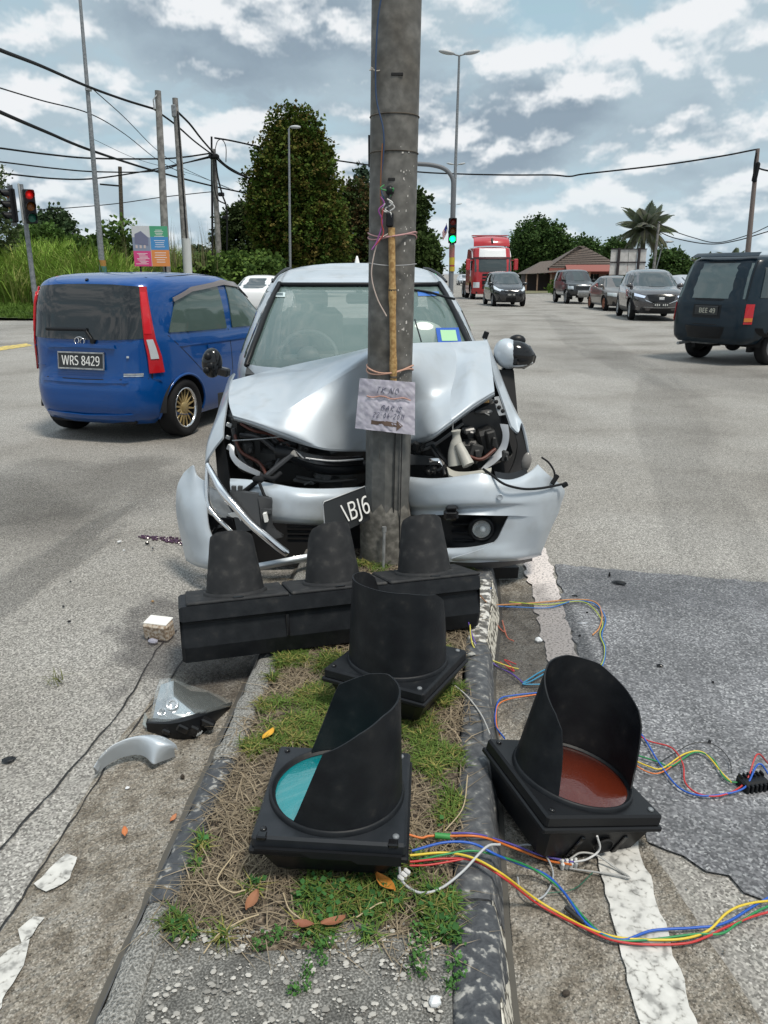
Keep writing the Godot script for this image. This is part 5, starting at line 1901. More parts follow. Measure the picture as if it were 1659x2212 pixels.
	rows = rows_of([
		[[878, 1030, 3.75], [925, 1034, 3.65], [962, 1033, 3.57], [1000, 1028, 3.53], [1041, 1023, 3.51], [1072, 1032, 3.52], [1099, 1037, 3.54], [1125, 1031, 3.58], [1148, 1018, 3.63], [1163, 1004, 3.68]],
		[[878, 1040, 3.72], [925, 1046, 3.60], [962, 1046, 3.53], [1000, 1045, 3.49], [1041, 1043, 3.48], [1072, 1046, 3.49], [1099, 1047, 3.51], [1128, 1042, 3.55], [1155, 1032, 3.60], [1183, 1024, 3.67]],
		[[878, 1062, 3.70], [925, 1066, 3.58], [962, 1066, 3.51], [1000, 1066, 3.47], [1041, 1064, 3.46], [1072, 1064, 3.47], [1104, 1062, 3.50], [1138, 1058, 3.54], [1175, 1052, 3.62], [1212, 1048, 3.72]],
		[[880, 1090, 3.70], [925, 1092, 3.57], [962, 1093, 3.50], [1000, 1091, 3.46], [1041, 1089, 3.45], [1075, 1087, 3.46], [1112, 1085, 3.49], [1150, 1080, 3.54], [1188, 1072, 3.63], [1220, 1063, 3.74]],
		[[882, 1100, 3.73], [925, 1102, 3.60], [962, 1102, 3.53], [1000, 1098, 3.49], [1041, 1096, 3.48], [1076, 1094, 3.48], [1116, 1093, 3.50], [1150, 1096, 3.54], [1184, 1092, 3.62], [1213, 1086, 3.73]],
		[[884, 1112, 3.72], [925, 1113, 3.59], [962, 1112, 3.51], [1000, 1112, 3.47], [1041, 1113, 3.46], [1080, 1114, 3.47], [1112, 1114, 3.49], [1146, 1116, 3.53], [1178, 1114, 3.61], [1206, 1110, 3.72]]])
	m.sheet(refine(rows, 4, 4), 0.008, Vector3(-0.2, 0, -1))
	wpart("bumper", m, M.silver, root)
	m = sh()
	rows = rows_of([
		[[1099, 1114, 3.49], [1122, 1115, 3.51], [1146, 1116, 3.53], [1178, 1114, 3.61], [1206, 1110, 3.72]],
		[[1086, 1142, 3.48], [1115, 1143, 3.50], [1142, 1143, 3.53], [1172, 1140, 3.60], [1194, 1134, 3.71]],
		[[1069, 1171, 3.47], [1106, 1170, 3.49], [1136, 1168, 3.53], [1164, 1164, 3.60], [1184, 1158, 3.70]],
		[[1030, 1190, 3.45], [1090, 1189, 3.47], [1128, 1187, 3.52], [1158, 1184, 3.60], [1176, 1178, 3.69]],
		[[978, 1206, 3.44], [1080, 1206, 3.46], [1124, 1203, 3.51], [1152, 1198, 3.59], [1170, 1193, 3.68]],
		[[978, 1212, 3.46], [1080, 1213, 3.49], [1124, 1210, 3.54], [1152, 1205, 3.62], [1170, 1199, 3.71]]])
	m.sheet(refine(rows, 4, 4), 0.008, Vector3(-0.2, 0, -1))
	wpart("bumper_end", m, M.silver, root)
	# lower strip under the lamp opening
	m = sh()
	rows = rows_of([[[962, 1185, 3.50], [1000, 1184, 3.48], [1035, 1180, 3.47], [1070, 1171, 3.475]], [[966, 1198, 3.48], [1000, 1199, 3.465], [1035, 1198, 3.46], [1075, 1192, 3.47]], [[970, 1213, 3.48], [1000, 1215, 3.465], [1035, 1215, 3.46], [1078, 1213, 3.48]]])
	m.sheet(refine(rows, 4, 4), 0.008, Vector3(0, 0, -1))
	wpart("bumper_lip", m, M.silver, root)
	m = sh()
	rows = rows_of([[[500, 1222, 3.47], [540, 1219, 3.44], [576, 1213, 3.43], [630, 1203, 3.44], [690, 1192, 3.50], [740, 1186, 3.58]], [[500, 1232, 3.46], [540, 1229, 3.43], [576, 1223, 3.42], [630, 1213, 3.43], [690, 1202, 3.49], [740, 1196, 3.58]], [[500, 1236, 3.52], [540, 1234, 3.49], [576, 1229, 3.48], [630, 1219, 3.49], [690, 1209, 3.55], [740, 1203, 3.64]]])
	m.sheet(refine(rows, 4, 4), 0.01, Vector3(0, -0.3, -1))
	wpart("bumper_lip", m, M.silver, root)
	# dark skirt under the right half, and a foot below it
	m = sh()
	rows = rows_of([[[940, 1214, 3.50], [1040, 1216, 3.48], [1090, 1214, 3.50], [1150, 1204, 3.61]], [[940, 1228, 3.54], [1040, 1229, 3.52], [1090, 1224, 3.55], [1150, 1212, 3.65]]])
	m.sheet(refine(rows, 4, 4), 0.012, Vector3(0, 0, -1))
	wpart("skirt", m, mat(lin(0.10, 0.10, 0.105), 0.6), root)
	m = sh()
	m.bar(D(1035, 1235, 3.62), D(1115, 1233, 3.66), 0.06, 0.06)
	wpart("undertray", m, M.black_satin, root)
	m = sh()
	m.bar(D(455, 1230, 3.62), D(480, 1248, 3.62), 0.05, 0.05)
	wpart("undertray", m, M.black_satin, root)
	# lamp opening with the fog lamp
	m = sh()
	var op = pts_of([[952, 1106, 3.54], [1010, 1106, 3.52], [1060, 1108, 3.50], [1104, 1112, 3.50]])
	var ob = pts_of([[964, 1184, 3.56], [1000, 1186, 3.54], [1040, 1180, 3.51], [1073, 1173, 3.50]])
	rows = refine([op, ob], 4, 6)
	for i in rows.size():
		for k in rows[i].size():
			rows[i][k].z -= 0.045 * sin(PI * i / (rows.size() - 1.0)) * sin(PI * clampf(k / (rows[0].size() - 1.0), 0.0, 1.0))
	m.sheet(rows, 0.01, Vector3(0, 0, -1))
	wpart("lamp_surround", m, M.black_satin, root)
	for e in [[978, 1133, 1020, 1131], [978, 1151, 1022, 1150], [980, 1167, 1024, 1167]]:
		m = sh()
		m.bar(D(e[0], e[1], 3.55), D(e[2], e[3], 3.535), 0.018, 0.012, Vector3.UP, 0.003)
		wpart("grille_slat", m, M.black_satin, root)
	fog_lamp(root, D(1041, 1145, 3.505), 0.045)
	# parking sensor
	m = sh()
	m.lathe([Vector2(0.016, 0.0), Vector2(0.014, 0.004), Vector2(0.011, 0.002), Vector2(0.0, 0.003)], 14, Transform3D(Basis(Vector3.RIGHT, PI / 2), D(1080, 1074, 3.455)))
	wpart("parking_sensor", m, M.silver, root)
	# broken tow cover
	m = sh()
	m.bar(D(958, 1112, 3.47), D(990, 1112, 3.47), 0.045, 0.05, Vector3.UP, 0.012)
	m.bar(D(962, 1098, 3.46), D(990, 1097, 3.46), 0.03, 0.03, Vector3.UP, 0.012)
	wpart("tow_cover", m, M.black_gloss, root)
	# left lamp opening, in the torn end
	m = sh()
	rows = rows_of([[[444, 1105, 3.62], [452, 1112, 3.62], [466, 1118, 3.62], [500, 1120, 3.62]], [[456, 1150, 3.62], [470, 1160, 3.62], [490, 1170, 3.62], [520, 1175, 3.62]], [[474, 1186, 3.54], [490, 1196, 3.54], [512, 1208, 3.54], [540, 1212, 3.54]]])
	m.sheet(refine(rows, 4, 4), 0.01, Vector3(0, 0, -1))
	wpart("lamp_surround", m, M.black_satin, root)
	m = sh()
	var rr = []
	for k in 17:
		var a = TAU * k / 16.0
		rr.append(D(483, 1158, 3.57) + Vector3(cos(a), sin(a), 0) * 0.05)
	m.tube(rr, 0.012, 6)
	wpart("lamp_ring", m, M.black_gloss, root)
	# lower grille: dark bars between the halves
	m = sh()
	m.bar(D(545, 1165, 3.80), D(830, 1165, 3.85), 0.02, 0.30, Vector3.UP)
	m.bar(D(870, 1165, 3.85), D(975, 1165, 3.72), 0.02, 0.30, Vector3.UP)
	wpart("lower_grille", m, M.dark, root)
	for e in [1138, 1148, 1158, 1168]:
		m = sh()
		m.bar(D(620, e, 3.62), D(720, e + 1, 3.66), 0.02, 0.010, Vector3.UP, 0.003)
		wpart("grille_slat", m, M.black_satin, root)
	# bracket with black boxes, hanging before the left half of the bumper
	m = sh()
	m.sheet(refine(rows_of([[[496, 1062, 3.50], [528, 1064, 3.47], [557, 1068, 3.46]], [[502, 1100, 3.48], [530, 1104, 3.45], [560, 1104, 3.44]], [[512, 1150, 3.46], [540, 1146, 3.43], [563, 1138, 3.42]]]), 3, 3), 0.03, Vector3(0, 0, -1))
	m.bar(D(505, 1050, 3.50), D(505, 1068, 3.50), 0.02, 0.02)
	m.bar(D(519, 1050, 3.50), D(519, 1068, 3.50), 0.02, 0.02)
	m.bar(D(562, 1100, 3.45), D(587, 1104, 3.45), 0.03, 0.02)
	wpart("bracket", m, mat(lin(0.045, 0.048, 0.052), 0.6), root)
	m = sh()
	m.sheet(refine(rows_of([[[557, 1074, 3.45], [584, 1078, 3.46]], [[562, 1106, 3.43], [587, 1086, 3.46]], [[564, 1140, 3.42], [588, 1138, 3.45]], [[572, 1170, 3.42], [612, 1160, 3.46]]]), 3, 3), 0.03, Vector3(0, 0, -1))
	wpart("bracket", m, mat(lin(0.03, 0.032, 0.035), 0.6), root)
	m = sh()
	m.bar(D(572, 1108, 3.42), D(576, 1126, 3.42), 0.03, 0.015)
	wpart("torn_edge", m, M.white_text, root)
	# grille trim: a long bent chrome strip from fender to skirt
	m = sh()
	m.tube(spline(pts_of([[448, 1004, 3.66], [466, 1037, 3.55], [483, 1066, 3.48], [510, 1096, 3.44], [540, 1130, 3.41], [575, 1160, 3.39], [610, 1188, 3.38], [622, 1196, 3.38]]), 6), [0.012, 0.013, 0.014, 0.015, 0.015, 0.016, 0.017, 0.018, 0.019, 0.02, 0.02, 0.02, 0.02, 0.02, 0.02, 0.02, 0.02, 0.02, 0.02, 0.02, 0.02, 0.02, 0.02, 0.02, 0.02, 0.02, 0.02, 0.02, 0.02, 0.02, 0.02, 0.02, 0.02, 0.02, 0.02, 0.02, 0.02, 0.02, 0.02, 0.02, 0.02, 0.02, 0.018], 10)
	wpart("chrome_trim", m, M.chrome, root)
	m = sh()
	m.tube(spline(pts_of([[448, 1004, 3.66], [447, 1050, 3.60], [450, 1090, 3.56], [466, 1115, 3.53], [486, 1135, 3.51], [510, 1158, 3.50]]), 6), 0.011, 8)
	wpart("chrome_trim", m, M.chrome, root)
	m = sh()
	m.sheet(refine(rows_of([[[452, 1052, 3.58], [470, 1062, 3.55]], [[454, 1080, 3.56], [486, 1085, 3.52]], [[470, 1110, 3.54], [510, 1120, 3.49]]]), 3, 3), 0.01, Vector3(0, 0, -1))
	wpart("trim_back", m, M.steel, root)
	m = sh()
	m.sheet(refine(rows_of([[[492, 1110, 3.47], [508, 1108, 3.46], [524, 1118, 3.45]], [[500, 1117, 3.47], [514, 1118, 3.46], [520, 1126, 3.45]]]), 3, 3), 0.01, Vector3(0, 0, -1))
	wpart("torn_edge", m, M.white_text, root)

	# ---- engine bay
	m = sh()
	rows = rows_of([[[470, 850, 4.45], [830, 800, 4.35], [1110, 800, 4.45]], [[480, 1040, 4.25], [830, 1040, 4.15], [1130, 1030, 4.25]], [[480, 1110, 4.2], [830, 1130, 4.1], [1130, 1110, 4.2]]])
	m.sheet(refine(rows, 3, 3), 0.03, Vector3(0, 0, -1))
	wpart("bulkhead", m, M.dark, root)
	# radiator support bowed round the pole
	m = sh()
	m.tube(spline(pts_of([[600, 975, 3.75], [632, 982, 3.72], [680, 1006, 3.74], [730, 1012, 3.78], [790, 1008, 3.86], [838, 1004, 3.95]]), 5), 0.034, 10)
	wpart("crossmember", m, M.black_satin, root)
	m = sh()
	m.sheet(refine(rows_of([[[640, 972, 3.70], [670, 982, 3.69], [720, 988, 3.73], [784, 986, 3.83]], [[626, 984, 3.70], [672, 1000, 3.67], [720, 1006, 3.71], [784, 1004, 3.81]]]), 4, 3), 0.02, Vector3(0, 0, -1))
	wpart("crash_beam", m, M.black_gloss, root)
	m = sh()
	m.sheet(refine(rows_of([[[624, 984, 3.69], [635, 972, 3.68], [648, 982, 3.68]], [[628, 988, 3.69], [642, 986, 3.68], [660, 992, 3.68]]]), 3, 3), 0.008, Vector3(0, 0, -1))
	wpart("torn_edge", m, M.chrome, root)
	m = sh()
	m.tube(spline(pts_of([[660, 990, 3.67], [720, 996, 3.71], [784, 992, 3.80]]), 5), 0.006, 6)
	wpart("beam_edge", m, M.steel, root)
	m = sh()
	m.bar(D(575, 1028, 3.66), D(630, 982, 3.70), 0.03, 0.02, Vector3.UP, 0.004)
	m.bar(D(590, 1018, 3.78), D(612, 978, 3.80), 0.02, 0.02, Vector3.UP, 0.004)
	wpart("stay", m, mat(lin(0.05, 0.052, 0.056), 0.4), root)
	m = sh()
	m.tube(spline(pts_of([[525, 1064, 3.60], [548, 1046, 3.58], [558, 1038, 3.57], [570, 1030, 3.58], [590, 1034, 3.58], [606, 1022, 3.62]]), 5), 0.012, 8)
	m.tube(spline(pts_of([[560, 1042, 3.56], [566, 1058, 3.54], [572, 1072, 3.52], [580, 1076, 3.51]]), 5), 0.008, 8)
	m.ball(D(558, 1036, 3.57), Vector3(0.03, 0.02, 0.02), Basis(), 8, 6)
	wpart("wiring_loom", m, M.cable, root)
	# engine blocks in the dark
	for e in [[530, 930, 4.05, 0.16, 0.22, 0.2, 0.025], [565, 960, 3.98, 0.12, 0.16, 0.18, 0.018], [590, 985, 3.95, 0.16, 0.10, 0.16, 0.03], [640, 1010, 3.98, 0.26, 0.14, 0.2, 0.014], [720, 985, 4.05, 0.3, 0.14, 0.2, 0.016], [740, 1035, 3.95, 0.3, 0.10, 0.14, 0.014], [545, 1000, 4.0, 0.14, 0.10, 0.12, 0.02]]:
		m = sh()
		m.box(D(e[0], e[1], e[2]), Vector3(e[3], e[4], e[5]), 0.02, Basis(Vector3.UP, e[0] * 0.01))
		wpart("engine_part", m, mat(gray(e[6]), 0.5), root)
	for e in [[[504, 925, 3.86], [512, 960, 3.86], [532, 1005, 3.82], [575, 1032, 3.75]], [[540, 912, 3.95], [552, 940, 3.92], [556, 985, 3.90]], [[580, 925, 3.9], [596, 955, 3.88], [640, 960, 3.9]], [[520, 940, 3.9], [560, 945, 3.86], [610, 985, 3.84]]]:
		m = sh()
		m.tube(spline(pts_of(e), 6), 0.014, 8)
		wpart("hose", m, mat(lin(0.035, 0.036, 0.04), 0.4), root)
	rng.seed = 91
	for e in [[512, 905, 3.92, 0.05, 0.03], [560, 925, 3.90, 0.07, 0.05], [612, 962, 3.86, 0.06, 0.04], [655, 968, 3.84, 0.05, 0.04], [536, 968, 3.86, 0.05, 0.06], [580, 1005, 3.84, 0.08, 0.03], [700, 1030, 3.84, 0.10, 0.03], [660, 1038, 3.80, 0.12, 0.02], [905, 965, 3.86, 0.05, 0.05], [930, 1015, 3.80, 0.06, 0.03], [1025, 975, 3.86, 0.07, 0.08], [1060, 950, 3.86, 0.05, 0.10], [1012, 930, 3.88, 0.06, 0.03], [1045, 890, 3.92, 0.08, 0.02], [1088, 985, 3.84, 0.03, 0.06]]:
		m = sh()
		m.box(D(e[0], e[1], e[2]), Vector3(e[3], e[4], 0.06), 0.008, Basis(Vector3.UP, rnd(-0.6, 0.6)) * Basis(Vector3.BACK, rnd(-0.5, 0.5)))
		m.box(D(e[0] + 6, e[1] + 4, e[2] - 0.03), Vector3(e[3] * 0.4, e[4] * 0.5, 0.04), 0.005, Basis(Vector3.BACK, rnd(-0.5, 0.5)))
		wpart("engine_part", m, mat(gray([0.02, 0.05, 0.035, 0.12][rng.randi() % 4]), rnd(0.3, 0.6), 0.2), root)
	for e in [[[520, 915, 3.88], [548, 930, 3.84], [590, 940, 3.86], [625, 965, 3.84]], [[506, 935, 3.86], [520, 975, 3.82], [560, 1000, 3.80], [575, 1025, 3.74]], [[900, 975, 3.84], [925, 968, 3.82], [955, 950, 3.84], [1000, 915, 3.88]], [[1010, 985, 3.80], [1040, 992, 3.78], [1070, 970, 3.82]], [[640, 1030, 3.78], [700, 1040, 3.76], [770, 1036, 3.82]]]:
		m = sh()
		m.tube(spline(pts_of(e), 6), rnd(0.005, 0.010), 7)
		wpart("hose", m, mat([gray(0.03), lin(0.10, 0.03, 0.02), gray(0.09), lin(0.12, 0.12, 0.13), gray(0.02)][rng.randi() % 5], 0.5), root)
	# silver inner wing edges
	m = sh()
	m.sheet(refine(rows_of([[[496, 958, 3.80], [497, 985, 3.77], [516, 1010, 3.74], [560, 1030, 3.70]], [[506, 964, 3.80], [508, 985, 3.76], [530, 1004, 3.73], [562, 1020, 3.70]]]), 4, 3), 0.008, Vector3(0, 0, -1))
	wpart("inner_wing", m, mat(lin(0.40, 0.42, 0.45), 0.4, 0.4), root)
	for e in [[495, 918, 3.86, 0.03, 0.022], [493, 945, 3.84, 0.025, 0.02], [497, 967, 3.80, 0.03, 0.03]]:
		m = sh()
		m.box(D(e[0], e[1], e[2]), Vector3(e[3], e[4], 0.01), 0.003, Basis(Vector3.FORWARD, 0.4))
		wpart("clip", m, M.steel, root)
	m = sh()
	m.tube(spline(pts_of([[502, 952, 3.82], [560, 948, 3.78], [640, 940, 3.72]]), 4), 0.0035, 5)
	m.tube(pts_of([[978, 912, 3.72], [978, 985, 3.74]]), 0.003, 5)
	wpart("stay_rod", m, M.steel, root)
	# right side: battery box, cooler, beam, washer neck
	m = sh()
	m.bar(D(1000, 955, 3.98), D(1085, 920, 4.02), 0.12, 0.34, Vector3.UP, 0.02)
	wpart("cooler", m, mat(lin(0.014, 0.016, 0.019), 0.35), root)
	for e in [[[1010, 950, 3.90], [1010, 1000, 3.90], 0.12], [[1045, 925, 3.90], [1060, 985, 3.92], 0.1], [[915, 990, 3.92], [950, 975, 3.90], 0.12], [[940, 1000, 3.85], [965, 1005, 3.85], 0.06]]:
		m = sh()
		m.bar(P(e[0]), P(e[1]), e[2], 0.1, Vector3.BACK, 0.02)
		wpart("engine_part", m, mat(gray(0.02), 0.45), root)
	m = sh()
	m.sheet(refine(rows_of([[[1080, 916, 3.88], [1086, 940, 3.87], [1080, 965, 3.86], [1060, 990, 3.83], [1040, 1012, 3.78]], [[1098, 918, 3.88], [1100, 945, 3.86], [1092, 975, 3.84], [1072, 998, 3.80], [1046, 1016, 3.77]]]), 4, 3), 0.012, Vector3(0, 0, -1))
	wpart("inner_wing", m, mat(lin(0.40, 0.42, 0.45), 0.4, 0.4), root)
	m = sh()
	m.sheet(refine(rows_of([[[1068, 858, 3.90], [1078, 856, 3.90]], [[1072, 882, 3.88], [1086, 880, 3.88]], [[1078, 898, 3.87], [1092, 896, 3.87]]]), 3, 3), 0.006, Vector3(0, 0, -1))
	wpart("hinge_plate", m, M.steel, root)
	for e in [[1072, 868], [1078, 880], [1086, 888]]:
		m = sh()
		m.ball(D(e[0], e[1], 3.875), Vector3(0.011, 0.011, 0.006), Basis(), 8, 6)
		wpart("bolt_hole", m, M.dark, root)
	m = sh()
	m.box(D(1048, 866, 3.92), Vector3(0.04, 0.02, 0.02), 0.004)
	wpart("clip", m, M.wood, root)
	m = sh()
	m.tube(spline(pts_of([[985, 1005, 3.70], [982, 978, 3.71], [986, 955, 3.71], [986, 938, 3.71], [985, 930, 3.71]]), 4), [0.04, 0.038, 0.036, 0.034, 0.033, 0.031, 0.03, 0.03, 0.028, 0.024, 0.02, 0.018, 0.017, 0.019, 0.022, 0.023, 0.024], 12)
	m.tube(spline(pts_of([[990, 960, 3.69], [1000, 980, 3.67], [1012, 1005, 3.64]]), 5), [0.022, 0.022, 0.023, 0.024, 0.025, 0.026, 0.026, 0.027, 0.028, 0.03, 0.03], 12)
	wpart("washer_bottle", m, mat(lin(0.42, 0.41, 0.37), 0.5), root)
	m = sh()
	m.sheet(refine(rows_of([[[965, 1008, 3.66], [985, 1018, 3.63], [1020, 1018, 3.60], [1062, 1010, 3.60]], [[970, 1026, 3.60], [992, 1032, 3.575], [1030, 1024, 3.55], [1060, 1018, 3.58]]]), 4, 3), 0.015, Vector3(0, -1, 0))
	wpart("torn_lining", m, mat(lin(0.36, 0.35, 0.31), 0.7), root)
	m = sh()
	m.sheet(refine(rows_of([[[884, 982, 3.86], [920, 986, 3.80], [945, 991, 3.74]], [[884, 1004, 3.84], [920, 1004, 3.78], [950, 1004, 3.72]]]), 4, 3), 0.02, Vector3(0, 0, -1))
	wpart("crash_beam", m, mat(lin(0.10, 0.105, 0.11), 0.3, 0.5), root)
	m = sh()
	m.sheet(refine(rows_of([[[926, 991, 3.73], [940, 990, 3.72], [950, 990, 3.71]], [[928, 999, 3.73], [945, 996, 3.71], [957, 1008, 3.70]]]), 3, 3), 0.006, Vector3(0, 0, -1))
	wpart("torn_edge", m, M.chrome, root)
	m = sh()
	m.bar(D(932, 960, 3.80), D(972, 1008, 3.72), 0.02, 0.012, Vector3.UP, 0.003)
	m.tube(pts_of([[946, 1018, 3.66], [958, 1012, 3.66], [962, 1026, 3.64]]), 0.012, 8)
	wpart("stay", m, M.black_satin, root)
	# black tray behind the bumper's right top edge
	m = sh()
	m.sheet(refine(rows_of([[[1068, 1018, 3.62], [1100, 1022, 3.63], [1138, 1012, 3.68]], [[1072, 1032, 3.55], [1100, 1038, 3.57], [1140, 1024, 3.63]]]), 4, 3), 0.01, Vector3(0, -1, 0))
	wpart("lining_tray", m, M.black_satin, root)
	m = sh()
	m.ball(D(1137, 998, 3.72), Vector3(0.025, 0.05, 0.02), Basis(Vector3.FORWARD, 0.15), 12, 8)
	wpart("side_repeater", m, mat(lin(0.20, 0.19, 0.18), 0.2), root)
	m = sh()
	m.tube(spline(pts_of([[1044, 1013, 3.60], [1062, 1026, 3.52], [1090, 1046, 3.46], [1130, 1056, 3.50], [1165, 1055, 3.56], [1195, 1050, 3.64], [1214, 1046, 3.68]]), 6), 0.006, 8)
	m.tube(spline(pts_of([[1170, 988, 3.72], [1184, 998, 3.70], [1194, 1012, 3.69], [1198, 1024, 3.68], [1196, 1040, 3.67]]), 6), 0.005, 8)
	m.bar(D(1192, 1046, 3.65), D(1205, 1026, 3.66), 0.02, 0.02, Vector3.UP, 0.004)
	m.bar(D(1214, 1050, 3.67), D(1226, 1044, 3.67), 0.022, 0.022, Vector3.UP, 0.004)
	wpart("loose_wire", m, M.cable, root)
	# bent number plate
	var np = Node3D.new()
	np.name = "number_plate"
	root.add_child(np)
	np.transform = root.global_transform.affine_inverse()
	m = sh()
	var a = D(697, 1085, 3.40)
	var b = D(704, 1166, 3.36)
	var e1 = D(788, 1050, 3.58)
	var e2 = D(800, 1122, 3.58)
	m.sheet(refine([[a, a.lerp(e1, 0.5), e1], [b, b.lerp(e2, 0.5), e2]], 4, 4), 0.008, Vector3(0, 0, -1))
	part("plate", m, M.plate, np)
	m = sh()
	var fw = Vector3(0.15, 0.0, 1.0).normalized() * 0.003
	m.tube([a.lerp(e1, 1.0) + fw, a.lerp(e1, 0.03) + fw, a.lerp(b, 0.06) + fw, b + fw], 0.003, 6)
	part("plate_rim", m, M.steel, np)
	var x = (e1 - a).normalized()
	var y = (a - b)
	y = (y - x * x.dot(y)).normalized()
	var z = x.cross(y)
	var t = letters("\\BJ6", 0.12, 0.003, "Droid Sans", 500)
	var l = part("lettering", t, M.white_text, np)
	l.transform = Transform3D(Basis(x * 0.80, y, z), a.lerp(e1, 0.70).lerp(b.lerp(e2, 0.70), 0.53) + z * 0.005)
	# wing mirrors: the right one on its arm, the left one hanging broken
	m = sh()
	var mp = D(1105, 775, 4.50)
	m.box(D(1120, 768, 4.47), Vector3(0.20, 0.135, 0.12), 0.05, Basis(Vector3.FORWARD, 0.22))
	m.ball(D(1116, 766, 4.46), Vector3(0.105, 0.078, 0.075), Basis(Vector3.FORWARD, 0.28), 20, 14)
	wpart("wing_mirror", m, M.black_gloss, root)
	m = sh()
	m.ball(D(1096, 764, 4.47), Vector3(0.078, 0.088, 0.085), Basis(Vector3.FORWARD, -0.4), 18, 12)
	wpart("mirror_cap", m, M.silver, root)
	m = sh()
	m.bar(D(1086, 806, 4.50), D(1106, 788, 4.50), 0.06, 0.05, Vector3.UP, 0.015)
	m.ball(D(1117, 736, 4.52), Vector3(0.05, 0.035, 0.03), Basis(), 10, 8)
	m.bar(D(1052, 716, 4.56), D(1046, 732, 4.56), 0.02, 0.03, Vector3.UP, 0.004)
	wpart("mirror_arm", m, M.black_satin, root)
	m = sh()
	m.tube(spline([D(1100, 791, 4.42), D(1126, 790, 4.41), D(1150, 783, 4.44)], 5), 0.007, 8)
	wpart("mirror_lamp", m, M.steel, root)
	m = sh()
	m.ball(D(458, 784, 4.62), Vector3(0.062, 0.088, 0.05), Basis(Vector3.FORWARD, 0.1), 16, 12)
	m.bar(D(470, 800, 4.62), D(495, 806, 4.6), 0.05, 0.05, Vector3.UP, 0.01)
	wpart("wing_mirror", m, M.black_gloss, root)
	m = sh()
	for e in [[448, 770], [455, 790], [446, 800]]:
		m.ball(D(e[0], e[1], 4.57), Vector3(0.022, 0.022, 0.015), Basis(), 8, 6)
	wpart("mirror_mechanism", m, M.black_satin, root)
	# wipers: one crosses the glass beside the pole
	m = sh()
	m.tube(spline(pts_of([[893, 626, 5.06], [930, 632, 5.04], [960, 641, 5.0], [982, 646, 4.95]]), 4), 0.008, 6)
	wpart("wiper", m, M.black_satin, root)
	m = sh()
	m.tube(pts_of([[896, 690, 4.55], [910, 738, 4.38]]), 0.004, 6)
	wpart("wiper_arm", m, M.black_satin, root)

func fog_lamp(root, at, r):
	var t = Transform3D(Basis(Vector3.RIGHT, PI / 2), at)
	var o = Node3D.new()
	o.name = "fog_lamp"
	root.add_child(o)
	o.transform = root.global_transform.affine_inverse()
	var m = sh()
	m.lathe([Vector2(r * 1.45, -0.025), Vector2(r * 1.25, 0.0), Vector2(r * 1.05, -0.004), Vector2(r, -0.02)], 28, t)
	part("surround", m, M.black_satin, o)
	m = sh()
	m.lathe([Vector2(r, -0.012), Vector2(r * 0.8, 0.004), Vector2(r * 0.4, 0.012), Vector2(0, 0.014)], 24, t)
	part("lens", m, glass_mat(Color(0.9, 0.95, 1.0), 0.12), o)
	m = sh()
	m.lathe([Vector2(r * 0.98, -0.014), Vector2(r * 0.7, -0.03), Vector2(r * 0.3, -0.038), Vector2(0.0, -0.04)], 24, t)
	part("reflector", m, mat(lin(0.62, 0.62, 0.6), 0.25, 0.8), o)
	m = sh()
	m.ball(at + Vector3(0.006, 0, -0.014), Vector3(0.014, 0.014, 0.014), Basis(), 10, 8)
	part("bulb", m, M.white_text, o)

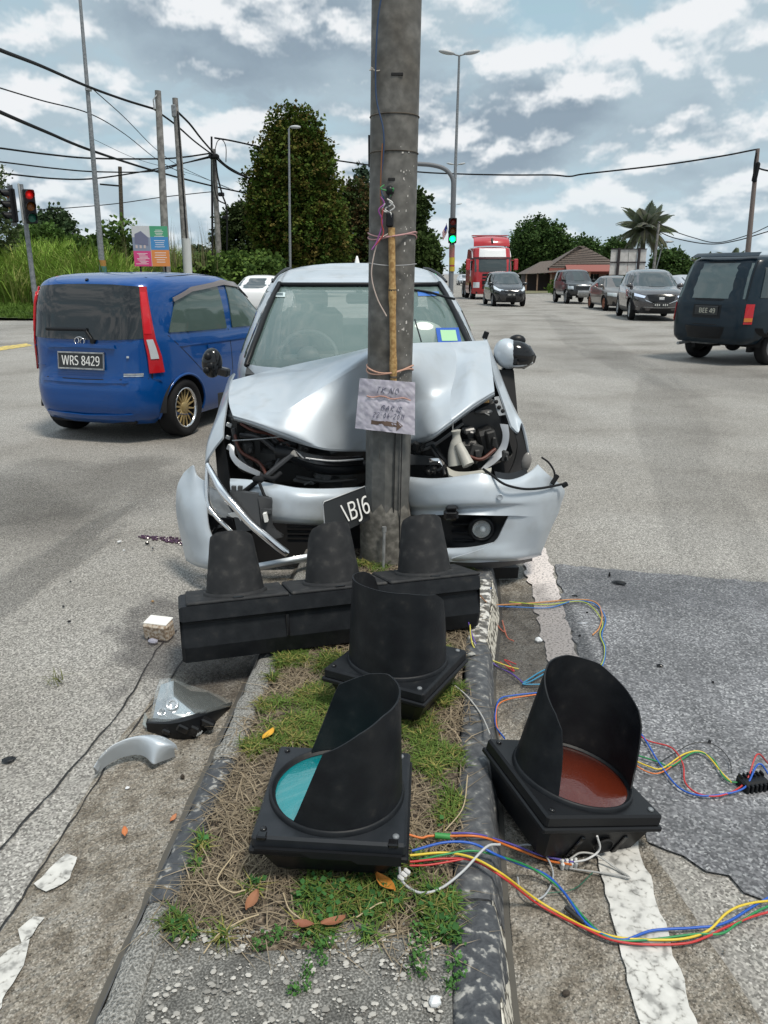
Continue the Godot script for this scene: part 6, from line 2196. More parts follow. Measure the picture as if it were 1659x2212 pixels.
# ---------------------------------------------------------------- the pole and what is tied to it
func concrete_pole():
	var base = Vector3(0.012, 0.10, -3.70)
	var lean = Vector3(0.0165, 1.0, 0.0).normalized()
	var root = thing("traffic_light_pole", "grey steel traffic light pole that the silver car has hit, bamboo tied along it", "pole", base)
	var m = sh()
	var pts = []
	var rad = []
	for k in 25:
		var h = lerpf(0.55, 3.6, k / 24.0)
		pts.append(lean * h)
		rad.append(0.1075 - 0.001 * h)
	m.tube(pts, rad, 28)
	var pm = tmat(ntex(61, 0.03, 0, [[0.15, lin(0.085, 0.083, 0.077)], [0.5, lin(0.12, 0.117, 0.109)], [0.85, lin(0.175, 0.17, 0.158)]], 512, 8), 1.0, 0.7, 0.0)
	over_detail(pm, ntex(62, 0.012, 0, [[0.25, lin(0.72, 0.68, 0.63)], [0.6, gray(1.0)]], 512, 6), 0.6)
	relief(pm, ntex(61, 0.03, 0, null, 512, 8), 0.06)
	part("shaft", m, pm, root)
	# lower sleeve: folded plates with open joints
	m = sh(-1)
	pts = [Vector3(0, 0.0, 0), lean * 0.30, lean * 0.80]
	var low = tmat(ntex(63, 0.025, 0, [[0.2, lin(0.088, 0.089, 0.086)], [0.6, lin(0.118, 0.119, 0.114)], [0.9, lin(0.15, 0.147, 0.14)]], 512, 8), 1.2, 0.8)
	m.tube([Vector3(0, 0.0, 0), lean * 0.72], 0.112, 10)
	part("sleeve", m, low, root)
	for e in [0.030, 0.062]:
		m = sh()
		m.bar(Vector3(e, 0.02, 0.112), lean * 0.70 + Vector3(e, 0, 0.112), 0.005, 0.006, Vector3.BACK)
		part("joint", m, M.dark, root)
	# broken concrete collar round the foot
	m = sh()
	var f = FastNoiseLite.new()
	f.seed = 6; f.frequency = 9.0
	var rows = []
	for i in 9:
		var row = []
		for k in 28:
			var a = TAU * k / 28.0
			var h = 0.30 * i / 8.0 + 0.05 * f.get_noise_2d(cos(a) * 0.3, sin(a) * 0.3) * (1.0 if i == 8 else 0.2)
			var r = 0.138 - 0.014 * i / 8.0 + 0.014 * f.get_noise_3d(cos(a) * 0.2, h, sin(a) * 0.2)
			if i == 8: r = 0.113
			row.append(Vector3(cos(a) * r, h, sin(a) * r))
		rows.append(row)
	m.grid(rows, false, true)
	part("concrete_collar", m, tmat(ntex(64, 0.04, 0, [[0.2, lin(0.09, 0.086, 0.077)], [0.5, lin(0.125, 0.12, 0.108)], [0.85, lin(0.20, 0.19, 0.172)]], 512, 8), 1.2, 0.95), root)
	m = sh()
	m.tube([D(828, 1242, 3.52) - base, D(830, 1140, 3.54) - base], 0.008, 8)
	m.tube([D(830, 1148, 3.54) - base, D(830, 1138, 3.54) - base], 0.012, 6)
	part("anchor_bolt", m, M.steel, root)
	# round scars of old bands, and the short dark slots
	for e in [[858, 160, 0.05], [846, 387, 0.03]]:
		var c = (D(e[0], e[1], 3.595) - base)
		m = sh()
		m.box(c + Vector3(0, 0, -0.002), Vector3(e[2], 0.012, 0.01), 0.002)
		part("slot", m, M.dark, root)
	for h in [1.905, 2.05]:
		m = sh()
		var ring = []
		for k in 29:
			var a = TAU * k / 28.0
			ring.append(lean * h + Vector3(cos(a), 0, sin(a)) * 0.107)
		m.tube(ring, 0.0025, 5)
		part("weld_ring", m, M.bark, root)
	# wiring that hangs down the front: blue above, then a brown pair to the tangle
	m = sh()
	m.tube(spline([D(826, -20, 3.60) - base, D(815, 60, 3.598) - base, D(812, 200, 3.60) - base, D(828, 280, 3.585) - base, D(828, 335, 3.585) - base, D(822, 400, 3.585) - base, D(830, 430, 3.575) - base], 8), 0.0035, 6)
	part("control_wire", m, mat(lin(0.02, 0.05, 0.12), 0.6), root)
	m = sh()
	m.tube(spline([D(826, 310, 3.583) - base, D(824, 350, 3.583) - base, D(822, 420, 3.583) - base, D(826, 480, 3.58) - base], 8), 0.003, 6)
	part("control_wire", m, mat(lin(0.20, 0.08, 0.03), 0.6), root)
	var tang = [[lin(0.05, 0.25, 0.08), [[830, 400], [822, 408], [838, 412], [850, 408], [842, 425]]], [lin(0.25, 0.05, 0.25), [[822, 425], [830, 440], [818, 455], [826, 480], [815, 520], [803, 540]]], [lin(0.6, 0.6, 0.58), [[836, 430], [848, 440], [832, 452], [845, 462], [838, 478]]], [lin(0.35, 0.05, 0.05), [[828, 450], [824, 480], [828, 505], [812, 530]]], [lin(0.55, 0.55, 0.55), [[832, 440], [826, 452], [836, 458], [852, 448], [840, 436]]], [lin(0.05, 0.05, 0.06), [[838, 408], [842, 425], [838, 445], [846, 470]]]]
	for e in tang:
		var pl = []
		for q in e[1]: pl.append(D(q[0], q[1], 3.572) - base + Vector3(0, 0, rnd(0, 0.015)))
		m = sh()
		m.tube(spline(pl, 8), 0.003, 6)
		part("loose_wire", m, mat(e[0], 0.5), root)
	m = sh()
	m.box(D(842, 475, 3.572) - base, Vector3(0.032, 0.06, 0.03), 0.006)
	m.ball(D(842, 412, 3.575) - base, Vector3(0.02, 0.022, 0.02), Basis(), 8, 6)
	part("terminal_box", m, M.black_satin, root)
	# bird spatter down the right side
	m = sh(-1)
	var bs = []
	for k in 55:
		var h = rnd(0.9, 1.95)
		var a = rnd(0.25, 0.95)
		var r = rnd(0.0008, 0.003) * (1.6 if rnd(0, 1) < 0.15 else 1.0)
		var n = Vector3(sin(a), 0, cos(a))
		var c = lean * h + n * 0.1072
		var u = Vector3(cos(a), 0, -sin(a)) * r
		var v = Vector3(0, r * rnd(0.8, 2.5), 0)
		m.quad(c - u - v, c + u - v * 0.6, c + u * 0.8 + v, c - u + v * 0.7)
	var sp = part("droppings", m, mat(lin(0.55, 0.53, 0.50), 0.9), root)
	sp.set_meta("kind", "stuff")

	# bamboo stick
	m = sh()
	var bp = []
	var br = []
	for k in 25:
		var t = k / 24.0
		bp.append(D(lerpf(846, 851, t), lerpf(492, 900, t), 3.576))
		br.append(0.0155 + (0.003 if k in [8, 9, 17, 18] else 0.0))
	m.tube(bp, br, 10)
	var b0 = bp[24]
	var bam = thing("bamboo_stick", "split bamboo stick tied upright to the front of the pole", "stick", b0)
	wpart("cane", m, M.wood, bam)
	for y in [625, 812]:
		m = sh()
		var t = (y - 492) / 408.0
		m.tube([D(846 + 5 * t, y, 3.576), D(846 + 5 * t, y + 4, 3.576)], 0.0185, 10)
		wpart("node", m, M.bark, bam)
	# strings
	var str_m = mat(lin(0.52, 0.30, 0.22), 0.7)
	var lst = [[[[790, 797], [800, 797], [825, 803], [850, 806], [870, 801], [886, 794], [889, 790]], 3.565, 0.006, "pinkish string bound round pole and bamboo just above the paper notice", str_m, "string"], [[[797, 518], [815, 514], [846, 510], [870, 516], [897, 523]], 3.562, 0.0045, "red and white string bound round pole and bamboo below the wire tangle", mat(lin(0.45, 0.25, 0.25), 0.7), "string"], [[[838, 505], [818, 520], [806, 560], [803, 600], [815, 645], [835, 683]], 3.57, 0.0028, "long white loose wire end bowed left of the bamboo", mat(lin(0.55, 0.45, 0.40), 0.6), "wire"], [[[794, 568], [830, 573], [870, 573], [900, 570]], 3.585, 0.002, "thin clear line tied round the pole level with the car roof", mat(lin(0.35, 0.36, 0.37), 0.5), "line"], [[[798, 152], [806, 148], [801, 146], [812, 153], [830, 150]], 3.62, 0.0025, "ends of pale twine sticking out high on the pole's left side", mat(lin(0.42, 0.38, 0.33), 0.7), "twine"]]
	for e in lst:
		var pl = []
		for q in e[0]: pl.append(D(q[0], q[1], e[1]))
		# carry the bands round the back of the pole
		m = sh()
		var c0 = pl[0]
		if e[2] >= 0.0045:
			for dd in [0.0, 0.010]:
				var ring = []
				var hh = pl[int(pl.size() / 2.0)].y - 0.10
				for k in 33:
					var a = TAU * k / 32.0
					var push = 0.028 * exp(-pow((a - PI * 0.5) * 2.2, 2))
					var cc = base + lean * (hh + dd + 0.012 * sin(a * 2.0 + dd * 100.0))
					ring.append(cc + Vector3(cos(a), 0, sin(a)) * (0.110 + push) - c0)
				m.tube(ring, e[2] * 0.7, 6)
		else:
			for i in pl.size(): pl[i] -= c0
			m.tube(spline(pl, 8), e[2], 6)
		var o = solo(e[5], m, e[4], e[3], e[5])
		o.position = c0
	notice()

func notice():
	# handwritten paper in a plastic bag, bent round the pole
	var root = thing("paper_notice", "wrinkled handwritten paper notice with a brown arrow, tied round the pole", "notice", D(832, 880, 3.56))
	var m = sh()
	var rows = []
	var f = FastNoiseLite.new()
	f.seed = 12; f.frequency = 14.0; f.fractal_octaves = 3
	for i in 25:
		var r = []
		var v = i / 24.0
		for k in 25:
			var u = k / 24.0
			var x0 = lerpf(777, 767, v)
			var x1 = lerpf(897, 896, v)
			var y0 = lerpf(817, 826, u)
			var y1 = lerpf(925, 940, u)
			var z = 3.553 + 0.034 * pow(absf(u * 2.0 - 1.05), 2.2)
			var p = D(lerpf(x0, x1, u), lerpf(y0, y1, v), z)
			p.z += f.get_noise_2d(u * 0.5 * 2, v) * 0.006 - 0.006 * exp(-pow((v - 0.36) * 14.0, 2))
			r.append(p)
		rows.append(r)
	m.sheet(rows, 0.002, Vector3(0, 0, -1))
	var pm = tmat(ntex(71, 0.03, 0, [[0.2, lin(0.43, 0.41, 0.49)], [0.8, lin(0.55, 0.53, 0.60)]], 256, 5), 3.0, 0.35)
	wpart("paper", m, pm, root)
	# the writing follows the sheet: strokes laid on it
	var ink = mat(lin(0.03, 0.04, 0.10), 0.5)
	var sheet_at = func(u, v):
		var z = 3.553 + 0.034 * pow(absf(u * 2.0 - 1.05), 2.2)
		var p = D(lerpf(lerpf(777, 767, v), lerpf(897, 896, v), u), lerpf(lerpf(817, 826, u), lerpf(925, 940, u), v), z)
		p.z += f.get_noise_2d(u, v) * 0.006 - 0.006 * exp(-pow((v - 0.36) * 14.0, 2)) + 0.0022
		return p
	var glyph = {
		"T": [[[0, 0], [1, 0]], [[.5, 0], [.45, 1]]], "K": [[[.1, 0], [0, 1]], [[.9, .05], [.1, .55], [.9, 1]]], ".": [[[.4, .9], [.55, 1]]], "N": [[[0, 1], [.1, 0], [.8, 1], [.9, 0]]], "O": [[[.5, 0], [.05, .4], [.4, 1], [.9, .6], [.5, 0]]],
		"G": [[[.9, .1], [.4, 0], [.05, .5], [.4, 1], [.9, .8], [.9, .5], [.5, .5]]], "A": [[[0, 1], [.5, 0], [.9, 1]], [[.2, .6], [.8, .55]]], "R": [[[.05, 1], [.1, 0], [.8, .2], [.1, .5], [.85, 1]]], "I": [[[.5, 0], [.45, 1]]], "S": [[[.9, .1], [.3, .05], [.2, .4], [.8, .6], [.6, 1], [0, .9]]],
		"2": [[[.05, .2], [.5, 0], [.85, .25], [.05, 1], [.9, .95]]], "0": [[[.5, 0], [.1, .5], [.45, 1], [.9, .5], [.5, 0]]], "4": [[[.6, 0], [.05, .65], [.95, .6]], [[.7, .3], [.6, 1]]], "1": [[[.3, .2], [.55, 0], [.5, 1]]], "-": [[[.2, .5], [.8, .45]]]}
	var write = func(txt, u0, v0, w, h, slant):
		var mm = sh()
		var x = u0
		for ch in txt:
			if glyph.has(ch):
				for st in glyph[ch]:
					var pl = []
					for q in spline(pts2(st), 3):
						pl.append(sheet_at.call(x + q.x * w * 0.72 + (1.0 - q.y) * slant, v0 + q.y * h))
					mm.tube(pl, 0.00105, 5)
			x += w * (0.5 if ch in [".", "I", "1"] else 1.0)
		wpart("handwriting", mm, ink, root)
	write.call("TK.NO", 0.30, 0.14, 0.095, 0.12, 0.03)
	write.call("GARIS", 0.40, 0.49, 0.085, 0.10, 0.03)
	write.call("22-04-2011", 0.28, 0.635, 0.058, 0.10, 0.02)
	var mm = sh()
	var arrow = mat(lin(0.13, 0.085, 0.065), 0.6)
	var top = []
	var bot = []
	for k in 9:
		var u = lerpf(0.26, 0.70, k / 8.0)
		top.append(sheet_at.call(u, 0.80 + 0.01 * sin(k)))
		bot.append(sheet_at.call(u, 0.885))
	mm.grid([top, bot])
	mm.tri(sheet_at.call(0.69, 0.76), sheet_at.call(0.80, 0.85), sheet_at.call(0.69, 0.955))
	wpart("arrow", mm, arrow, root)
	mm = sh()
	var pl = []
	for k in 20:
		pl.append(sheet_at.call(lerpf(0.15, 0.92, k / 19.0), 0.335 + 0.02 * sin(k * 0.7)) + Vector3(0, 0, 0.004))
	mm.tube(pl, 0.0026, 5)
	wpart("string", mm, mat(lin(0.48, 0.26, 0.20), 0.7), root)

func pts2(l) -> Array:
	var o = []
	for e in l: o.append(Vector2(e[0], e[1]))
	return o

# ---------------------------------------------------------------- traffic light heads on the ground
func visor(r0, r1, prof: Array, top_a, thick = 0.004) -> Shape:
	# an open tube whose height follows prof: [degrees from its top line, height]
	var m = sh()
	var lim = deg_to_rad(prof[prof.size() - 1][0])
	var n = 64
	var outr = []
	var inr = []
	for k in n + 1:
		var a = lerpf(-lim, lim, float(k) / n)
		var d = rad_to_deg(absf(a))
		var h = 0.0
		for i in prof.size() - 1:
			if d >= prof[i][0]:
				var t = clampf((d - prof[i][0]) / maxf(0.001, prof[i + 1][0] - prof[i][0]), 0, 1)
				h = lerpf(prof[i][1], prof[i + 1][1], t)
		h = maxf(h, 0.004)
		var co = []
		var ci = []
		for j in 11:
			var y = h * j / 10.0
			var r = lerpf(r0, r1, y / 0.28)
			var dir = Vector3(cos(top_a + a), 0, sin(top_a + a))
			co.append(dir * r + Vector3(0, y, 0))
			ci.append(dir * (r - thick) + Vector3(0, y, 0))
		outr.append(co)
		inr.append(ci)
	m.grid(outr)
	m.grp += 1
	m.grid(inr, true)
	m.grp += 1
	var e1 = []
	var e2 = []
	for k in n + 1:
		e1.append(outr[k][10])
		e2.append(inr[k][10])
	m.grid([e1, e2])
	m.grid([outr[0], inr[0]])
	m.grid([outr[n], inr[n]])
	return m

func signal_module(called, label, t: Transform3D, lens_col, prof, top_a, depth, taper, plate_mat):
	var root = thing(called, label, "traffic light")
	root.transform = t
	var s = 0.18
	var m = sh()
	m.box(Vector3(0, -0.0175, 0), Vector3(2 * s, 0.035, 2 * s), 0.006)
	part("door", m, plate_mat, root)
	m = sh()
	m.box(Vector3(0, -0.040, 0), Vector3(2 * s + 0.012, 0.016, 2 * s + 0.012), 0.004)
	part("rim", m, M.black_satin, root)
	m = sh()
	# housing narrows towards its back
	var rows = []
	for e in [[s * 0.97, -0.045], [s * 0.95, -0.06], [s * 0.80, -depth + 0.02], [s * 0.70, -depth]]:
		var r = []
		var q = e[0]
		var c = q * 0.88
		for p in [[-c, -q], [c, -q], [q, -c], [q, c], [c, q], [-c, q], [-q, c], [-q, -c]]:
			r.append(Vector3(p[0], e[1], p[1]))
		rows.append(r)
	m.grp = -1
	m.grid(rows, true, true)
	for k in range(1, 7):
		m.tri(rows[3][0], rows[3][k], rows[3][k + 1])
	part("housing", m, M.black_satin, root)
	m = sh()
	m.lathe([Vector2(0.170, 0.0), Vector2(0.169, 0.010), Vector2(0.166, 0.014), Vector2(0.162, 0.014), Vector2(0.160, 0.004), Vector2(0.154, 0.003)], 56)
	part("lens_ring", m, M.black_plastic, root)
	m = sh()
	var pr = []
	for k in 13:
		var a = k / 12.0
		pr.append(Vector2(0.155 * (1.0 - a), 0.002 + 0.030 * sin(a * PI * 0.5)))
	m.lathe(pr, 56)
	part("lens", m, lens_col, root)
	m = visor(0.164, 0.164 * taper, prof, top_a)
	part("visor", m, M.black_plastic, root, Vector3(0, 0.012, 0))
	for e in [[-1, -1], [1, -1], [1, 1], [-1, 1]]:
		m = sh()
		m.lathe([Vector2(0.008, 0.0), Vector2(0.008, 0.004), Vector2(0.005, 0.006), Vector2(0, 0.006)], 10)
		part("screw", m, M.galv if e[0] > 0 else M.black_gloss, root, Vector3(e[0] * 0.155, 0.0, e[1] * 0.155))
	return root

func lens_mat(c: Color):
	var m = paint(c, 0.18, 1.0)
	m.heightmap_enabled = true
	m.heightmap_texture = ntex(81, 0.09, 2, null, 256, 1)
	m.heightmap_scale = 0.08
	m.uv1_triplanar = true
	m.uv1_scale = Vector3(6, 6, 6)
	return m

func signals_on_ground():
	# green head, nearest, on the median
	var pm = tmat(ntex(82, 0.03, 0, [[0.2, lin(0.014, 0.017, 0.021)], [0.8, lin(0.020, 0.023, 0.028)]], 256, 5), 1.5, 0.42)
	pm.metallic_specular = 0.4
	var t = Transform3D(Basis(Vector3.UP, -0.06) * Basis(Vector3.BACK, -0.02), Vector3(-0.118, 0.255, -1.645))
	var r = signal_module("signal_head_green", "black traffic light head with a green lens, lying face up, nearest on the median", t, lens_mat(lin(0.002, 0.20, 0.22)), [[0, .275], [40, .27], [65, .245], [85, .215], [96, .20], [122, 0.0]], 0.0, 0.135, 0.93, pm)
	for e in [[-0.155, 0.184], [0.150, 0.184]]:
		var m = sh()
		m.box(Vector3(e[0], -0.004, e[1] - 0.012), Vector3(0.024, 0.012, 0.022), 0.003)
		part("hinge", m, M.black_gloss, r)
	var m = sh()
	m.prism([Vector2(-0.17, 0), Vector2(-0.17, 0.006), Vector2(0.17, 0.006), Vector2(0.17, -0.02), Vector2(0.07, -0.02), Vector2(0.055, -0.012), Vector2(-0.04, -0.012), Vector2(-0.06, 0)], 0.008, Transform3D(Basis(), Vector3(0, -0.03, 0.184)))
	part("latch", m, M.black_satin, r)
	# amber head, leaning on the right kerb
	var F = Vector3(0.412, 0.20, -1.615)
	var x = Vector3(0.35, -0.085, -0.11).normalized()
	var z = Vector3(0.11, 0.0, 0.35).normalized()
	var y = z.cross(x).normalized()
	z = x.cross(y)
	t = Transform3D(Basis(x, y, z), F + x * 0.18 - z * 0.18)
	r = signal_module("signal_head_amber", "black traffic light head with a brown amber lens, leaning on the right kerb", t, lens_mat(lin(0.085, 0.014, 0.006)), [[0, .285], [40, .275], [75, .235], [100, .20], [112, .17], [122, 0.10], [128, 0.0]], -PI * 0.5 - 0.12, 0.165, 0.90, M.black_satin)
	m = sh()
	m.lathe([Vector2(0.0, 0.0), Vector2(0.026, 0.0), Vector2(0.028, 0.004), Vector2(0.024, 0.006)], 16, Transform3D(Basis(Vector3.RIGHT, PI * 0.5 + 0.25), Vector3(0.03, -0.10, 0.165)))
	part("cable_hole", m, M.dark, r)
	for e in [-0.045, 0.09]:
		m = sh()
		m.bar(Vector3(e, -0.07, 0.170), Vector3(e - 0.012, -0.15, 0.146), 0.014, 0.006, Vector3.BACK, 0.002)
		part("rib", m, M.black_gloss, r)
	# dark head seen from behind, in the middle
	x = Vector3(0.306, 0.0, 0.16).normalized()
	z = Vector3(-0.453, 0.04, 0.891).normalized()
	y = z.cross(x).normalized()
	z = x.cross(y)
	t = Transform3D(Basis(x, y, z), Vector3(0.045, 0.262, -2.33))
	r = signal_module("signal_head_dark", "black traffic light head turned away, between the green head and the fallen unit", t, lens_mat(lin(0.20, 0.012, 0.012)), [[0, .285], [50, .28], [90, .26], [106, .23], [113, .18], [126, 0.0]], PI * 0.5 + 0.25, 0.14, 0.94, M.black_plastic)
	# the fallen unit with three visors
	x = Vector3(1.117, 0.0, -0.312).normalized()
	z = Vector3(0.269, 0.0, 0.963).normalized()
	t = Transform3D(Basis(x, Vector3.UP, x.cross(Vector3.UP)) * Basis(Vector3.RIGHT, -0.24), Vector3(-0.739, 0.355, -2.536))
	var root = thing("signal_unit", "long black three-lamp traffic signal unit lying on its back against the pole foot", "traffic light")
	root.transform = t
	var L = 1.165
	m = sh(-1)
	# side walls: overhanging face, upright wall, back drawn in
	var prof = [[0.0, 0.0], [0.004, -0.055], [-0.018, -0.062], [-0.020, -0.072], [-0.016, -0.155], [-0.045, -0.215], [-0.255, -0.215], [-0.284, -0.155], [-0.280, -0.072], [-0.282, -0.062], [-0.304, -0.055], [-0.30, 0.0]]
	var rows = []
	for i in 4:
		var xx = [0.0, 0.012, L - 0.012, L][i]
		var ins = [0.006, 0.0, 0.0, 0.006][i]
		var rr = []
		for q in prof:
			rr.append(Vector3(xx, q[1] - (ins if q[1] > -0.03 else -ins), q[0] + (ins if q[0] < -0.18 else -ins)))
		rows.append(rr)
	m.grid(rows, false, true)
	for q in [rows[0], rows[3]]:
		for k in range(1, q.size() - 1):
			m.tri(q[0], q[k], q[k + 1])
	part("case", m, M.black_plastic, root)
	for k in 3:
		var c = Vector3(0.215 + 0.383 * k, 0.003, -0.15)
		m = sh()
		m.box(c + Vector3(0, 0.002, 0), Vector3(0.374, 0.014, 0.292), 0.005)
		part("door", m, M.black_dirty, root)
		m = sh()
		m.lathe([Vector2(0.122, 0.006), Vector2(0.120, 0.020), Vector2(0.108, 0.020), Vector2(0.102, 0.008)], 40, Transform3D(Basis(), c))
		part("lens_ring", m, M.black_dirty, root)
		m = sh()
		m.lathe([Vector2(0.103, 0.010), Vector2(0.08, 0.022), Vector2(0.0, 0.030)], 32, Transform3D(Basis(), c))
		part("lens", m, [lens_mat(lin(0.2, 0.01, 0.01)), lens_mat(lin(0.22, 0.08, 0.01)), lens_mat(lin(0.01, 0.15, 0.14))][k], root)
		m = visor(0.110, 0.070, [[0, .235], [40, .23], [75, .21], [100, .175], [115, .14], [130, 0.0]], PI * 0.5 + [0.1, -0.15, 0.2][k])
		part("visor", m, M.black_dirty, root, c + Vector3(0, 0.018, 0))
		m = sh()
		m.box(c + Vector3(0.0, 0.010, 0.138), Vector3(0.04, 0.010, 0.010), 0.003)
		part("clip", m, M.black_gloss, root)
	for k in 2:
		m = sh()
		m.box(Vector3(0.39 + 0.383 * k, -0.11, -0.0135), Vector3(0.012, 0.085, 0.010), 0.002)
		part("joint", m, M.black_gloss, root)

# ---------------------------------------------------------------- wires on the ground
func ground_wire(list, col, r, label, called = "signal_wire", group = ""):
	var pl = []
	for e in list:
		pl.append(G(e[0], e[1], (e[2] if e.size() > 2 else 0.020)))
	if list[list.size() - 1][0] > 1665:
		var n = pl.size()
		var dd = (pl[n - 1] - pl[n - 2]) * Vector3(1, 0, 1)
		pl.append(pl[n - 1] + dd * 2.5 + Vector3(0, 0, 0.05))
		pl.append(pl[n - 1] + dd * 6.0 + Vector3(0, 0, 0.25))
	var c = pl[0]
	for i in pl.size(): pl[i] -= c
	var m = sh()
	m.tube(spline(pl, 8), r * 0.72, 7)
	var o = solo(called, m, mat(col, 0.42), label, "wire", group)
	o.position = c

func wires():
	var blue = lin(0.015, 0.09, 0.42)
	var yel = lin(0.62, 0.46, 0.04)
	var red = lin(0.45, 0.03, 0.03)
	var grn = lin(0.02, 0.22, 0.07)
	var org = lin(0.60, 0.16, 0.03)
	var gry = lin(0.42, 0.43, 0.44)
	var brn = lin(0.20, 0.06, 0.03)
	var k = 0.135
	# from the green head across the kerb and out to the right edge
	ground_wire([[885, 1848, .16], [960, 1842, .15], [1020, 1853, .15], [1080, 1885, .14], [1160, 1944, .03], [1230, 1985, .012], [1270, 2005], [1330, 2024], [1400, 2030], [1475, 2028], [1530, 2010], [1570, 1972, .03], [1610, 1954, .03], [1680, 1945]], yel, 0.0042, "yellow wire from the green head to the right edge, the topmost of the long bundle")
	ground_wire([[885, 1862, .15], [960, 1855, .14], [1025, 1860, .14], [1090, 1898, .13], [1150, 1945, .03], [1200, 1975, .012], [1262, 2005], [1320, 2030], [1390, 2040], [1480, 2038], [1530, 2022], [1580, 1998], [1680, 1966]], red, 0.004, "red wire beside the yellow one in the long bundle")
	ground_wire([[890, 1838, .16], [960, 1820, .17], [1020, 1822, .16], [1075, 1848, .14], [1130, 1870, .05], [1180, 1890, .03], [1220, 1930, .02], [1262, 1990], [1310, 2022], [1350, 2030], [1410, 2010], [1500, 2004], [1570, 1992], [1680, 1930]], blue, 0.0045, "thick blue wire of the long bundle, arching over the right kerb")
	ground_wire([[905, 1858, .14], [960, 1846, .15], [1020, 1838, .15], [1080, 1850, .13], [1150, 1876, .05], [1210, 1920, .02], [1265, 1985], [1320, 2028], [1400, 2030], [1500, 2018], [1560, 2016], [1600, 1990], [1680, 1950]], grn, 0.004, "green wire of the long bundle from the green head")
	ground_wire([[885, 1870, .14], [930, 1868, .14], [1000, 1856, .14]], red, 0.0035, "short red wire end in the grass at the corner of the green head")
	ground_wire([[880, 1802, .15], [910, 1810, .14], [928, 1806, .14], [975, 1806, .135], [1040, 1808, .135], [1110, 1832, .06], [1180, 1858, .02], [1235, 1868, .03]], org, 0.0042, "orange wire from the green head to the white connector at the amber head")
	ground_wire([[975, 1800, .135], [1030, 1802, .135], [1100, 1822, .07], [1170, 1848, .03], [1240, 1862, .03]], lin(0.10, 0.08, 0.32), 0.0038, "violet wire beside the orange one, ending at the white connector")
	ground_wire([[862, 1870, .15], [870, 1905, .13], [905, 1928, .13], [950, 1920, .135], [1000, 1882, .14], [1050, 1830, .16], [1080, 1824, .15]], gry, 0.0045, "grey sheathed cable looping through the grass by the green head")
	ground_wire([[1110, 1828, .04], [1150, 1826, .04], [1180, 1850, .03], [1195, 1890, .012], [1180, 1930], [1150, 1945], [1125, 1925], [1118, 1895]], lin(0.36, 0.38, 0.40), 0.0035, "thin grey wire curled in the gutter below the amber head")
	ground_wire([[1290, 1806, .11], [1295, 1835, .06], [1270, 1855, .04], [1240, 1862, .03]], lin(0.6, 0.6, 0.6), 0.004, "white lead from the amber head's cable hole to the white connector")
	ground_wire([[1232, 1855, .035], [1255, 1842, .045], [1290, 1848, .04], [1330, 1875, .02], [1360, 1896], [1330, 1890], [1230, 1876, .012]], lin(0.34, 0.34, 0.33), 0.0038, "grey looped wire over the white line in front of the amber head")
	ground_wire([[1180, 1930], [1240, 1920], [1280, 1885]], lin(0.02, 0.10, 0.06), 0.002, "thin dark green wire in the gutter below the white connector")
	ground_wire([[1222, 1960, .02], [1245, 1980, .018], [1262, 1994, .016]], lin(0.02, 0.02, 0.02), 0.009, "black tape holding the long bundle together", "tape")
	# right of the amber head
	ground_wire([[1370, 1565], [1395, 1600], [1425, 1650], [1465, 1700], [1510, 1718], [1560, 1716], [1610, 1700, .03], [1640, 1650, .06], [1680, 1690]], blue, 0.004, "blue wire right of the amber head, running to the black connector block")
	ground_wire([[1368, 1578], [1400, 1600], [1450, 1615], [1475, 1650], [1480, 1690], [1510, 1715], [1560, 1718], [1610, 1690, .03], [1635, 1630, .08], [1660, 1650]], red, 0.0036, "red wire right of the amber head with a square bend")
	ground_wire([[1365, 1640], [1400, 1655], [1430, 1660], [1480, 1628, .02], [1520, 1626, .02], [1560, 1670], [1580, 1690]], yel, 0.0036, "yellow wire arching right of the amber head")
	ground_wire([[1365, 1628], [1420, 1645], [1450, 1655], [1500, 1625, .02], [1540, 1640], [1570, 1685], [1620, 1690]], grn, 0.0036, "green wire beside the yellow arch right of the amber head")
	ground_wire([[1420, 1650], [1460, 1625], [1500, 1605, .03], [1545, 1610, .03], [1575, 1640], [1580, 1670]], lin(0.02, 0.02, 0.02), 0.002, "thin black wire arching above the yellow one")
	ground_wire([[1365, 1648], [1400, 1668], [1430, 1668], [1470, 1640]], org, 0.003, "orange wire end low right of the amber head")
	# the loop behind, from the fallen unit
	ground_wire([[1035, 1285, .22], [1060, 1305, .08], [1110, 1305, .02], [1180, 1300], [1240, 1295], [1285, 1300], [1300, 1325], [1295, 1355], [1280, 1372]], lin(0.50, 0.22, 0.08), 0.0042, "orange brown wire in the wide loop beside the fallen unit")
	ground_wire([[1060, 1270, .12], [1062, 1305, .03], [1130, 1312], [1190, 1312], [1240, 1298], [1285, 1305], [1308, 1335], [1300, 1372], [1308, 1400], [1300, 1440], [1270, 1460]], lin(0.03, 0.14, 0.40), 0.004, "blue wire in the wide loop beside the fallen unit")
	ground_wire([[1100, 1300, .02], [1180, 1306], [1260, 1300], [1300, 1340], [1296, 1370], [1306, 1400], [1302, 1430], [1280, 1455]], lin(0.35, 0.42, 0.06), 0.0036, "yellow green wire in the wide loop beside the fallen unit")
	ground_wire([[1065, 1305, .05], [1072, 1345, .02], [1090, 1365], [1085, 1340], [1095, 1375], [1110, 1385]], lin(0.36, 0.10, 0.06), 0.0036, "crumpled red brown wires against the kerb below the fallen unit")
	ground_wire([[1012, 1345, .16], [1025, 1385, .13], [1045, 1415, .06], [1075, 1440, .012], [1105, 1455], [1130, 1475]], lin(0.10, 0.06, 0.30), 0.004, "purple wire hanging from the fallen unit over the kerb")
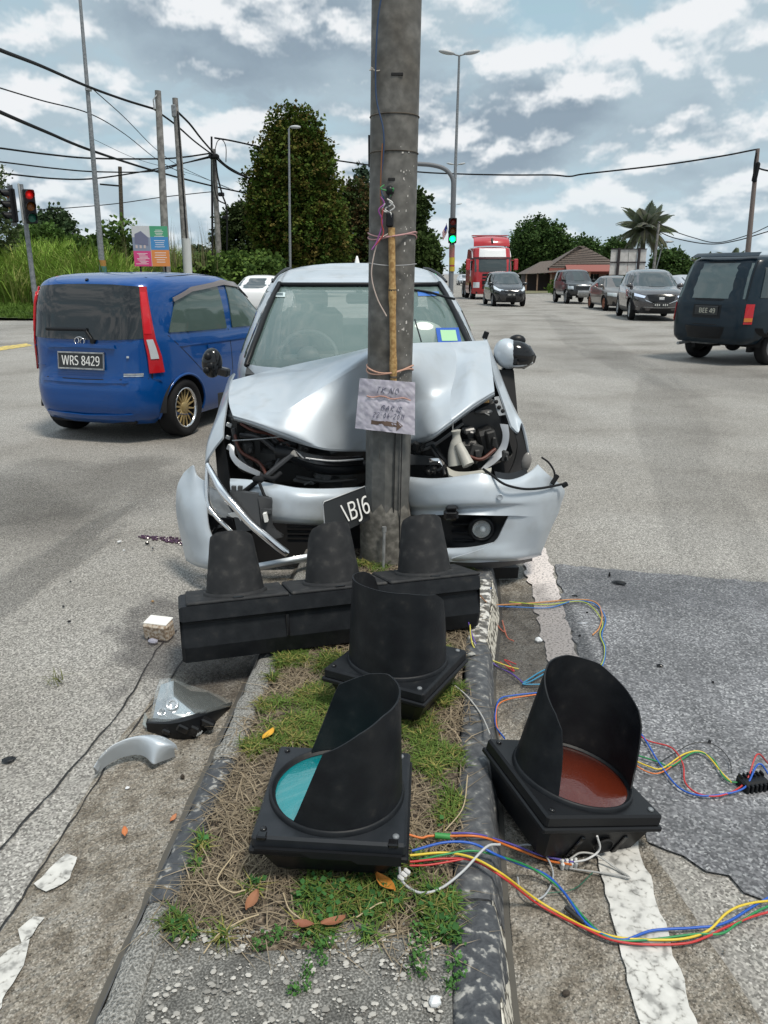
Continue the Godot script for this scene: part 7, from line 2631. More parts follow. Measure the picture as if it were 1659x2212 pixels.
	ground_wire([[1015, 1350, .16], [1020, 1390, .13], [1035, 1410, .10], [1060, 1425, .03], [1100, 1440], [1120, 1445]], lin(0.50, 0.46, 0.08), 0.004, "yellow wire hanging from the fallen unit over the kerb")
	ground_wire([[1020, 1380, .13], [1040, 1420, .10], [1055, 1450, .03]], lin(0.45, 0.45, 0.45), 0.003, "pale wire end on the kerb side below the fallen unit")
	ground_wire([[1080, 1430], [1110, 1450], [1100, 1435], [1090, 1425], [1115, 1435]], red, 0.003, "red wire curl on the gutter behind the amber head")
	ground_wire([[1130, 1475], [1170, 1450], [1200, 1440], [1150, 1470], [1130, 1478], [1180, 1478]], lin(0.03, 0.20, 0.34), 0.004, "teal wire bunch just behind the amber head")
	ground_wire([[1165, 1496], [1110, 1502], [1080, 1510], [1070, 1540], [1072, 1570], [1090, 1595, .05]], blue, 0.004, "blue wire loop on the gutter at the amber head's left corner")
	ground_wire([[1160, 1500], [1100, 1510], [1075, 1525], [1072, 1560], [1080, 1590, .03]], org, 0.0034, "orange wire beside the blue loop at the amber head's left corner")
	ground_wire([[975, 1475, .13], [1010, 1505, .13], [1040, 1545, .13], [1058, 1585, .17]], lin(0.45, 0.45, 0.44), 0.0036, "pale grey cable lying along the right kerb top to the amber head")
	# connectors
	var m = sh()
	for i in 4:
		m.box(Vector3(-0.018 + 0.012 * i, 0, 0), Vector3(0.010, 0.024, 0.020), 0.003)
		m.lathe([Vector2(0.004, 0.012), Vector2(0.004, 0.018), Vector2(0, 0.018)], 8, Transform3D(Basis(), Vector3(-0.018 + 0.012 * i, 0, 0)))
	var o = solo("terminal_strip", m, mat(lin(0.62, 0.63, 0.62), 0.4), "white screw connector strip on the gutter before the amber head", "connector")
	o.position = G(1228, 1866, 0.018)
	o.rotation = Vector3(0.2, 0.15, 0)
	m = sh()
	for i in 3:
		m.box(Vector3(-0.012 + 0.012 * i, 0, 0), Vector3(0.010, 0.02, 0.018), 0.003)
	o = solo("terminal_strip", m, mat(lin(0.6, 0.6, 0.6), 0.4), "white connector at the near right corner of the green head", "connector")
	o.position = G(872, 1892, 0.135)
	o.rotation = Vector3(0.2, 0.9, 0.1)
	m = sh()
	m.tube([Vector3(-0.018, 0, 0), Vector3(0.02, 0.0, 0.004)], 0.008, 10)
	o = solo("tape", m, mat(lin(0.04, 0.25, 0.06), 0.5), "green tape round the orange wire joint", "tape")
	o.position = G(955, 1805, 0.14)
	m = sh()
	m.box(Vector3(0, 0, 0), Vector3(0.085, 0.035, 0.05), 0.006)
	for i in 6:
		m.box(Vector3(-0.036 + 0.0145 * i, 0.0, 0.028), Vector3(0.008, 0.028, 0.012), 0.002)
		m.box(Vector3(-0.036 + 0.0145 * i, 0.02, -0.01), Vector3(0.006, 0.012, 0.02), 0.002)
	o = solo("connector_block", m, M.black_satin, "black ribbed connector block at the right edge among red and blue wires", "connector")
	o.position = G(1625, 1690, 0.022)
	o.rotation.y = 0.2

# ---------------------------------------------------------------- debris
func debris():
	# headlight
	var at = G(400, 1540, 0.0)
	var root = thing("headlight_unit", "broken triangular car headlight lying on its back in the left gutter", "headlight", at)
	var A = G(345, 1475, 0.17)
	var B = G(440, 1510, 0.13)
	var C = G(498, 1515, 0.09)
	var E = G(320, 1560, 0.07)
	var m = sh()
	var rows = [
		[D(345, 1466, 2.44), D(372, 1466, 2.43), D(410, 1480, 2.44), D(450, 1492, 2.46), D(500, 1514, 2.48)],
		[D(335, 1500, 2.36), D(372, 1500, 2.33), D(415, 1508, 2.35), D(455, 1512, 2.39), D(502, 1517, 2.46)],
		[D(328, 1535, 2.30), D(370, 1538, 2.27), D(420, 1530, 2.29), D(462, 1524, 2.36), D(503, 1519, 2.45)],
		[D(318, 1560, 2.29), D(365, 1558, 2.25), D(420, 1545, 2.27), D(465, 1532, 2.34), D(502, 1522, 2.45)]]
	m.sheet(refine(rows, 5, 5), 0.006, Vector3(0, -1, -0.3))
	wpart("lens", m, glass_mat(Color(0.93, 0.96, 0.95), 0.05), root)
	m = sh()
	for r in rows:
		for i in r.size():
			r[i] += Vector3(0.0, -0.028, -0.014)
	m.grp = -1
	for r in rows:
		for k in r.size():
			r[k] += Vector3(0, 0.012 * (k % 2), 0.006 * ((k + 1) % 2))
	m.sheet(rows, 0.01, Vector3(0, -1, -0.3))
	wpart("reflector", m, mat(lin(0.46, 0.48, 0.49), 0.16, 1.0), root)
	for e in [[372, 1516, 2.31, 0.022], [350, 1532, 2.31, 0.016]]:
		m = sh()
		m.lathe([Vector2(e[3], 0.0), Vector2(e[3] * 0.9, 0.012), Vector2(e[3] * 0.6, 0.002), Vector2(0, -0.006)], 20, Transform3D(Basis(Vector3.RIGHT, 0.7), D(e[0], e[1], e[2]) + Vector3(0, -0.012, 0)))
		wpart("lamp_bowl", m, M.chrome, root)
	m = sh()
	m.sheet(refine([[D(315, 1562, 2.285), D(372, 1563, 2.24), D(425, 1550, 2.26), D(500, 1525, 2.44)], [D(322, 1588, 2.30), D(380, 1600, 2.25), D(432, 1588, 2.265), D(488, 1540, 2.42)], [D(345, 1600, 2.36), D(385, 1606, 2.32), D(432, 1594, 2.33), D(480, 1546, 2.46)]], 4, 4), 0.02, Vector3(0, 0.3, -1))
	wpart("shell", m, M.black_satin, root)
	m = sh()
	m.sheet(refine([[D(312, 1540, 2.33), D(325, 1560, 2.29), D(362, 1562, 2.26)], [D(308, 1565, 2.31), D(330, 1582, 2.28), D(360, 1574, 2.26)]], 4, 4), 0.012, Vector3(0, -0.5, -1))
	wpart("lens_edge", m, glass_mat(Color(0.75, 0.8, 0.8), 0.3), root)
	for e in [[418, 1578, 2.25, 0.035, 0.04, 0.02], [395, 1574, 2.24, 0.04, 0.03, 0.02], [448, 1562, 2.28, 0.05, 0.03, 0.03], [360, 1580, 2.25, 0.03, 0.02, 0.02]]:
		m = sh()
		m.box(D(e[0], e[1], e[2]), Vector3(e[3], e[4], e[5]), 0.005, Basis(Vector3.FORWARD, 0.5))
		wpart("bracket", m, M.black_gloss, root)
	m = sh()
	for k in 3:
		var c = D(425 + k * 4, 1590 - k * 2, 2.245)
		m.bar(c, c + Vector3(0.006, 0.012, 0), 0.003, 0.003)
	wpart("clip", m, M.clear_lens, root)
	# silver fender piece: a curved strip with a notch
	m = sh()
	var top = [[203, 1668], [215, 1640], [240, 1615], [275, 1597], [310, 1590], [345, 1594], [372, 1610], [378, 1622]]
	var bot = [[206, 1672], [226, 1655], [252, 1638], [290, 1628], [312, 1632], [330, 1648], [345, 1644], [378, 1632]]
	var r1 = []
	var r2 = []
	var r3 = []
	for i in top.size():
		var a = G(top[i][0], top[i][1], 0.055 + 0.05 * sin(PI * i / 7.0))
		var b = G(bot[i][0], bot[i][1], 0.02 + 0.02 * sin(PI * i / 7.0))
		r1.append(a + Vector3(0, -0.015, -0.03))
		r2.append(a.lerp(b, 0.4) + Vector3(0, 0.022, 0))
		r3.append(b)
	m.sheet(refine([r1, r2, r3], 5, 5), 0.004, Vector3(0, -1, 0))
	var c0 = G(290, 1640, 0.0)
	recentre(m, c0)
	var o = solo("bumper_fragment", m, M.silver, "curved silver bumper fragment with a notch, just below the broken headlight", "car part")
	o.position = c0
	# concrete block with white paint on top
	root = thing("kerb_fragment", "broken lump of concrete kerb with white paint on top, left of the fallen signal unit", "concrete block", G(345, 1380, 0.0))
	m = sh()
	rng.seed = 5
	m.box(Vector3(0, 0.045, 0), Vector3(0.115, 0.075, 0.07), 0.008, Basis(Vector3.UP, -0.25) * Basis(Vector3.RIGHT, 0.12))
	part("lump", m, tmat(ntex(91, 0.04, 0, [[0.3, lin(0.22, 0.16, 0.11)], [0.5, lin(0.38, 0.31, 0.24)], [0.75, lin(0.5, 0.46, 0.4)]], 256, 6), 5.0, 0.95), root)
	m = sh()
	m.box(Vector3(0.0, 0.085, -0.004), Vector3(0.108, 0.006, 0.066), 0.002, Basis(Vector3.UP, -0.25) * Basis(Vector3.RIGHT, 0.12))
	part("paint_layer", m, mat(lin(0.72, 0.71, 0.68), 0.8), root)
	# small pieces
	var W = mat(lin(0.66, 0.68, 0.70), 0.4)
	var list = [
		[258, 1168, 0.03, 0.012, 0.012, W, 0.8, "white plastic sliver nearest the dark stain left of the car"],
		[268, 1186, 0.014, 0.01, 0.012, W, 0.1, "small white chip just below the white sliver"],
		[318, 1172, 0.026, 0.02, 0.02, M.black_gloss, 0.4, "black and silver clip left of the bumper's torn end"],
		[330, 1184, 0.012, 0.018, 0.014, M.chrome, 0.2, "silver clip half beside the black one left of the bumper"],
		[137, 1307, 0.014, 0.008, 0.012, M.black_gloss, 1.0, "black crumb on open asphalt at the far left"],
		[152, 1253, 0.010, 0.007, 0.012, M.black_gloss, 1.4, "tiny black crumb above the far left one"],
		[150, 1340, 0.018, 0.010, 0.012, M.black_gloss, 0.3, "black splinter above the concrete lump, on the left lane"],
		[20, 1638, 0.05, 0.008, 0.035, M.black_satin, 0.35, "flat dark blue plastic shard at the left edge"],
		[330, 1297, 0.018, 0.010, 0.015, M.wood, 0.3, "tan crumb behind the concrete lump"],
		[330, 1385, 0.05, 0.02, 0.03, mat(lin(0.30, 0.30, 0.36), 0.4), -0.2, "grey plastic piece tucked under the concrete lump"],
		[322, 1378, 0.012, 0.016, 0.012, M.black_gloss, 0.5, "black cap beside the concrete lump"],
		[422, 1640 + 155, 0.014, 0.012, 0.012, M.black_gloss, 0.2, "black pebble in the left gutter near the dark kerb"],
		[395, 1678, 0.016, 0.016, 0.014, M.bark, 0.2, "dark stone in the left gutter below the silver fragment"],
		[275, 1700, 0.014, 0.008, 0.01, W, 0.6, "white chip in the left gutter below the silver fragment"],
		[1338, 1258, 0.075, 0.018, 0.045, M.black_satin, -0.45, "dark triangular plastic piece on the wet asphalt at the right"],
		[1316, 1242, 0.012, 0.026, 0.014, M.black_satin, 0.2, "upright black tab just left of the dark triangular piece"],
		[1242, 1285, 0.03, 0.01, 0.014, M.black_gloss, -0.3, "black sliver above the wire loop"],
		[1258, 1343, 0.055, 0.006, 0.012, mat(lin(0.36, 0.38, 0.42), 0.3), 0.0, "clear plastic strip inside the wire loop"],
		[1268, 1321, 0.014, 0.010, 0.012, M.black_gloss, 0.6, "black crumb inside the wire loop near its top"],
		[1252, 1372, 0.016, 0.012, 0.012, M.black_gloss, 0.2, "black crumb low inside the wire loop"],
		[1163, 1383, 0.035, 0.022, 0.03, W, -0.3, "white plastic cube on the gutter beside the old white line"],
		[1425, 1437, 0.026, 0.014, 0.018, M.black_gloss, -0.2, "black shard alone on the asphalt right of the amber head's hood"],
		[1540, 1472, 0.012, 0.010, 0.012, M.black_gloss, 0.2, "small black crumb far right of the amber head"],
		[1532, 1602, 0.014, 0.014, 0.012, M.black_gloss, 0.6, "black crumb on top of the thin black wire arch"],
		[1018, 1412, 0.035, 0.012, 0.016, mat(lin(0.32, 0.32, 0.3), 0.8), 0.2, "grey stone chip on the right kerb behind the dark head"],
		[1222, 2145, 0.02, 0.012, 0.016, M.bark, 0.2, "dark stone in the right gutter near the bottom"],
		[940, 2165, 0.028, 0.016, 0.024, W, 0.5, "white crumpled scrap on the slab near the right kerb"],
		[858, 2330, 0.0, 0.0, 0.0, W, 0.5, ""],
	]
	var f = FastNoiseLite.new()
	f.seed = 3
	f.frequency = 1.1
	for e in list:
		if e[7] == "": continue
		m = sh(-1)
		var hx = e[2]
		rows = []
		for i in 5:
			var r = []
			for k in 7:
				var a = TAU * k / 7.0
				var q = [0.55, 0.95, 1.0, 0.8, 0.35][i] * (0.75 + 0.45 * f.get_noise_2d(e[0] + cos(a) * 2.0, e[1] + sin(a) * 2.0 + i * 0.6))
				r.append(Vector3(cos(a) * hx * 0.62 * q, e[3] * i / 4.0, sin(a) * e[4] * 0.62 * q))
			rows.append(r)
		m.grid(rows, false, true)
		for k in range(1, 6):
			m.tri(rows[4][0], rows[4][k], rows[4][k + 1])
		var h = 0.006
		if e[0] == 1018: h = 0.125
		if e[0] == 940: h = 0.121
		var oo = solo("debris", m, e[5], e[7], "debris", "fragments scattered by the crash")
		oo.position = G(e[0], e[1] + 4, h)
		oo.rotation.y = e[6]
	# dark red spill left of the car, broken into grains
	m = sh(-1)
	for k in 150:
		var t = rnd(0, 1)
		var p = G(lerpf(298, 420, t), lerpf(1158, 1172, t) + rnd(-7, 7) * (0.3 + t), 0.006)
		var r = rnd(0.004, 0.012)
		m.ball(p, Vector3(r, r * 0.4, r * 0.8), Basis(Vector3.UP, rnd(0, 6)), 6, 4)
	var pc = G(360, 1166, 0.0)
	recentre(m, pc)
	var so = solo("lamp_shards", m, mat(lin(0.045, 0.010, 0.035), 0.15), "dark red and violet shards strewn in a line left of the bumper", "shards")
	so.position = pc
	so.set_meta("kind", "stuff")
	# tuft lying on the lane
	var tf = part("grass_tuft", grass_clump(14, 0.06, 0.002, 1.6, 21, 0.03), mat(lin(0.12, 0.13, 0.04), 0.8), self)
	tag(tf, "small torn grass tuft lying alone on the left lane", "grass tuft")
	tf.position = G(120, 1475, 0.004)

# ---------------------------------------------------------------- background
var sprig_cache = {}

func sprig(n, size, spread, sd) -> ArrayMesh:
	var key = "%s %s %s %s" % [n, size, spread, sd]
	if not sprig_cache.has(key):
		sprig_cache[key] = leaf_sprig(n, size, spread, sd)
	return sprig_cache[key]

func tree(called, label, category, at: Vector3, ells: Array, n, leaf, cols: Array, trunk_h, trunk_r, sd, group = "trees beyond the junction", gaps = 0.28):
	var root = thing(called, label, category, at, 0.0, group)
	rng.seed = sd
	var f = FastNoiseLite.new()
	f.seed = sd
	f.frequency = 0.9 / (leaf * 4.0)
	f.fractal_octaves = 3
	var xs = []
	var cc = []
	var vol = 0.0
	for e in ells: vol += e[1].x * e[1].y * e[1].z
	for e in ells:
		var m = int(n * e[1].x * e[1].y * e[1].z / vol)
		for i in m:
			var d = Vector3(rng.randfn(), rng.randfn(), rng.randfn()).normalized()
			var r = pow(rnd(0.12, 1.0), 0.42)
			var bump = 1.0 + 0.24 * f.get_noise_3d(d.x * 2.0 / f.frequency * 0.5, d.y * 2.0 / f.frequency * 0.5, d.z * 2.0 / f.frequency * 0.5)
			var p = e[0] + Vector3(d.x * e[1].x, d.y * e[1].y, d.z * e[1].z) * r * bump
			var g = f.get_noise_3d(p.x, p.y, p.z)
			if g < -gaps: continue
			var b = Basis.from_euler(Vector3(rnd(-0.8, 0.8), rnd(0, TAU), rnd(-0.8, 0.8))).scaled(Vector3.ONE * rnd(0.65, 1.3))
			xs.append(Transform3D(b, p))
			var c: Color = cols[rng.randi() % cols.size()]
			var k = rnd(0.75, 1.25) * (1.0 + 0.5 * g)
			cc.append(Color(c.r * k, c.g * k, c.b * k))
	scatter("crown", sprig(8, leaf, leaf * 0.9, 4), M.leaf, xs, cc, root)
	var m = sh()
	var tp = [Vector3.ZERO, Vector3(0.05, trunk_h * 0.4, 0), Vector3(-0.03, trunk_h * 0.8, 0.04), Vector3(0.0, trunk_h * 1.2, 0)]
	m.tube(tp, [trunk_r * 1.2, trunk_r, trunk_r * 0.8, trunk_r * 0.4], 9)
	for k in 5:
		var a = TAU * k / 5.0 + 0.4
		var e: Array = ells[k % ells.size()]
		m.tube([Vector3(0, trunk_h * 0.75, 0), Vector3(0, trunk_h * 0.75, 0).lerp(e[0], 0.6) + Vector3(cos(a), 0.2, sin(a)) * 0.4, e[0] + Vector3(cos(a) * e[1].x * 0.5, 0.0, sin(a) * e[1].z * 0.5)], [trunk_r * 0.5, trunk_r * 0.3, trunk_r * 0.1], 6)
	part("trunk", m, M.bark, root)
	return root

func palm(called, label, at: Vector3, h, len, n, sd, lean = 0.0, group = ""):
	var root = thing(called, label, "palm tree", at, 0.0, group)
	rng.seed = sd
	var m = sh()
	m.tube([Vector3.ZERO, Vector3(lean * 0.3, h * 0.5, 0), Vector3(lean, h, 0)], [0.24, 0.18, 0.16], 9)
	part("trunk", m, M.bark, root)
	var kinds = []
	for v in 3:
		var s = sh(-1)
		var pts = []
		for k in 13:
			var t = k / 12.0
			pts.append(Vector3(0, len * (0.12 * t - 0.42 * t * t * (0.6 + 0.4 * v)), len * (0.98 * t - 0.14 * t * t)))
		for k in 12:
			s.bar(pts[k], pts[k + 1], 0.05, 0.03)
		for k in range(1, 13):
			for sg in [-1.0, 1.0]:
				for j in 3:
					var p = pts[k].lerp(pts[k - 1], j / 3.0)
					var ll = len * 0.24 * sin(PI * clampf(0.15 + k / 14.0, 0, 1))
					var q = p + Vector3(sg * ll * 0.75, -ll * 0.55, ll * 0.45)
					var w = Vector3(0, 0.015, 0.034)
					s.quad(p - w, p + w, q.lerp(p, 0.35) + w, q.lerp(p, 0.35) - w)
					s.tri(q.lerp(p, 0.35) - w, q.lerp(p, 0.35) + w, q)
		kinds.append(s.done())
	for k in n:
		var a = TAU * k * 0.382
		var up = lerpf(1.2, -0.75, float(k) / n)
		var c = rnd(0.8, 1.2)
		var fm = M["palm_%d" % (k % 3)]
		var o = part("frond", kinds[k % 3], fm, root, Vector3(lean, h, 0))
		o.transform.basis = Basis(Vector3.UP, a) * Basis(Vector3.RIGHT, -up) * Basis().scaled(Vector3.ONE * rnd(0.85, 1.1))
	return root

func cable(list, r, label, group = "overhead cables", called = "overhead_cable", col = null):
	var pl = []
	for e in list: pl.append(D(e[0], e[1], e[2]))
	if list[0][0] < 0:
		pl.push_front(pl[0] + (pl[0] - pl[1]) * 5.0)
	if list[list.size() - 1][0] > 1665:
		var n = pl.size()
		pl.append(pl[n - 1] + (pl[n - 1] - pl[n - 2]) * 4.0)
	var c = pl[0]
	for i in pl.size(): pl[i] -= c
	var m = sh()
	m.tube(spline(pl, 8), r, 6)
	var o = solo(called, m, M.cable if col == null else col, label, "cable", group)
	o.position = c

func upright(called, label, category, top: Array, bottom: Array, dz, r0, r1, mt, group = "", sides = 12):
	# a post from its foot to its top, both sighted at one distance
	var a = D(bottom[0], bottom[1], dz)
	var b = D(top[0], top[1], dz)
	var foot = a + (a - b) * (a.y / (b.y - a.y)) if a.y > 0 else a
	foot = a + (b - a) * ((-a.y) / (b.y - a.y))
	var root = thing(called, label, category, foot, 0.0, group)
	var m = sh()
	var p = []
	var r = []
	for k in 9:
		p.append((b - foot) * (k / 8.0))
		r.append(lerpf(r0, r1, k / 8.0))
	m.tube(p, r, sides)
	part("shaft", m, mt, root)
	return root

func traffic_head(root, c: Vector3, face: Vector3, s, lit, backplate = true):
	# three lenses in a box; face = where it looks
	var z = Vector3(face.x, 0, face.z).normalized()
	var x = Vector3.UP.cross(z)
	var o = Node3D.new()
	part_name(o, "signal_head", root)
	root.add_child(o, true)
	o.transform = Transform3D(Basis(x, Vector3.UP, z), c - root.position)
	var m = sh()
	m.box(Vector3(0, 0, -0.1 * s), Vector3(0.36 * s, 1.08 * s, 0.2 * s), 0.03 * s)
	part("case", m, M.black_satin, o)
	if backplate:
		m = sh()
		m.box(Vector3(0, 0, -0.1 * s), Vector3(0.56 * s, 1.30 * s, 0.012), 0.004)
		part("backplate", m, M.black_satin, o)
	for k in 3:
		var y = (0.36 - 0.36 * k) * s
		var col = [lin(0.20, 0.015, 0.012), lin(0.22, 0.07, 0.012), lin(0.01, 0.12, 0.08)][k]
		var mt = mat(col, 0.3)
		if lit == k:
			mt = glow([Color(1.0, 0.10, 0.05), Color(1, 0.6, 0.1), Color(0.05, 1.0, 0.62)][k], 0.03 if k == 0 else 0.6)
			if k == 0: mt.albedo_color = lin(0.22, 0.012, 0.01)
		m = sh()
		m.lathe([Vector2(0.0, 0.03 * s), Vector2(0.08 * s, 0.022 * s), Vector2(0.135 * s, 0.0)], 20, Transform3D(Basis(Vector3.RIGHT, PI / 2), Vector3(0, y, 0.004)))
		part("lens", m, mt, o)
		m = visor(0.15 * s, 0.15 * s, [[0, .26 * s], [60, .24 * s], [110, .14 * s], [125, 0.0]], PI * 0.5, 0.006)
		var vb = part("visor", m, M.black_satin, o, Vector3(0, y, 0))
		vb.basis = Basis(Vector3.RIGHT, PI / 2) * Basis(Vector3.UP, PI)
		if lit == k:
			var l = OmniLight3D.new()
			l.name = "signal_glow"
			l.light_color = mt.emission
			l.light_energy = 0.02 if k == 0 else 0.1
			l.light_size = 0.1
			l.omni_range = 30.0
			l.omni_attenuation = 2.0
			l.shadow_enabled = true
			l.position = Vector3(0, y, 0.08 * s)
			o.add_child(l)
	return o

func background():
	M.palm_0 = mat(lin(0.07, 0.105, 0.035), 0.6)
	M.palm_1 = mat(lin(0.075, 0.105, 0.035), 0.6)
	M.palm_2 = mat(lin(0.11, 0.12, 0.045), 0.6)
	for k in 3:
		M["palm_%d" % k].backlight_enabled = true
		M["palm_%d" % k].backlight = gray(0.25)
	verge()
	# ---- left: posts and cables
	var gp = "utility poles on the left"
	var r = upright("lamp_mast", "tall thin lamp mast with a coloured band at its foot, rising past the top edge", "lamp post", [168, -60], [226, 640], 32.0, 0.13, 0.05, M.galv)
	var b0 = D(222, 575, 32.0) - r.position
	var b1 = D(224, 600, 32.0) - r.position
	var m = sh()
	m.tube([b1, b0], 0.135, 12)
	part("band", m, mat(lin(0.05, 0.16, 0.17), 0.6), r)
	m = sh()
	m.tube([b0, b0.lerp(D(221, 562, 32.0) - r.position, 1.0)], 0.135, 12)
	part("band", m, mat(lin(0.34, 0.17, 0.04), 0.6), r)
	m = sh()
	m.tube([D(191, 190, 31.98) - r.position, D(191, 196, 31.98) - r.position], 0.12, 10)
	part("clamp", m, M.steel, r)
	var pA = upright("utility_pole", "thick grey concrete utility pole, nearer of the pair left of the big tree", "utility pole", [341, 196], [361, 600], 36.0, 0.19, 0.13, M.concrete_pole, gp)
	m = sh()
	m.tube([D(338, 205, 35.9) - pA.position, D(331, 216, 35.8) - pA.position, D(333, 232, 35.8) - pA.position], 0.03, 6)
	m.box(D(333, 233, 35.8) - pA.position, Vector3(0.06, 0.12, 0.06), 0.01)
	part("bracket", m, M.steel, pA)
	var pB = upright("utility_pole", "concrete utility pole with a white painted foot, beside the thick grey one", "utility pole", [378, 212], [406, 600], 37.0, 0.20, 0.12, M.concrete_pole, gp)
	m = sh()
	m.tube([D(406, 590, 37.0) - pB.position, D(402, 515, 37.0) - pB.position], 0.205, 12)
	part("white_foot", m, mat(lin(0.50, 0.52, 0.52), 0.8), pB)
	m = sh()
	m.tube([D(384, 240, 36.85) - pB.position, D(403, 515, 36.82) - pB.position], 0.03, 6)
	part("cable_duct", m, M.cable, pB)
	m = sh()
	m.box(D(376, 240, 36.9) - pB.position, Vector3(0.2, 0.5, 0.2), 0.04)
	part("cable_head", m, M.galv, pB)
	var pC = upright("utility_pole", "brown grey utility pole where many cables meet, left of the big tree", "utility pole", [461, 322], [475, 600], 50.0, 0.20, 0.14, M.concrete_pole, gp)
	m = sh()
	m.box(D(462, 338, 49.8) - pC.position, Vector3(0.6, 0.28, 0.4), 0.08)
	part("cable_clamp", m, M.cable, pC)
	for e in [[478, 420], [487, 470]]:
		m = sh()
		m.box(D(e[0], e[1], 49.8) - pC.position, Vector3(0.35, 0.22, 0.2), 0.04)
		part("cable_clamp", m, M.cable, pC)
	m = sh()
	m.tube(spline([D(466, 345, 49.8) - pC.position, D(470, 380, 49.7) - pC.position, D(480, 420, 49.7) - pC.position, D(490, 455, 49.7) - pC.position, D(490, 540, 49.7) - pC.position], 5), 0.05, 6)
	m.tube(spline([D(462, 345, 49.7) - pC.position, D(463, 400, 49.7) - pC.position, D(470, 430, 49.7) - pC.position, D(486, 440, 49.7) - pC.position], 5), 0.04, 6)
	m.tube(spline([D(464, 325, 49.8) - pC.position, D(470, 305, 49.8) - pC.position, D(480, 302, 49.8) - pC.position, D(488, 318, 49.8) - pC.position, D(488, 350, 49.8) - pC.position], 5), 0.025, 6)
	part("hanging_cable", m, M.cable, pC)
	upright("steel_post", "thin dark steel post just left of the pole where the cables meet", "post", [457, 295], [459, 600], 51.0, 0.06, 0.06, M.cable)
	upright("steel_post", "thin dark post standing close before the cable pole, lower than it", "post", [459, 415], [459, 600], 48.0, 0.07, 0.05, M.cable)
	var pD = upright("wooden_pole", "short brown pole with one cross arm, far left behind the tall grass", "utility pole", [259, 360], [267, 600], 55.0, 0.17, 0.12, M.bark)
	m = sh()
	m.bar(D(216, 398, 55.0) - pD.position, D(262, 402, 55.0) - pD.position, 0.08, 0.10)
	part("cross_arm", m, M.cable, pD)
	var t = 0.045
	cable([[-40, 88, 17], [0, 108, 19], [90, 143, 24], [190, 187, 30], [270, 216, 34], [332, 235, 36]], 0.045, "thick twisted cable from the upper left corner to the thick grey pole")
	cable([[332, 235, 36], [380, 270, 39], [420, 305, 45], [460, 335, 50]], 0.045, "thick cable from the thick grey pole down to the cable junction pole")
	cable([[385, 243, 37], [410, 268, 40], [435, 300, 45], [461, 330, 50]], 0.05, "thick cable from the white footed pole to the junction pole")
	cable([[462, 338, 50], [500, 368, 52], [550, 390, 55], [580, 402, 58]], 0.06, "bundle of cables from the junction pole into the big tree")
	cable([[462, 330, 50], [490, 358, 52], [540, 386, 55], [580, 405, 58]], 0.04, "second cable from the junction pole into the big tree, just above the bundle")
	cable([[-40, 222, 19], [0, 242, 21], [100, 285, 26], [200, 326, 33], [340, 371, 45], [460, 402, 55], [540, 419, 60]], 0.05, "thick cable crossing low from the left edge behind both concrete poles")
	cable([[-40, 176, 25], [0, 190, 27], [90, 217, 30], [195, 246, 34], [270, 290, 42], [340, 345, 52], [400, 378, 60]], 0.022, "thin cable from the left edge past the lamp mast, falling to the right")
	cable([[200, 192, 32], [270, 255, 42], [340, 325, 52], [400, 365, 60], [500, 410, 70]], 0.02, "thinnest cable, steep, starting at the lamp mast's clamp")
	cable([[-40, 316, 40], [0, 320, 41], [100, 333, 43], [200, 342, 45], [340, 343, 48], [400, 339, 49], [455, 331, 50]], 0.045, "thick sagging cable from the left edge, uppermost of the three to the junction pole")
	cable([[-40, 345, 40], [20, 352, 41], [120, 364, 43], [210, 371, 45], [330, 370, 48], [400, 352, 49], [455, 337, 50]], 0.035, "middle of the three sagging cables to the junction pole")
	cable([[-40, 369, 40], [20, 376, 41], [120, 386, 43], [200, 386, 45], [300, 372, 48], [380, 356, 49], [455, 340, 50]], 0.04, "lowest of the three sagging cables to the junction pole")
	cable([[80, 453, 60], [150, 449, 60], [250, 440, 60], [350, 426, 60], [450, 415, 60], [470, 414, 60]], 0.03, "faint cable low over the tall grass behind the traffic light")
	cable([[464, 298, 50], [500, 304, 52], [560, 317, 56], [640, 334, 58], [730, 347, 60], [800, 357, 60], [900, 371, 60], [1000, 376, 60], [1100, 378, 58], [1190, 378, 57], [1230, 381, 57], [1260, 376, 56], [1350, 366, 55], [1450, 354, 54], [1560, 337, 53], [1632, 323, 53]], 0.05, "long cable crossing the whole road from the junction pole to the pole on the right")
	cable([[200, 300, 60], [300, 345, 65], [420, 378, 70], [530, 420, 75]], 0.015, "hair thin cable behind the poles on the left")
	# ---- left: traffic light
	var tl = upright("traffic_light_left", "traffic light with two heads at the left edge, showing red", "traffic light", [45, 398], [83, 696], 26.6, 0.085, 0.07, M.galv)
	traffic_head(tl, D(66, 446, 26.3), Vector3(0.55, 0, 0.83), 0.95, 0, false)
	traffic_head(tl, D(20, 444, 26.8), Vector3(-0.75, 0, 0.66), 0.95, -1, true)
	m = sh()
	m.box(D(45, 440, 26.6) - tl.position, Vector3(0.04, 1.2, 0.3), 0.005, Basis(Vector3.UP, 0.5))
	part("side_board", m, mat(lin(0.42, 0.43, 0.42), 0.6), tl)
	billboards()
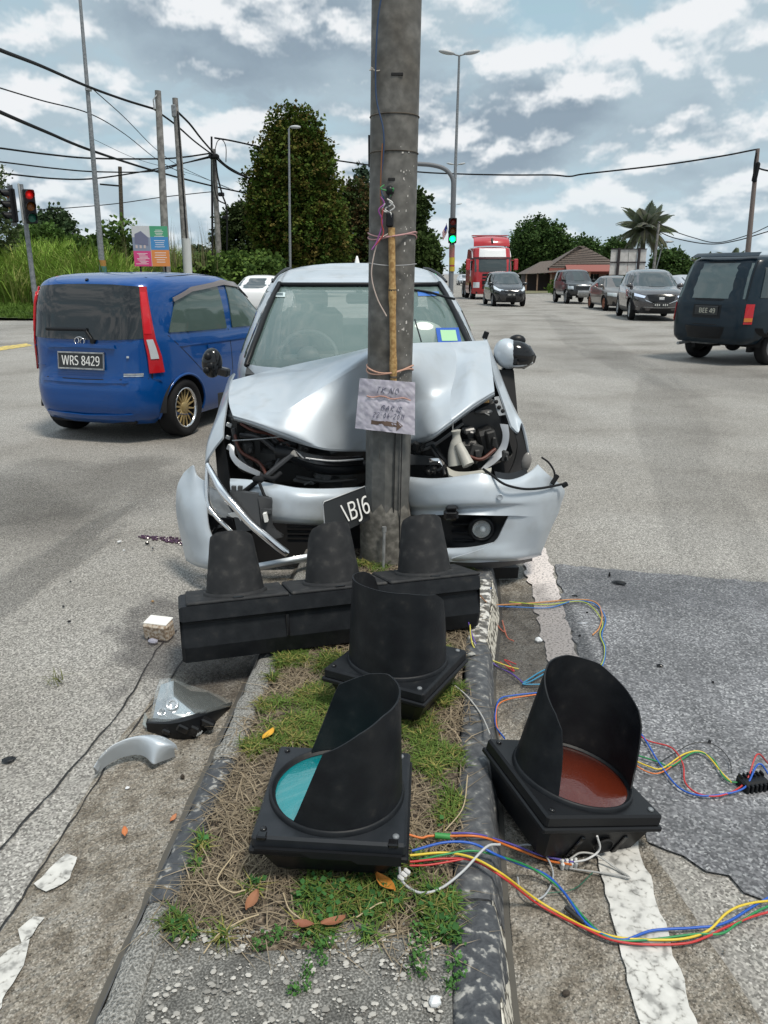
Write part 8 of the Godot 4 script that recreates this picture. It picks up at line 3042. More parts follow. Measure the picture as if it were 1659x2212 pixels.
	# ---- centre
	tree("big_tree", "big dense tree with reddish brown shoots, left of the grey pole", "tree", D(645, 575, 56.0) * Vector3(1, 0, 1), [[Vector3(0, 4.6, 0), Vector3(3.4, 4.2, 3.2)], [Vector3(0.1, 7.8, 0), Vector3(3.0, 3.3, 2.8)], [Vector3(0.05, 9.9, 0), Vector3(2.05, 2.35, 1.9)], [Vector3(-0.9, 5.5, 0.6), Vector3(2.6, 3.8, 2.4)], [Vector3(1.3, 4.0, 0.8), Vector3(2.5, 3.6, 2.4)]], 15000, 0.19, [Color(0.050, 0.090, 0.016), Color(0.068, 0.104, 0.018), Color(0.095, 0.105, 0.022), Color(0.12, 0.098, 0.028), Color(0.038, 0.070, 0.012), Color(0.078, 0.098, 0.018)], 3.0, 0.3, 11, "", 0.35)
	tree("dark_tree", "dark tree behind the grey pole, right of the big tree", "tree", D(775, 575, 66.0) * Vector3(1, 0, 1), [[Vector3(0, 4.0, 0), Vector3(2.6, 3.6, 2.4)], [Vector3(-0.2, 6.8, 0), Vector3(1.6, 1.9, 1.5)]], 5000, 0.21, [Color(0.038, 0.062, 0.018), Color(0.05, 0.07, 0.022), Color(0.10, 0.07, 0.03)], 2.5, 0.25, 12)
	tree("dark_tree", "loose dark tree behind the big tree on its left side", "tree", D(520, 575, 64.0) * Vector3(1, 0, 1), [[Vector3(0, 3.6, 0), Vector3(2.3, 3.0, 2.0)], [Vector3(0.6, 5.4, 0), Vector3(1.4, 1.6, 1.4)], [Vector3(-0.6, 1.6, 0), Vector3(2.4, 1.6, 2.0)]], 3600, 0.21, [Color(0.034, 0.052, 0.018), Color(0.044, 0.062, 0.022)], 2.5, 0.22, 13)
	tree("young_tree", "light tree crown showing just right of the grey pole, the higher one", "tree", D(890, 560, 75.0) * Vector3(1, 0, 1), [[Vector3(0, 7.0, 0), Vector3(1.6, 1.9, 1.4)], [Vector3(0.3, 4.0, 0), Vector3(1.9, 2.0, 1.8)]], 1100, 0.34, [Color(0.04, 0.065, 0.02), Color(0.05, 0.08, 0.025)], 3.5, 0.16, 14)
	tree("young_tree", "low bushy tree right of the grey pole, over the silver roof", "tree", D(915, 570, 70.0) * Vector3(1, 0, 1), [[Vector3(0, 2.4, 0), Vector3(1.7, 2.0, 1.4)], [Vector3(-1.0, 3.6, 0), Vector3(1.3, 1.4, 1.2)]], 900, 0.30, [Color(0.045, 0.075, 0.02), Color(0.055, 0.085, 0.025)], 1.6, 0.14, 15)
	tree("thin_tree", "sparse thin tree crown high left of the grey pole, over the dark tree", "tree", D(782, 560, 80.0) * Vector3(1, 0, 1), [[Vector3(0, 10.2, 0), Vector3(0.8, 0.9, 0.7)]], 60, 0.34, [Color(0.05, 0.08, 0.05)], 9.0, 0.10, 16)
	var sl = upright("street_lamp", "slim single arm street lamp in front of the big tree", "lamp post", [624, 278], [627, 590], 46.0, 0.08, 0.05, M.galv)
	m = sh()
	m.tube(spline([D(624, 280, 46.0) - sl.position, D(627, 274, 46.0) - sl.position, D(636, 273, 46.0) - sl.position], 5), 0.035, 8)
	part("arm", m, M.galv, sl)
	m = sh()
	m.ball(D(638, 274.5, 46.0) - sl.position, Vector3(0.30, 0.09, 0.14), Basis(), 14, 8)
	part("lamp_head", m, mat(lin(0.42, 0.44, 0.45), 0.5), sl)
	# tall twin lamp and its followers down the road
	var tw = upright("twin_lamp", "tall twin armed street lamp above the green signal", "lamp post", [992, 122], [975, 618], 43.0, 0.11, 0.055, M.galv)
	twin_heads(tw, 992, 118, 43.0, 1.0)
	var ti = 0
	for e in [[985, 358, 975, 612, 90.0, "second twin lamp, shorter in view, behind the tall one"], [984, 444, 976, 610, 135.0, "third and farthest twin lamp, just above the green signal head"]]:
		tw = upright("twin_lamp", e[5], "lamp post", [e[0], e[1]], [e[2], e[3]], e[4], 0.11, 0.06, M.galv)
		twin_heads(tw, e[0], e[1] - 2, e[4], 1.0)
	# mast arm signal in the middle of the road
	var ma = upright("mast_arm_signal", "traffic signal post with a curved mast arm, its lower lamp green", "traffic light", [979, 405], [974, 622], 34.0, 0.11, 0.09, mat(lin(0.13, 0.14, 0.155), 0.6))
	m = sh()
	m.tube(spline([D(979, 410, 34.0) - ma.position, D(977, 385, 34.0) - ma.position, D(962, 366, 34.0) - ma.position, D(935, 357, 34.0) - ma.position, D(900, 354, 34.0) - ma.position, D(850, 351, 34.0) - ma.position, D(806, 349, 34.0) - ma.position], 6), 0.085, 10)
	part("mast_arm", m, mat(lin(0.13, 0.14, 0.155), 0.6), ma)
	traffic_head(ma, D(978, 498, 33.8), Vector3(0.0, 0, 1), 0.92, 2, false)
	traffic_head(ma, D(809, 326, 33.8), Vector3(0.0, 0, 1), 0.92, -1, true)
	for e in [[530, 556, lin(0.28, 0.09, 0.09)], [556, 572, lin(0.45, 0.33, 0.03)], [572, 576, lin(0.30, 0.04, 0.04)], [576, 586, lin(0.45, 0.33, 0.03)]]:
		m = sh()
		m.tube([D(976.5, e[0], 33.99) - ma.position, D(976, e[1], 33.99) - ma.position], 0.118, 12)
		part("painted_band", m, mat(e[2], 0.7), ma)
	# little flag by the signal
	var fl = thing("small_flag", "small striped red, white and blue flag left of the green signal", "flag", D(962, 512, 34.0))
	m = sh()
	m.tube([D(972, 520, 34.0) - fl.position, D(964, 482, 34.0) - fl.position], 0.012, 6)
	part("staff", m, M.steel, fl)
	for k in 7:
		m = sh()
		var rows = []
		for i in 2:
			var row = []
			for j in 6:
				var u = j / 5.0
				row.append(D(964.5 - u * 9.0 + 0.6 * k * 0.3, 484 + u * 18.0 + (k + i) * 2.6, 34.0 + 0.04 * sin(u * 7.0)) - fl.position)
			rows.append(row)
		m.sheet(rows, 0.004)
		part("stripe", m, mat(lin(0.45, 0.03, 0.04) if k % 2 == 0 else lin(0.7, 0.7, 0.68), 0.8), fl)
	m = sh()
	m.sheet([[D(965, 484, 33.95) - fl.position, D(960, 493, 33.95) - fl.position], [D(966, 494, 33.95) - fl.position, D(961, 503, 33.95) - fl.position]], 0.004)
	part("canton", m, mat(lin(0.02, 0.04, 0.22), 0.8), fl)
	right_side()

func twin_heads(root, x, y, dz, s):
	var c = D(x, y, dz) - root.position
	var m = sh()
	m.tube([c + Vector3(-0.45, 0.06, 0), c + Vector3(0, -0.05, 0), c + Vector3(0.45, 0.06, 0)], 0.035, 8)
	part("arms", m, M.galv, root)
	for sg in [-1.0, 1.0]:
		m = sh()
		m.ball(c + Vector3(sg * 0.62, 0.10, 0), Vector3(0.42, 0.10, 0.17), Basis(Vector3.FORWARD, -sg * 0.16), 16, 8)
		part("lamp_head", m, mat(lin(0.40, 0.42, 0.44), 0.45), root)

func verge():
	# left bank: mown strip at the road, then tall wild grass
	var fn = FastNoiseLite.new()
	fn.seed = 40
	fn.frequency = 0.16
	fn.fractal_octaves = 3
	var m = sh()
	var rows = []
	for i in 34:
		var d = pow(i / 33.0, 1.6) * 90.0
		var row = []
		for k in 40:
			var x = lerpf(-80.0, 0.0, k / 39.0)
			var edge = verge_edge(x)
			var lim = minf(x, verge_right(edge - d))
			var y = verge_h(d) * clampf((verge_right(edge - d) - x) / 4.0, 0.06, 1.0)
			row.append(Vector3(lim, y + 0.02, edge - d))
		rows.append(row)
	m.grid(rows)
	var vg = tmat(ntex(51, 0.05, 0, [[0.3, lin(0.045, 0.075, 0.018)], [0.7, lin(0.11, 0.16, 0.045)]], 256, 5), 0.4, 0.95, 0.0, true)
	struct("grass_bank", m, vg)
	rng.seed = 31
	var a = []
	var ac = []
	var b = []
	var bc = []
	for i in 9000:
		var x = rnd(-26.0, -8.4)
		var d = pow(rnd(0, 1), 0.8) * 9.0
		var z = verge_edge(x) - d
		if x > verge_right(z) - 0.1: continue
		var y = verge_h(d) * clampf((verge_right(z) - x) / 4.0, 0.06, 1.0)
		if d < 4.0 + fn.get_noise_2d(x, z) * 1.5:
			a.append(Transform3D(Basis(Vector3.UP, rnd(0, TAU)).scaled(Vector3.ONE * rnd(0.6, 1.2)), Vector3(x, y, z)))
			var k = rnd(0.7, 1.25)
			ac.append(Color(0.11 * k, 0.185 * k, 0.035 * k))
	for i in 7500:
		var x = rnd(-34.0, -2.0)
		var d = 3.6 + pow(rnd(0, 1), 1.3) * 22.0
		var z = verge_edge(x) - d
		if x > verge_right(z) - 0.6: continue
		var n = fn.get_noise_2d(x, z)
		if d < 4.2 + n * 2.0: continue
		var y = verge_h(d) * clampf((verge_right(z) - x) / 4.0, 0.06, 1.0)
		var s = rnd(0.65, 1.4) * (1.0 + n * 0.5)
		if x > -11.0: s *= 0.7
		b.append(Transform3D(Basis(Vector3.UP, rnd(0, TAU)).scaled(Vector3(s * 1.1, s, s * 1.1)), Vector3(x, y - 0.02, z)))
		var k = rnd(0.65, 1.3) * (1.0 + 0.5 * n)
		bc.append(Color(0.18 * k, 0.28 * k, 0.05 * k) if rnd(0, 1) < 0.8 else Color(0.24 * k, 0.26 * k, 0.08 * k))
	var o = scatter("mown_grass", grass_clump(16, 0.22, 0.008, 1.0, 2, 0.16), M.leaf, a, ac)
	tag(o, "short mown grass strip along the far side of the left road", "grass")
	o = scatter("tall_grass", grass_clump(18, 1.45, 0.022, 0.75, 6, 0.30), M.leaf, b, bc)
	tag(o, "tall bright green wild grass on the bank behind the blue car", "grass")
	# seed stalks above the grass
	var stalk = []
	var sc = []
	for i in 90:
		var p = D(rnd(200, 480), rnd(545, 570), rnd(36, 44))
		stalk.append(Transform3D(Basis(Vector3.UP, rnd(0, TAU)).scaled(Vector3.ONE * rnd(0.6, 1.3)), p - Vector3(0, 0.4, 0)))
		sc.append(Color(0.16, 0.15, 0.08))
	o = scatter("seed_stalks", grass_clump(5, 2.0, 0.008, 0.35, 9, 0.1), M.leaf, stalk, sc)
	tag(o, "thin brown seed stalks standing above the tall grass", "grass stalks")
	# shrubs on the bank
	for e in [[265, 560, 39.0, 1.3, 1.9, "round leafy shrub rising from the tall grass left of the advertising board"], [205, 575, 37.0, 1.0, 1.3, "small leafy shrub in the tall grass beside the lamp mast"], [560, 580, 46.0, 1.3, 1.0, "low light green shrub at the foot of the big tree, left side"], [500, 582, 44.0, 1.2, 0.9, "low shrub between the cable poles and the big tree"], [440, 585, 42.0, 1.1, 0.8, "low shrub behind the white footed pole"]]:
		var p = D(e[0], e[1], e[2])
		var base = Vector3(p.x, maxf(0.2, p.y - e[4]), p.z)
		tree("shrub", e[5], "shrub", base, [[Vector3(0, e[4], 0), Vector3(e[3], e[4], e[3])], [Vector3(e[3] * 0.5, e[4] * 0.6, 0.2), Vector3(e[3] * 0.8, e[4] * 0.7, e[3] * 0.8)]], 420, 0.20, [Color(0.075, 0.13, 0.03), Color(0.10, 0.16, 0.035), Color(0.055, 0.10, 0.025)], e[4] * 0.7, 0.05, int(e[0]), "shrubs on the bank")
	# trees at the far left
	tree("grey_green_tree", "pale tree cut by the left edge above the traffic light", "tree", D(-25, 560, 36.0) * Vector3(1, 0, 1) + Vector3(0, 1.0, 0), [[Vector3(0, 4.4, 0), Vector3(1.3, 1.6, 1.2)], [Vector3(0.3, 2.6, 0), Vector3(1.2, 1.4, 1.2)]], 900, 0.15, [Color(0.085, 0.115, 0.055), Color(0.11, 0.14, 0.07)], 3.0, 0.14, 51, "")
	tree("far_tree", "round dark tree on the skyline behind the left traffic light", "tree", D(127, 560, 100.0) * Vector3(1, 0, 1) + Vector3(0, 1.5, 0), [[Vector3(0, 5.2, 0), Vector3(2.6, 2.4, 2.4)], [Vector3(-3.0, 3.6, 0), Vector3(2.6, 2.2, 2.2)]], 1200, 0.36, [Color(0.045, 0.075, 0.035), Color(0.055, 0.085, 0.04)], 3.6, 0.25, 52)
	tree("far_tree", "light green trees low on the skyline by the left traffic light", "tree", D(95, 560, 70.0) * Vector3(1, 0, 1) + Vector3(0, 1.2, 0), [[Vector3(0, 2.6, 0), Vector3(2.6, 1.6, 2.0)], [Vector3(3.2, 2.0, 0), Vector3(2.4, 1.3, 2.0)]], 1100, 0.30, [Color(0.07, 0.13, 0.03), Color(0.09, 0.15, 0.04)], 1.8, 0.2, 53)
	tree("far_tree", "small far tree between the white footed pole and the cable pole", "tree", D(430, 575, 85.0) * Vector3(1, 0, 1), [[Vector3(0, 2.5, 0), Vector3(1.8, 1.6, 1.6)]], 500, 0.34, [Color(0.04, 0.07, 0.04), Color(0.05, 0.085, 0.05)], 2.0, 0.2, 54)
	# hint of a wall and tin roof behind the grass
	m = sh()
	var p = D(40, 535, 52.0)
	m.box(Vector3.ZERO, Vector3(9.0, 0.35, 2.5), 0.03, Basis(Vector3.BACK, -0.06))
	o = solo("shed_roof", m, mat(lin(0.13, 0.12, 0.11), 0.9), "weathered grey shed roof half hidden by tall grass at the left", "roof")
	o.position = p
	m = sh()
	m.box(Vector3(0, 0.6, 0), Vector3(2.4, 1.2, 1.6), 0.02)
	m.prism([Vector2(-1.5, 1.1), Vector2(1.5, 1.1), Vector2(1.2, 1.7), Vector2(-1.2, 1.7)], 1.8, Transform3D(Basis(), Vector3(0, 0, -0.9)))
	o = solo("far_house", m, mat(lin(0.17, 0.165, 0.165), 0.9), "small dim house showing low between the two concrete poles", "house")
	o.position = D(383, 572, 75.0) - Vector3(0, 0.9, 0)

func verge_edge(x) -> float:
	return -26.6 + (x + 12.0) * 0.06

func verge_right(z) -> float:
	return lerpf(-9.6, -6.5, clampf((-z - 27.0) / 40.0, 0.0, 1.0)) + maxf(0.0, (-z - 67.0) * 0.12)

func verge_h(d) -> float:
	return 0.1 + 0.25 * smoothstep(0.0, 4.0, d) + 1.0 * smoothstep(4.0, 14.0, d)

func billboards():
	# advertising board on the left
	var c = D(326, 532, 33.0)
	var root = thing("advertising_board", "advertising board with pink, orange and blue fields on the left bank", "billboard", Vector3(c.x, 1.2, c.z), 0.22)
	var m = sh()
	var w = 1.40
	var h = 1.55
	var y0 = c.y - 1.2
	m.box(Vector3(0, y0, -0.03), Vector3(w, h, 0.04), 0.005)
	part("board", m, mat(lin(0.55, 0.56, 0.56), 0.6), root)
	# printed fields
	var flds = [["grey_field", -0.70, 0.34, -0.02, 0.775, lin(0.50, 0.52, 0.55)], ["picture_field", -0.70, -0.18, -0.02, 0.34, lin(0.20, 0.24, 0.34)], ["pink_field", -0.70, -0.775, -0.02, -0.18, lin(0.55, 0.05, 0.20)], ["green_field", 0.0, 0.36, 0.70, 0.775, lin(0.06, 0.30, 0.17)], ["blue_field", 0.0, -0.14, 0.70, 0.36, lin(0.05, 0.22, 0.48)], ["orange_field", 0.0, -0.775, 0.70, -0.14, lin(0.60, 0.22, 0.06)]]
	for e in flds:
		m = sh()
		m.box(Vector3((e[1] + e[3]) * 0.5, y0 + (e[2] + e[4]) * 0.5, -0.004), Vector3(e[3] - e[1], e[4] - e[2], 0.008), 0.0)
		part(e[0], m, mat(e[5], 0.6), root)
	rng.seed = 3
	m = sh()
	for k in 9:
		m.box(Vector3(-0.36 + rnd(-0.05, 0.05), y0 - 0.28 - k * 0.05, 0.002), Vector3(rnd(0.2, 0.5), 0.018, 0.004), 0.0)
	for k in 5:
		m.box(Vector3(0.35, y0 + 0.62 - k * 0.06, 0.002), Vector3(rnd(0.2, 0.5), 0.02, 0.004), 0.0)
	for k in 4:
		m.box(Vector3(0.35, y0 + 0.22 - k * 0.08, 0.002), Vector3(rnd(0.25, 0.5), 0.02, 0.004), 0.0)
	for k in 5:
		m.box(Vector3(0.35, y0 - 0.25 - k * 0.09, 0.002), Vector3(rnd(0.25, 0.55), 0.022, 0.004), 0.0)
	part("print_lines", m, mat(lin(0.72, 0.70, 0.72), 0.6), root)
	m = sh()
	m.prism([Vector2(-0.62, y0 + 0.1), Vector2(-0.1, y0 + 0.02), Vector2(-0.08, y0 + 0.34), Vector2(-0.35, y0 + 0.58), Vector2(-0.6, y0 + 0.46)], 0.006, Transform3D(Basis(), Vector3(0, 0, 0.0)))
	part("house_print", m, mat(lin(0.14, 0.15, 0.24), 0.6), root)
	for x in [-0.56, -0.40, -0.24]:
		m = sh()
		m.box(Vector3(x, y0 - 0.02, 0.006), Vector3(0.08, 0.12, 0.006), 0.0)
		part("window_print", m, mat(lin(0.5, 0.42, 0.42), 0.6), root)
	for x in [-0.48, 0.5]:
		m = sh()
		m.bar(Vector3(x, -0.8, -0.07), Vector3(x, y0 + h * 0.4, -0.07), 0.07, 0.05, Vector3.BACK)
		part("post", m, M.cable, root)

func right_side():
	# pale panel board seen from its back, by the palm
	var z = 56.0
	var a = D(1320, 538, z)
	var b = D(1392, 596, z)
	var root = thing("panel_board", "big pale roadside board of eight panels on dark posts, below the palm tree", "billboard", Vector3((a.x + b.x) * 0.5, 0, -z))
	var w = (b.x - a.x)
	var h = a.y - b.y
	var pan = tmat(ntex(52, 0.02, 0, [[0.3, lin(0.44, 0.43, 0.42)], [0.7, lin(0.54, 0.53, 0.52)]], 256, 4), 0.4, 0.7)
	for i in 4:
		for j in 2:
			var m = sh()
			m.box(Vector3((i - 1.5) * w / 4.0, b.y + h * (0.27 + 0.48 * j), 0), Vector3(w / 4.0 - 0.03, h * 0.46, 0.05), 0.008)
			part("panel", m, pan, root)
	for x in [-0.28, 0.28]:
		var m = sh()
		m.bar(Vector3(x * w, 0, 0.10), Vector3(x * w, b.y + h * 1.04, 0.10), 0.16, 0.12, Vector3.BACK)
		part("post", m, mat(lin(0.02, 0.015, 0.018), 0.7), root)
	var mm = sh()
	mm.bar(Vector3(-w * 0.5, b.y + h * 0.51, 0.06), Vector3(w * 0.5, b.y + h * 0.51, 0.06), 0.06, 0.08)
	mm.bar(Vector3(-w * 0.5, b.y + h * 1.0, 0.06), Vector3(w * 0.5, b.y + h * 1.0, 0.06), 0.06, 0.06)
	part("rail", mm, mat(lin(0.02, 0.015, 0.018), 0.7), root)
	# utility pole on the right, leaning
	var pr = upright("utility_pole_right", "leaning utility pole near the right edge, a cable running to it", "utility pole", [1637, 321], [1612, 580], 53.0, 0.19, 0.12, mat(lin(0.17, 0.14, 0.13), 0.9))
	mm = sh()
	mm.box(D(1633, 372, 52.8) - pr.position, Vector3(0.3, 1.2, 0.3), 0.1, Basis(Vector3.FORWARD, 0.1))
	mm.tube(spline([D(1634, 330, 52.8) - pr.position, D(1630, 355, 52.7) - pr.position, D(1629, 385, 52.7) - pr.position, D(1634, 392, 52.7) - pr.position], 5), 0.06, 6)
	part("cable_clamp", mm, M.cable, pr)
	cable([[1640, 364, 53], [1655, 368, 51], [1700, 376, 48]], 0.05, "short cable from the right pole out of the picture", "")
	cable([[1422, 500, 62], [1460, 515, 61], [1530, 527, 60], [1590, 520, 58], [1700, 488, 50]], 0.035, "lower cable on the right, from the thin pole by the palm past the leaning pole", "")
	cable([[1420, 480, 62], [1450, 497, 61], [1500, 514, 60], [1550, 524, 58], [1620, 506, 54], [1700, 470, 48]], 0.03, "upper of the two cables low on the right", "")
	var tp = upright("thin_pole", "thin leaning pole right of the palm trunk", "utility pole", [1424, 478], [1410, 600], 62.0, 0.13, 0.09, M.concrete_pole)
	var lp = upright("far_lamp", "small far street lamp right of the palm", "lamp post", [1432, 528], [1412, 600], 70.0, 0.06, 0.04, M.galv)
	mm = sh()
	mm.ball(D(1446, 522, 70.0) - lp.position, Vector3(0.4, 0.09, 0.15), Basis(), 10, 6)
	mm.bar(D(1432, 529, 70.0) - lp.position, D(1446, 522, 70.0) - lp.position, 0.05, 0.05)
	part("lamp_head", mm, M.steel, lp)
	# palms
	palm("coconut_palm", "tall coconut palm behind the pale panel board", D(1380, 600, 64.0) * Vector3(1, 0, 1), 4.9, 2.65, 74, 61, 0.1)
	palm("far_palm", "low broad palm between the thin pole and the dark van", D(1520, 600, 74.0) * Vector3(1, 0, 1), 1.9, 2.2, 18, 62, 0.0, "palms on the right")
	palm("far_palm", "feathery palm just left of the leaning pole", D(1575, 600, 76.0) * Vector3(1, 0, 1), 2.6, 2.0, 18, 63, 0.0, "palms on the right")
	palm("far_palm", "grey green palm right of the thin pole, over the dark bushes", D(1446, 600, 80.0) * Vector3(1, 0, 1), 2.6, 2.0, 18, 64, 0.0, "palms on the right")
	palm("far_palm", "palm fronds cut by the right edge above the van roof", D(1668, 600, 74.0) * Vector3(1, 0, 1), 1.9, 2.2, 14, 65, 0.0, "palms on the right")
	# round trees behind the house and along the skyline
	var dk = [Color(0.055, 0.10, 0.03), Color(0.07, 0.12, 0.036), Color(0.045, 0.085, 0.028)]
	var list = [[1160, 100.0, [[Vector3(0, 4.2, 0), Vector3(3.9, 3.8, 3.5)], [Vector3(2.4, 3.2, 0), Vector3(2.6, 3.0, 2.6)], [Vector3(-2.6, 2.6, 0), Vector3(2.4, 2.6, 2.4)]], 2600, "large round tree behind the red truck and the house"], [1262, 110.0, [[Vector3(0, 3.4, 0), Vector3(2.6, 2.8, 2.4)], [Vector3(2.2, 2.6, 0), Vector3(1.8, 2.0, 1.8)]], 1300, "middle sized tree behind the house roof, left of the palm"], [1325, 100.0, [[Vector3(0, 3.2, 0), Vector3(1.8, 2.4, 1.8)]], 700, "small tree right behind the house ridge, beside the pale board"], [1440, 72.0, [[Vector3(0, 1.8, 0), Vector3(1.6, 1.8, 1.6)], [Vector3(1.3, 1.0, 0), Vector3(1.3, 1.1, 1.3)]], 1100, "dark bush mass right of the pale board"], [1500, 85.0, [[Vector3(0, 1.4, 0), Vector3(2.2, 1.5, 1.8)]], 800, "dark low trees above the small blue car"], [1575, 88.0, [[Vector3(0, 1.2, 0), Vector3(3.0, 1.4, 2.0)], [Vector3(3.6, 1.0, 0), Vector3(2.4, 1.2, 2.0)]], 900, "low hedge of trees behind the dark van"], [1020, 170.0, [[Vector3(0, 2.0, 0), Vector3(2.6, 2.2, 3.0)], [Vector3(3.4, 2.8, 0), Vector3(3.4, 3.0, 3.0)]], 900, "far tree by the road's end, left of the red truck"]]
	var i = 0
	for e in list:
		var p = D(e[0], 600, e[1]) * Vector3(1, 0, 1)
		tree("distant_tree", e[4], "tree", p, e[2], e[3] * 2, 0.24 if e[1] < 90 else 0.30, dk, 1.5, 0.2, 70 + i, "trees on the right skyline")
		i += 1
	tree("hedge_bush", "light green bush before the house's right end", "bush", D(1222, 628, 62.0) * Vector3(1, 0, 1), [[Vector3(0, 0.7, 0), Vector3(0.95, 0.85, 0.8)], [Vector3(-0.7, 0.45, 0), Vector3(0.7, 0.6, 0.6)]], 520, 0.14, [Color(0.07, 0.13, 0.025), Color(0.09, 0.15, 0.03)], 0.5, 0.05, 91, "")
	tree("hedge_bush", "dark bush at the foot of the pale board", "bush", D(1440, 625, 60.0) * Vector3(1, 0, 1), [[Vector3(0, 0.8, 0), Vector3(1.2, 0.9, 0.8)], [Vector3(1.6, 0.6, 0), Vector3(1.2, 0.7, 0.8)]], 520, 0.16, [Color(0.03, 0.06, 0.015), Color(0.045, 0.08, 0.02)], 0.5, 0.05, 92, "")
	wood()
	house()
	var m = sh()
	m.box(Vector3(0, 0.35, 0), Vector3(9.0, 0.7, 0.3), 0.05)
	var hd = solo("low_wall", m, mat(lin(0.12, 0.07, 0.045), 0.9), "low reddish wall behind the waiting cars on the right", "wall")
	hd.position = Vector3(D(1510, 620, 66.0).x, 0, -66.0)
	m = sh()
	m.box(Vector3(0, 0.9, 0), Vector3(5.0, 1.8, 3.0), 0.02)
	m.prism([Vector2(-2.9, 1.8), Vector2(2.9, 1.8), Vector2(2.0, 2.7), Vector2(-2.0, 2.7)], 3.6, Transform3D(Basis(), Vector3(0, 0, -1.8)))
	var fh = solo("red_roof_house", m, mat(lin(0.20, 0.09, 0.065), 0.9), "small house with a reddish roof between the palms on the right", "house")
	fh.position = D(1482, 600, 90.0) * Vector3(1, 0, 1)
	m = sh()
	m.box(Vector3(0, 0, 0), Vector3(8.0, 0.4, 5.0), 0.03, Basis(Vector3.BACK, -0.03))
	fh = solo("carport_roof", m, mat(lin(0.21, 0.18, 0.175), 0.9), "flat grey roof at the right edge behind the van", "roof")
	fh.position = D(1650, 560, 80.0)
	# grass strip before the house
	m = sh()
	m.flat([v2(G(1110, 636)), v2(G(1330, 628)), v2(G(1659, 640)), v2(G(1900, 640)), v2(G(1900, 612)), v2(G(1110, 612))], 0.03)
	struct("grass_strip", m, tmat(ntex(53, 0.05, 0, [[0.3, lin(0.10, 0.10, 0.05)], [0.7, lin(0.19, 0.17, 0.10)]], 256, 5), 0.4, 0.95, 0.0, true))

func wood():
	# the wood that closes the view on the right
	rng.seed = 17
	var tx = []
	var tc = []
	for q in 5200:
		var a = rnd(0.452, 1.45)
		var rr = rnd(95.0, 112.0)
		var top = 3.2 + 1.8 * sin(a * 23.0) + 1.3 * sin(a * 61.0 + 1.0) + 1.5 * smoothstep(0.5, 0.75, a)
		var p = Vector3(sin(a) * rr, top * pow(rnd(0, 1), 0.7), -cos(a) * rr)
		tx.append(Transform3D(Basis.from_euler(Vector3(rnd(-0.8, 0.8), rnd(0, TAU), rnd(-0.8, 0.8))).scaled(Vector3.ONE * rnd(0.8, 1.5)), p))
		var k = rnd(0.7, 1.3)
		tc.append(Color(0.055 * k, 0.095 * k, 0.03 * k))
	var wd = scatter("treeline", sprig(8, 0.62, 0.6, 4), M.leaf, tx, tc)
	tag(wd, "low mass of distant trees on the horizon behind the dark van", "trees")

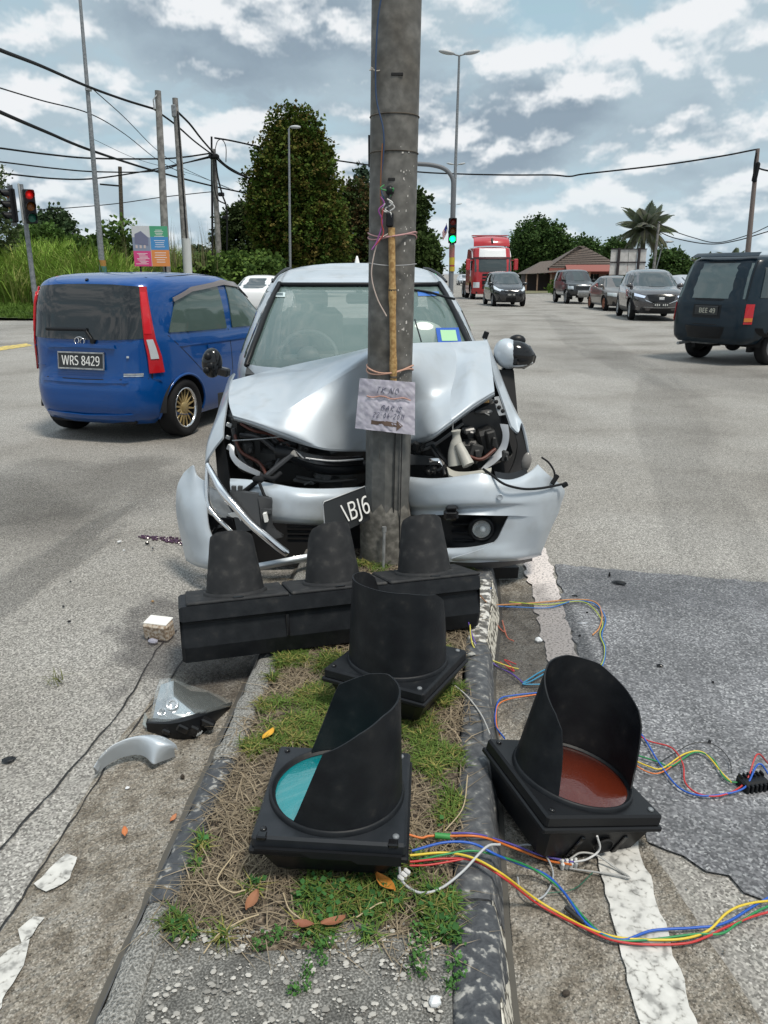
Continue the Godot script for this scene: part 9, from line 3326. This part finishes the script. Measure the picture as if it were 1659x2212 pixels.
func house():
	# a low house with a hipped tile roof; its left wing is lower
	var z = 76.0
	var c = D(1245, 625, z)
	var root = thing("hip_roof_house", "low house with a grey brown hipped roof and a reddish front, behind the waiting cars", "house", Vector3(c.x, 0, -z), -0.05)
	var tile = tmat(ntex(54, 0.06, 0, [[0.3, lin(0.085, 0.068, 0.06)], [0.7, lin(0.14, 0.115, 0.10)]], 256, 5), 0.6, 0.95)
	var pink = mat(lin(0.30, 0.11, 0.09), 0.9)
	var m = sh()
	m.box(Vector3(0.2, 1.0, 0), Vector3(6.0, 2.0, 5.0), 0.02)
	part("wall", m, mat(lin(0.33, 0.20, 0.16), 0.9), root)
	m = sh(-1)
	var e = 2.05
	var rg = 4.0
	var A = Vector3(-3.2, e, 3.1); var B = Vector3(3.6, e, 3.1); var C = Vector3(3.6, e, -3.1); var DD = Vector3(-3.2, e, -3.1)
	var R1 = Vector3(-0.15, rg, 0.4); var R2 = Vector3(0.5, rg, -0.4)
	m.quad(A, B, R2, R1); m.tri(B, C, R2); m.quad(C, DD, R1, R2); m.tri(DD, A, R1); m.quad(A, DD, C, B)
	part("roof", m, tile, root)
	# courses of tiles
	var rf = root.get_node("roof")
	for k in 9:
		var t = (k + 0.5) / 9.0
		m = sh()
		m.bar(A.lerp(R1, t) + Vector3(0, 0.02, 0.01), B.lerp(R2, t) + Vector3(0, 0.02, 0.01), 0.10, 0.03, Vector3.UP)
		part("tile_course", m, tile, rf)
	m = sh()
	m.box(Vector3(0.2, 1.75, 3.12), Vector3(6.7, 0.5, 0.06), 0.01)
	part("fascia", m, pink, root)
	m = sh(-1)
	var a2 = Vector3(-1.6, 2.2, 4.6)
	m.quad(Vector3(-1.9, 1.75, 5.2), Vector3(3.9, 1.75, 5.2), Vector3(3.7, 2.3, 3.0), Vector3(-1.7, 2.3, 3.0))
	m.quad(Vector3(-1.9, 1.68, 5.2), Vector3(-1.7, 2.22, 3.0), Vector3(3.7, 2.22, 3.0), Vector3(3.9, 1.68, 5.2))
	m.quad(Vector3(-1.9, 1.68, 5.2), Vector3(3.9, 1.68, 5.2), Vector3(3.9, 1.75, 5.2), Vector3(-1.9, 1.75, 5.2))
	part("porch_roof", m, mat(lin(0.24, 0.085, 0.07), 0.9), root)
	for x in [-1.7, 0.1, 1.9, 3.6]:
		m = sh()
		m.bar(Vector3(x, 0, 5.0), Vector3(x, 1.7, 5.0), 0.16, 0.16, Vector3.BACK)
		part("porch_post", m, mat(lin(0.38, 0.22, 0.15), 0.9), root)
	for x in [-1.0, 1.0, 2.6]:
		m = sh()
		m.box(Vector3(x, 1.15, 2.52), Vector3(0.9, 0.9, 0.06), 0.01)
		part("window", m, M.tint, root)
		var wn = sh()
		wn.box(Vector3(x, 1.15, 2.565), Vector3(0.05, 0.9, 0.03), 0.0)
		part("window_bar", wn, mat(lin(0.5, 0.45, 0.4), 0.8), root)
	# lower left wing with an open front
	m = sh(-1)
	m.quad(Vector3(-5.4, 1.5, 3.6), Vector3(-2.0, 1.7, 3.6), Vector3(-2.6, 2.7, 0.5), Vector3(-3.6, 2.6, 0.5))
	m.tri(Vector3(-5.4, 1.5, 3.6), Vector3(-3.6, 2.6, 0.5), Vector3(-5.4, 1.5, -2.5))
	m.quad(Vector3(-5.4, 1.45, 3.6), Vector3(-5.4, 1.45, -2.5), Vector3(-2.0, 1.6, -2.5), Vector3(-2.0, 1.65, 3.6))
	part("wing_roof", m, tile, root)
	m = sh()
	m.box(Vector3(-3.6, 0.75, 0.0), Vector3(3.0, 1.5, 3.0), 0.02)
	part("wing_wall", m, mat(lin(0.06, 0.05, 0.05), 0.9), root)
	for x in [-5.2, -4.2, -3.0, -2.2]:
		m = sh()
		m.bar(Vector3(x, 0, 3.4), Vector3(x, 1.55, 3.4), 0.12, 0.12, Vector3.BACK)
		part("porch_post", m, mat(lin(0.22, 0.15, 0.11), 0.9), root)
	m = sh()
	for k in 16:
		m.box(Vector3(-2.2 + k * 0.16, 0.35, 5.6), Vector3(0.05, 0.7, 0.04), 0.0)
	m.box(Vector3(-1.0, 0.6, 5.58), Vector3(2.6, 0.05, 0.03), 0.0)
	m.box(Vector3(-1.0, 0.15, 5.58), Vector3(2.6, 0.05, 0.03), 0.0)
	var fe = part("fence", m, mat(lin(0.26, 0.14, 0.09), 0.9), root)
	fe.set_meta("kind", "stuff")

func _ready():
	rng.seed = 1
	stage()
	materials()
	setting()
	background()
	other_cars()
	blue_car()
	crashed_car()
	concrete_pole()
	signals_on_ground()
	wires()
	debris()
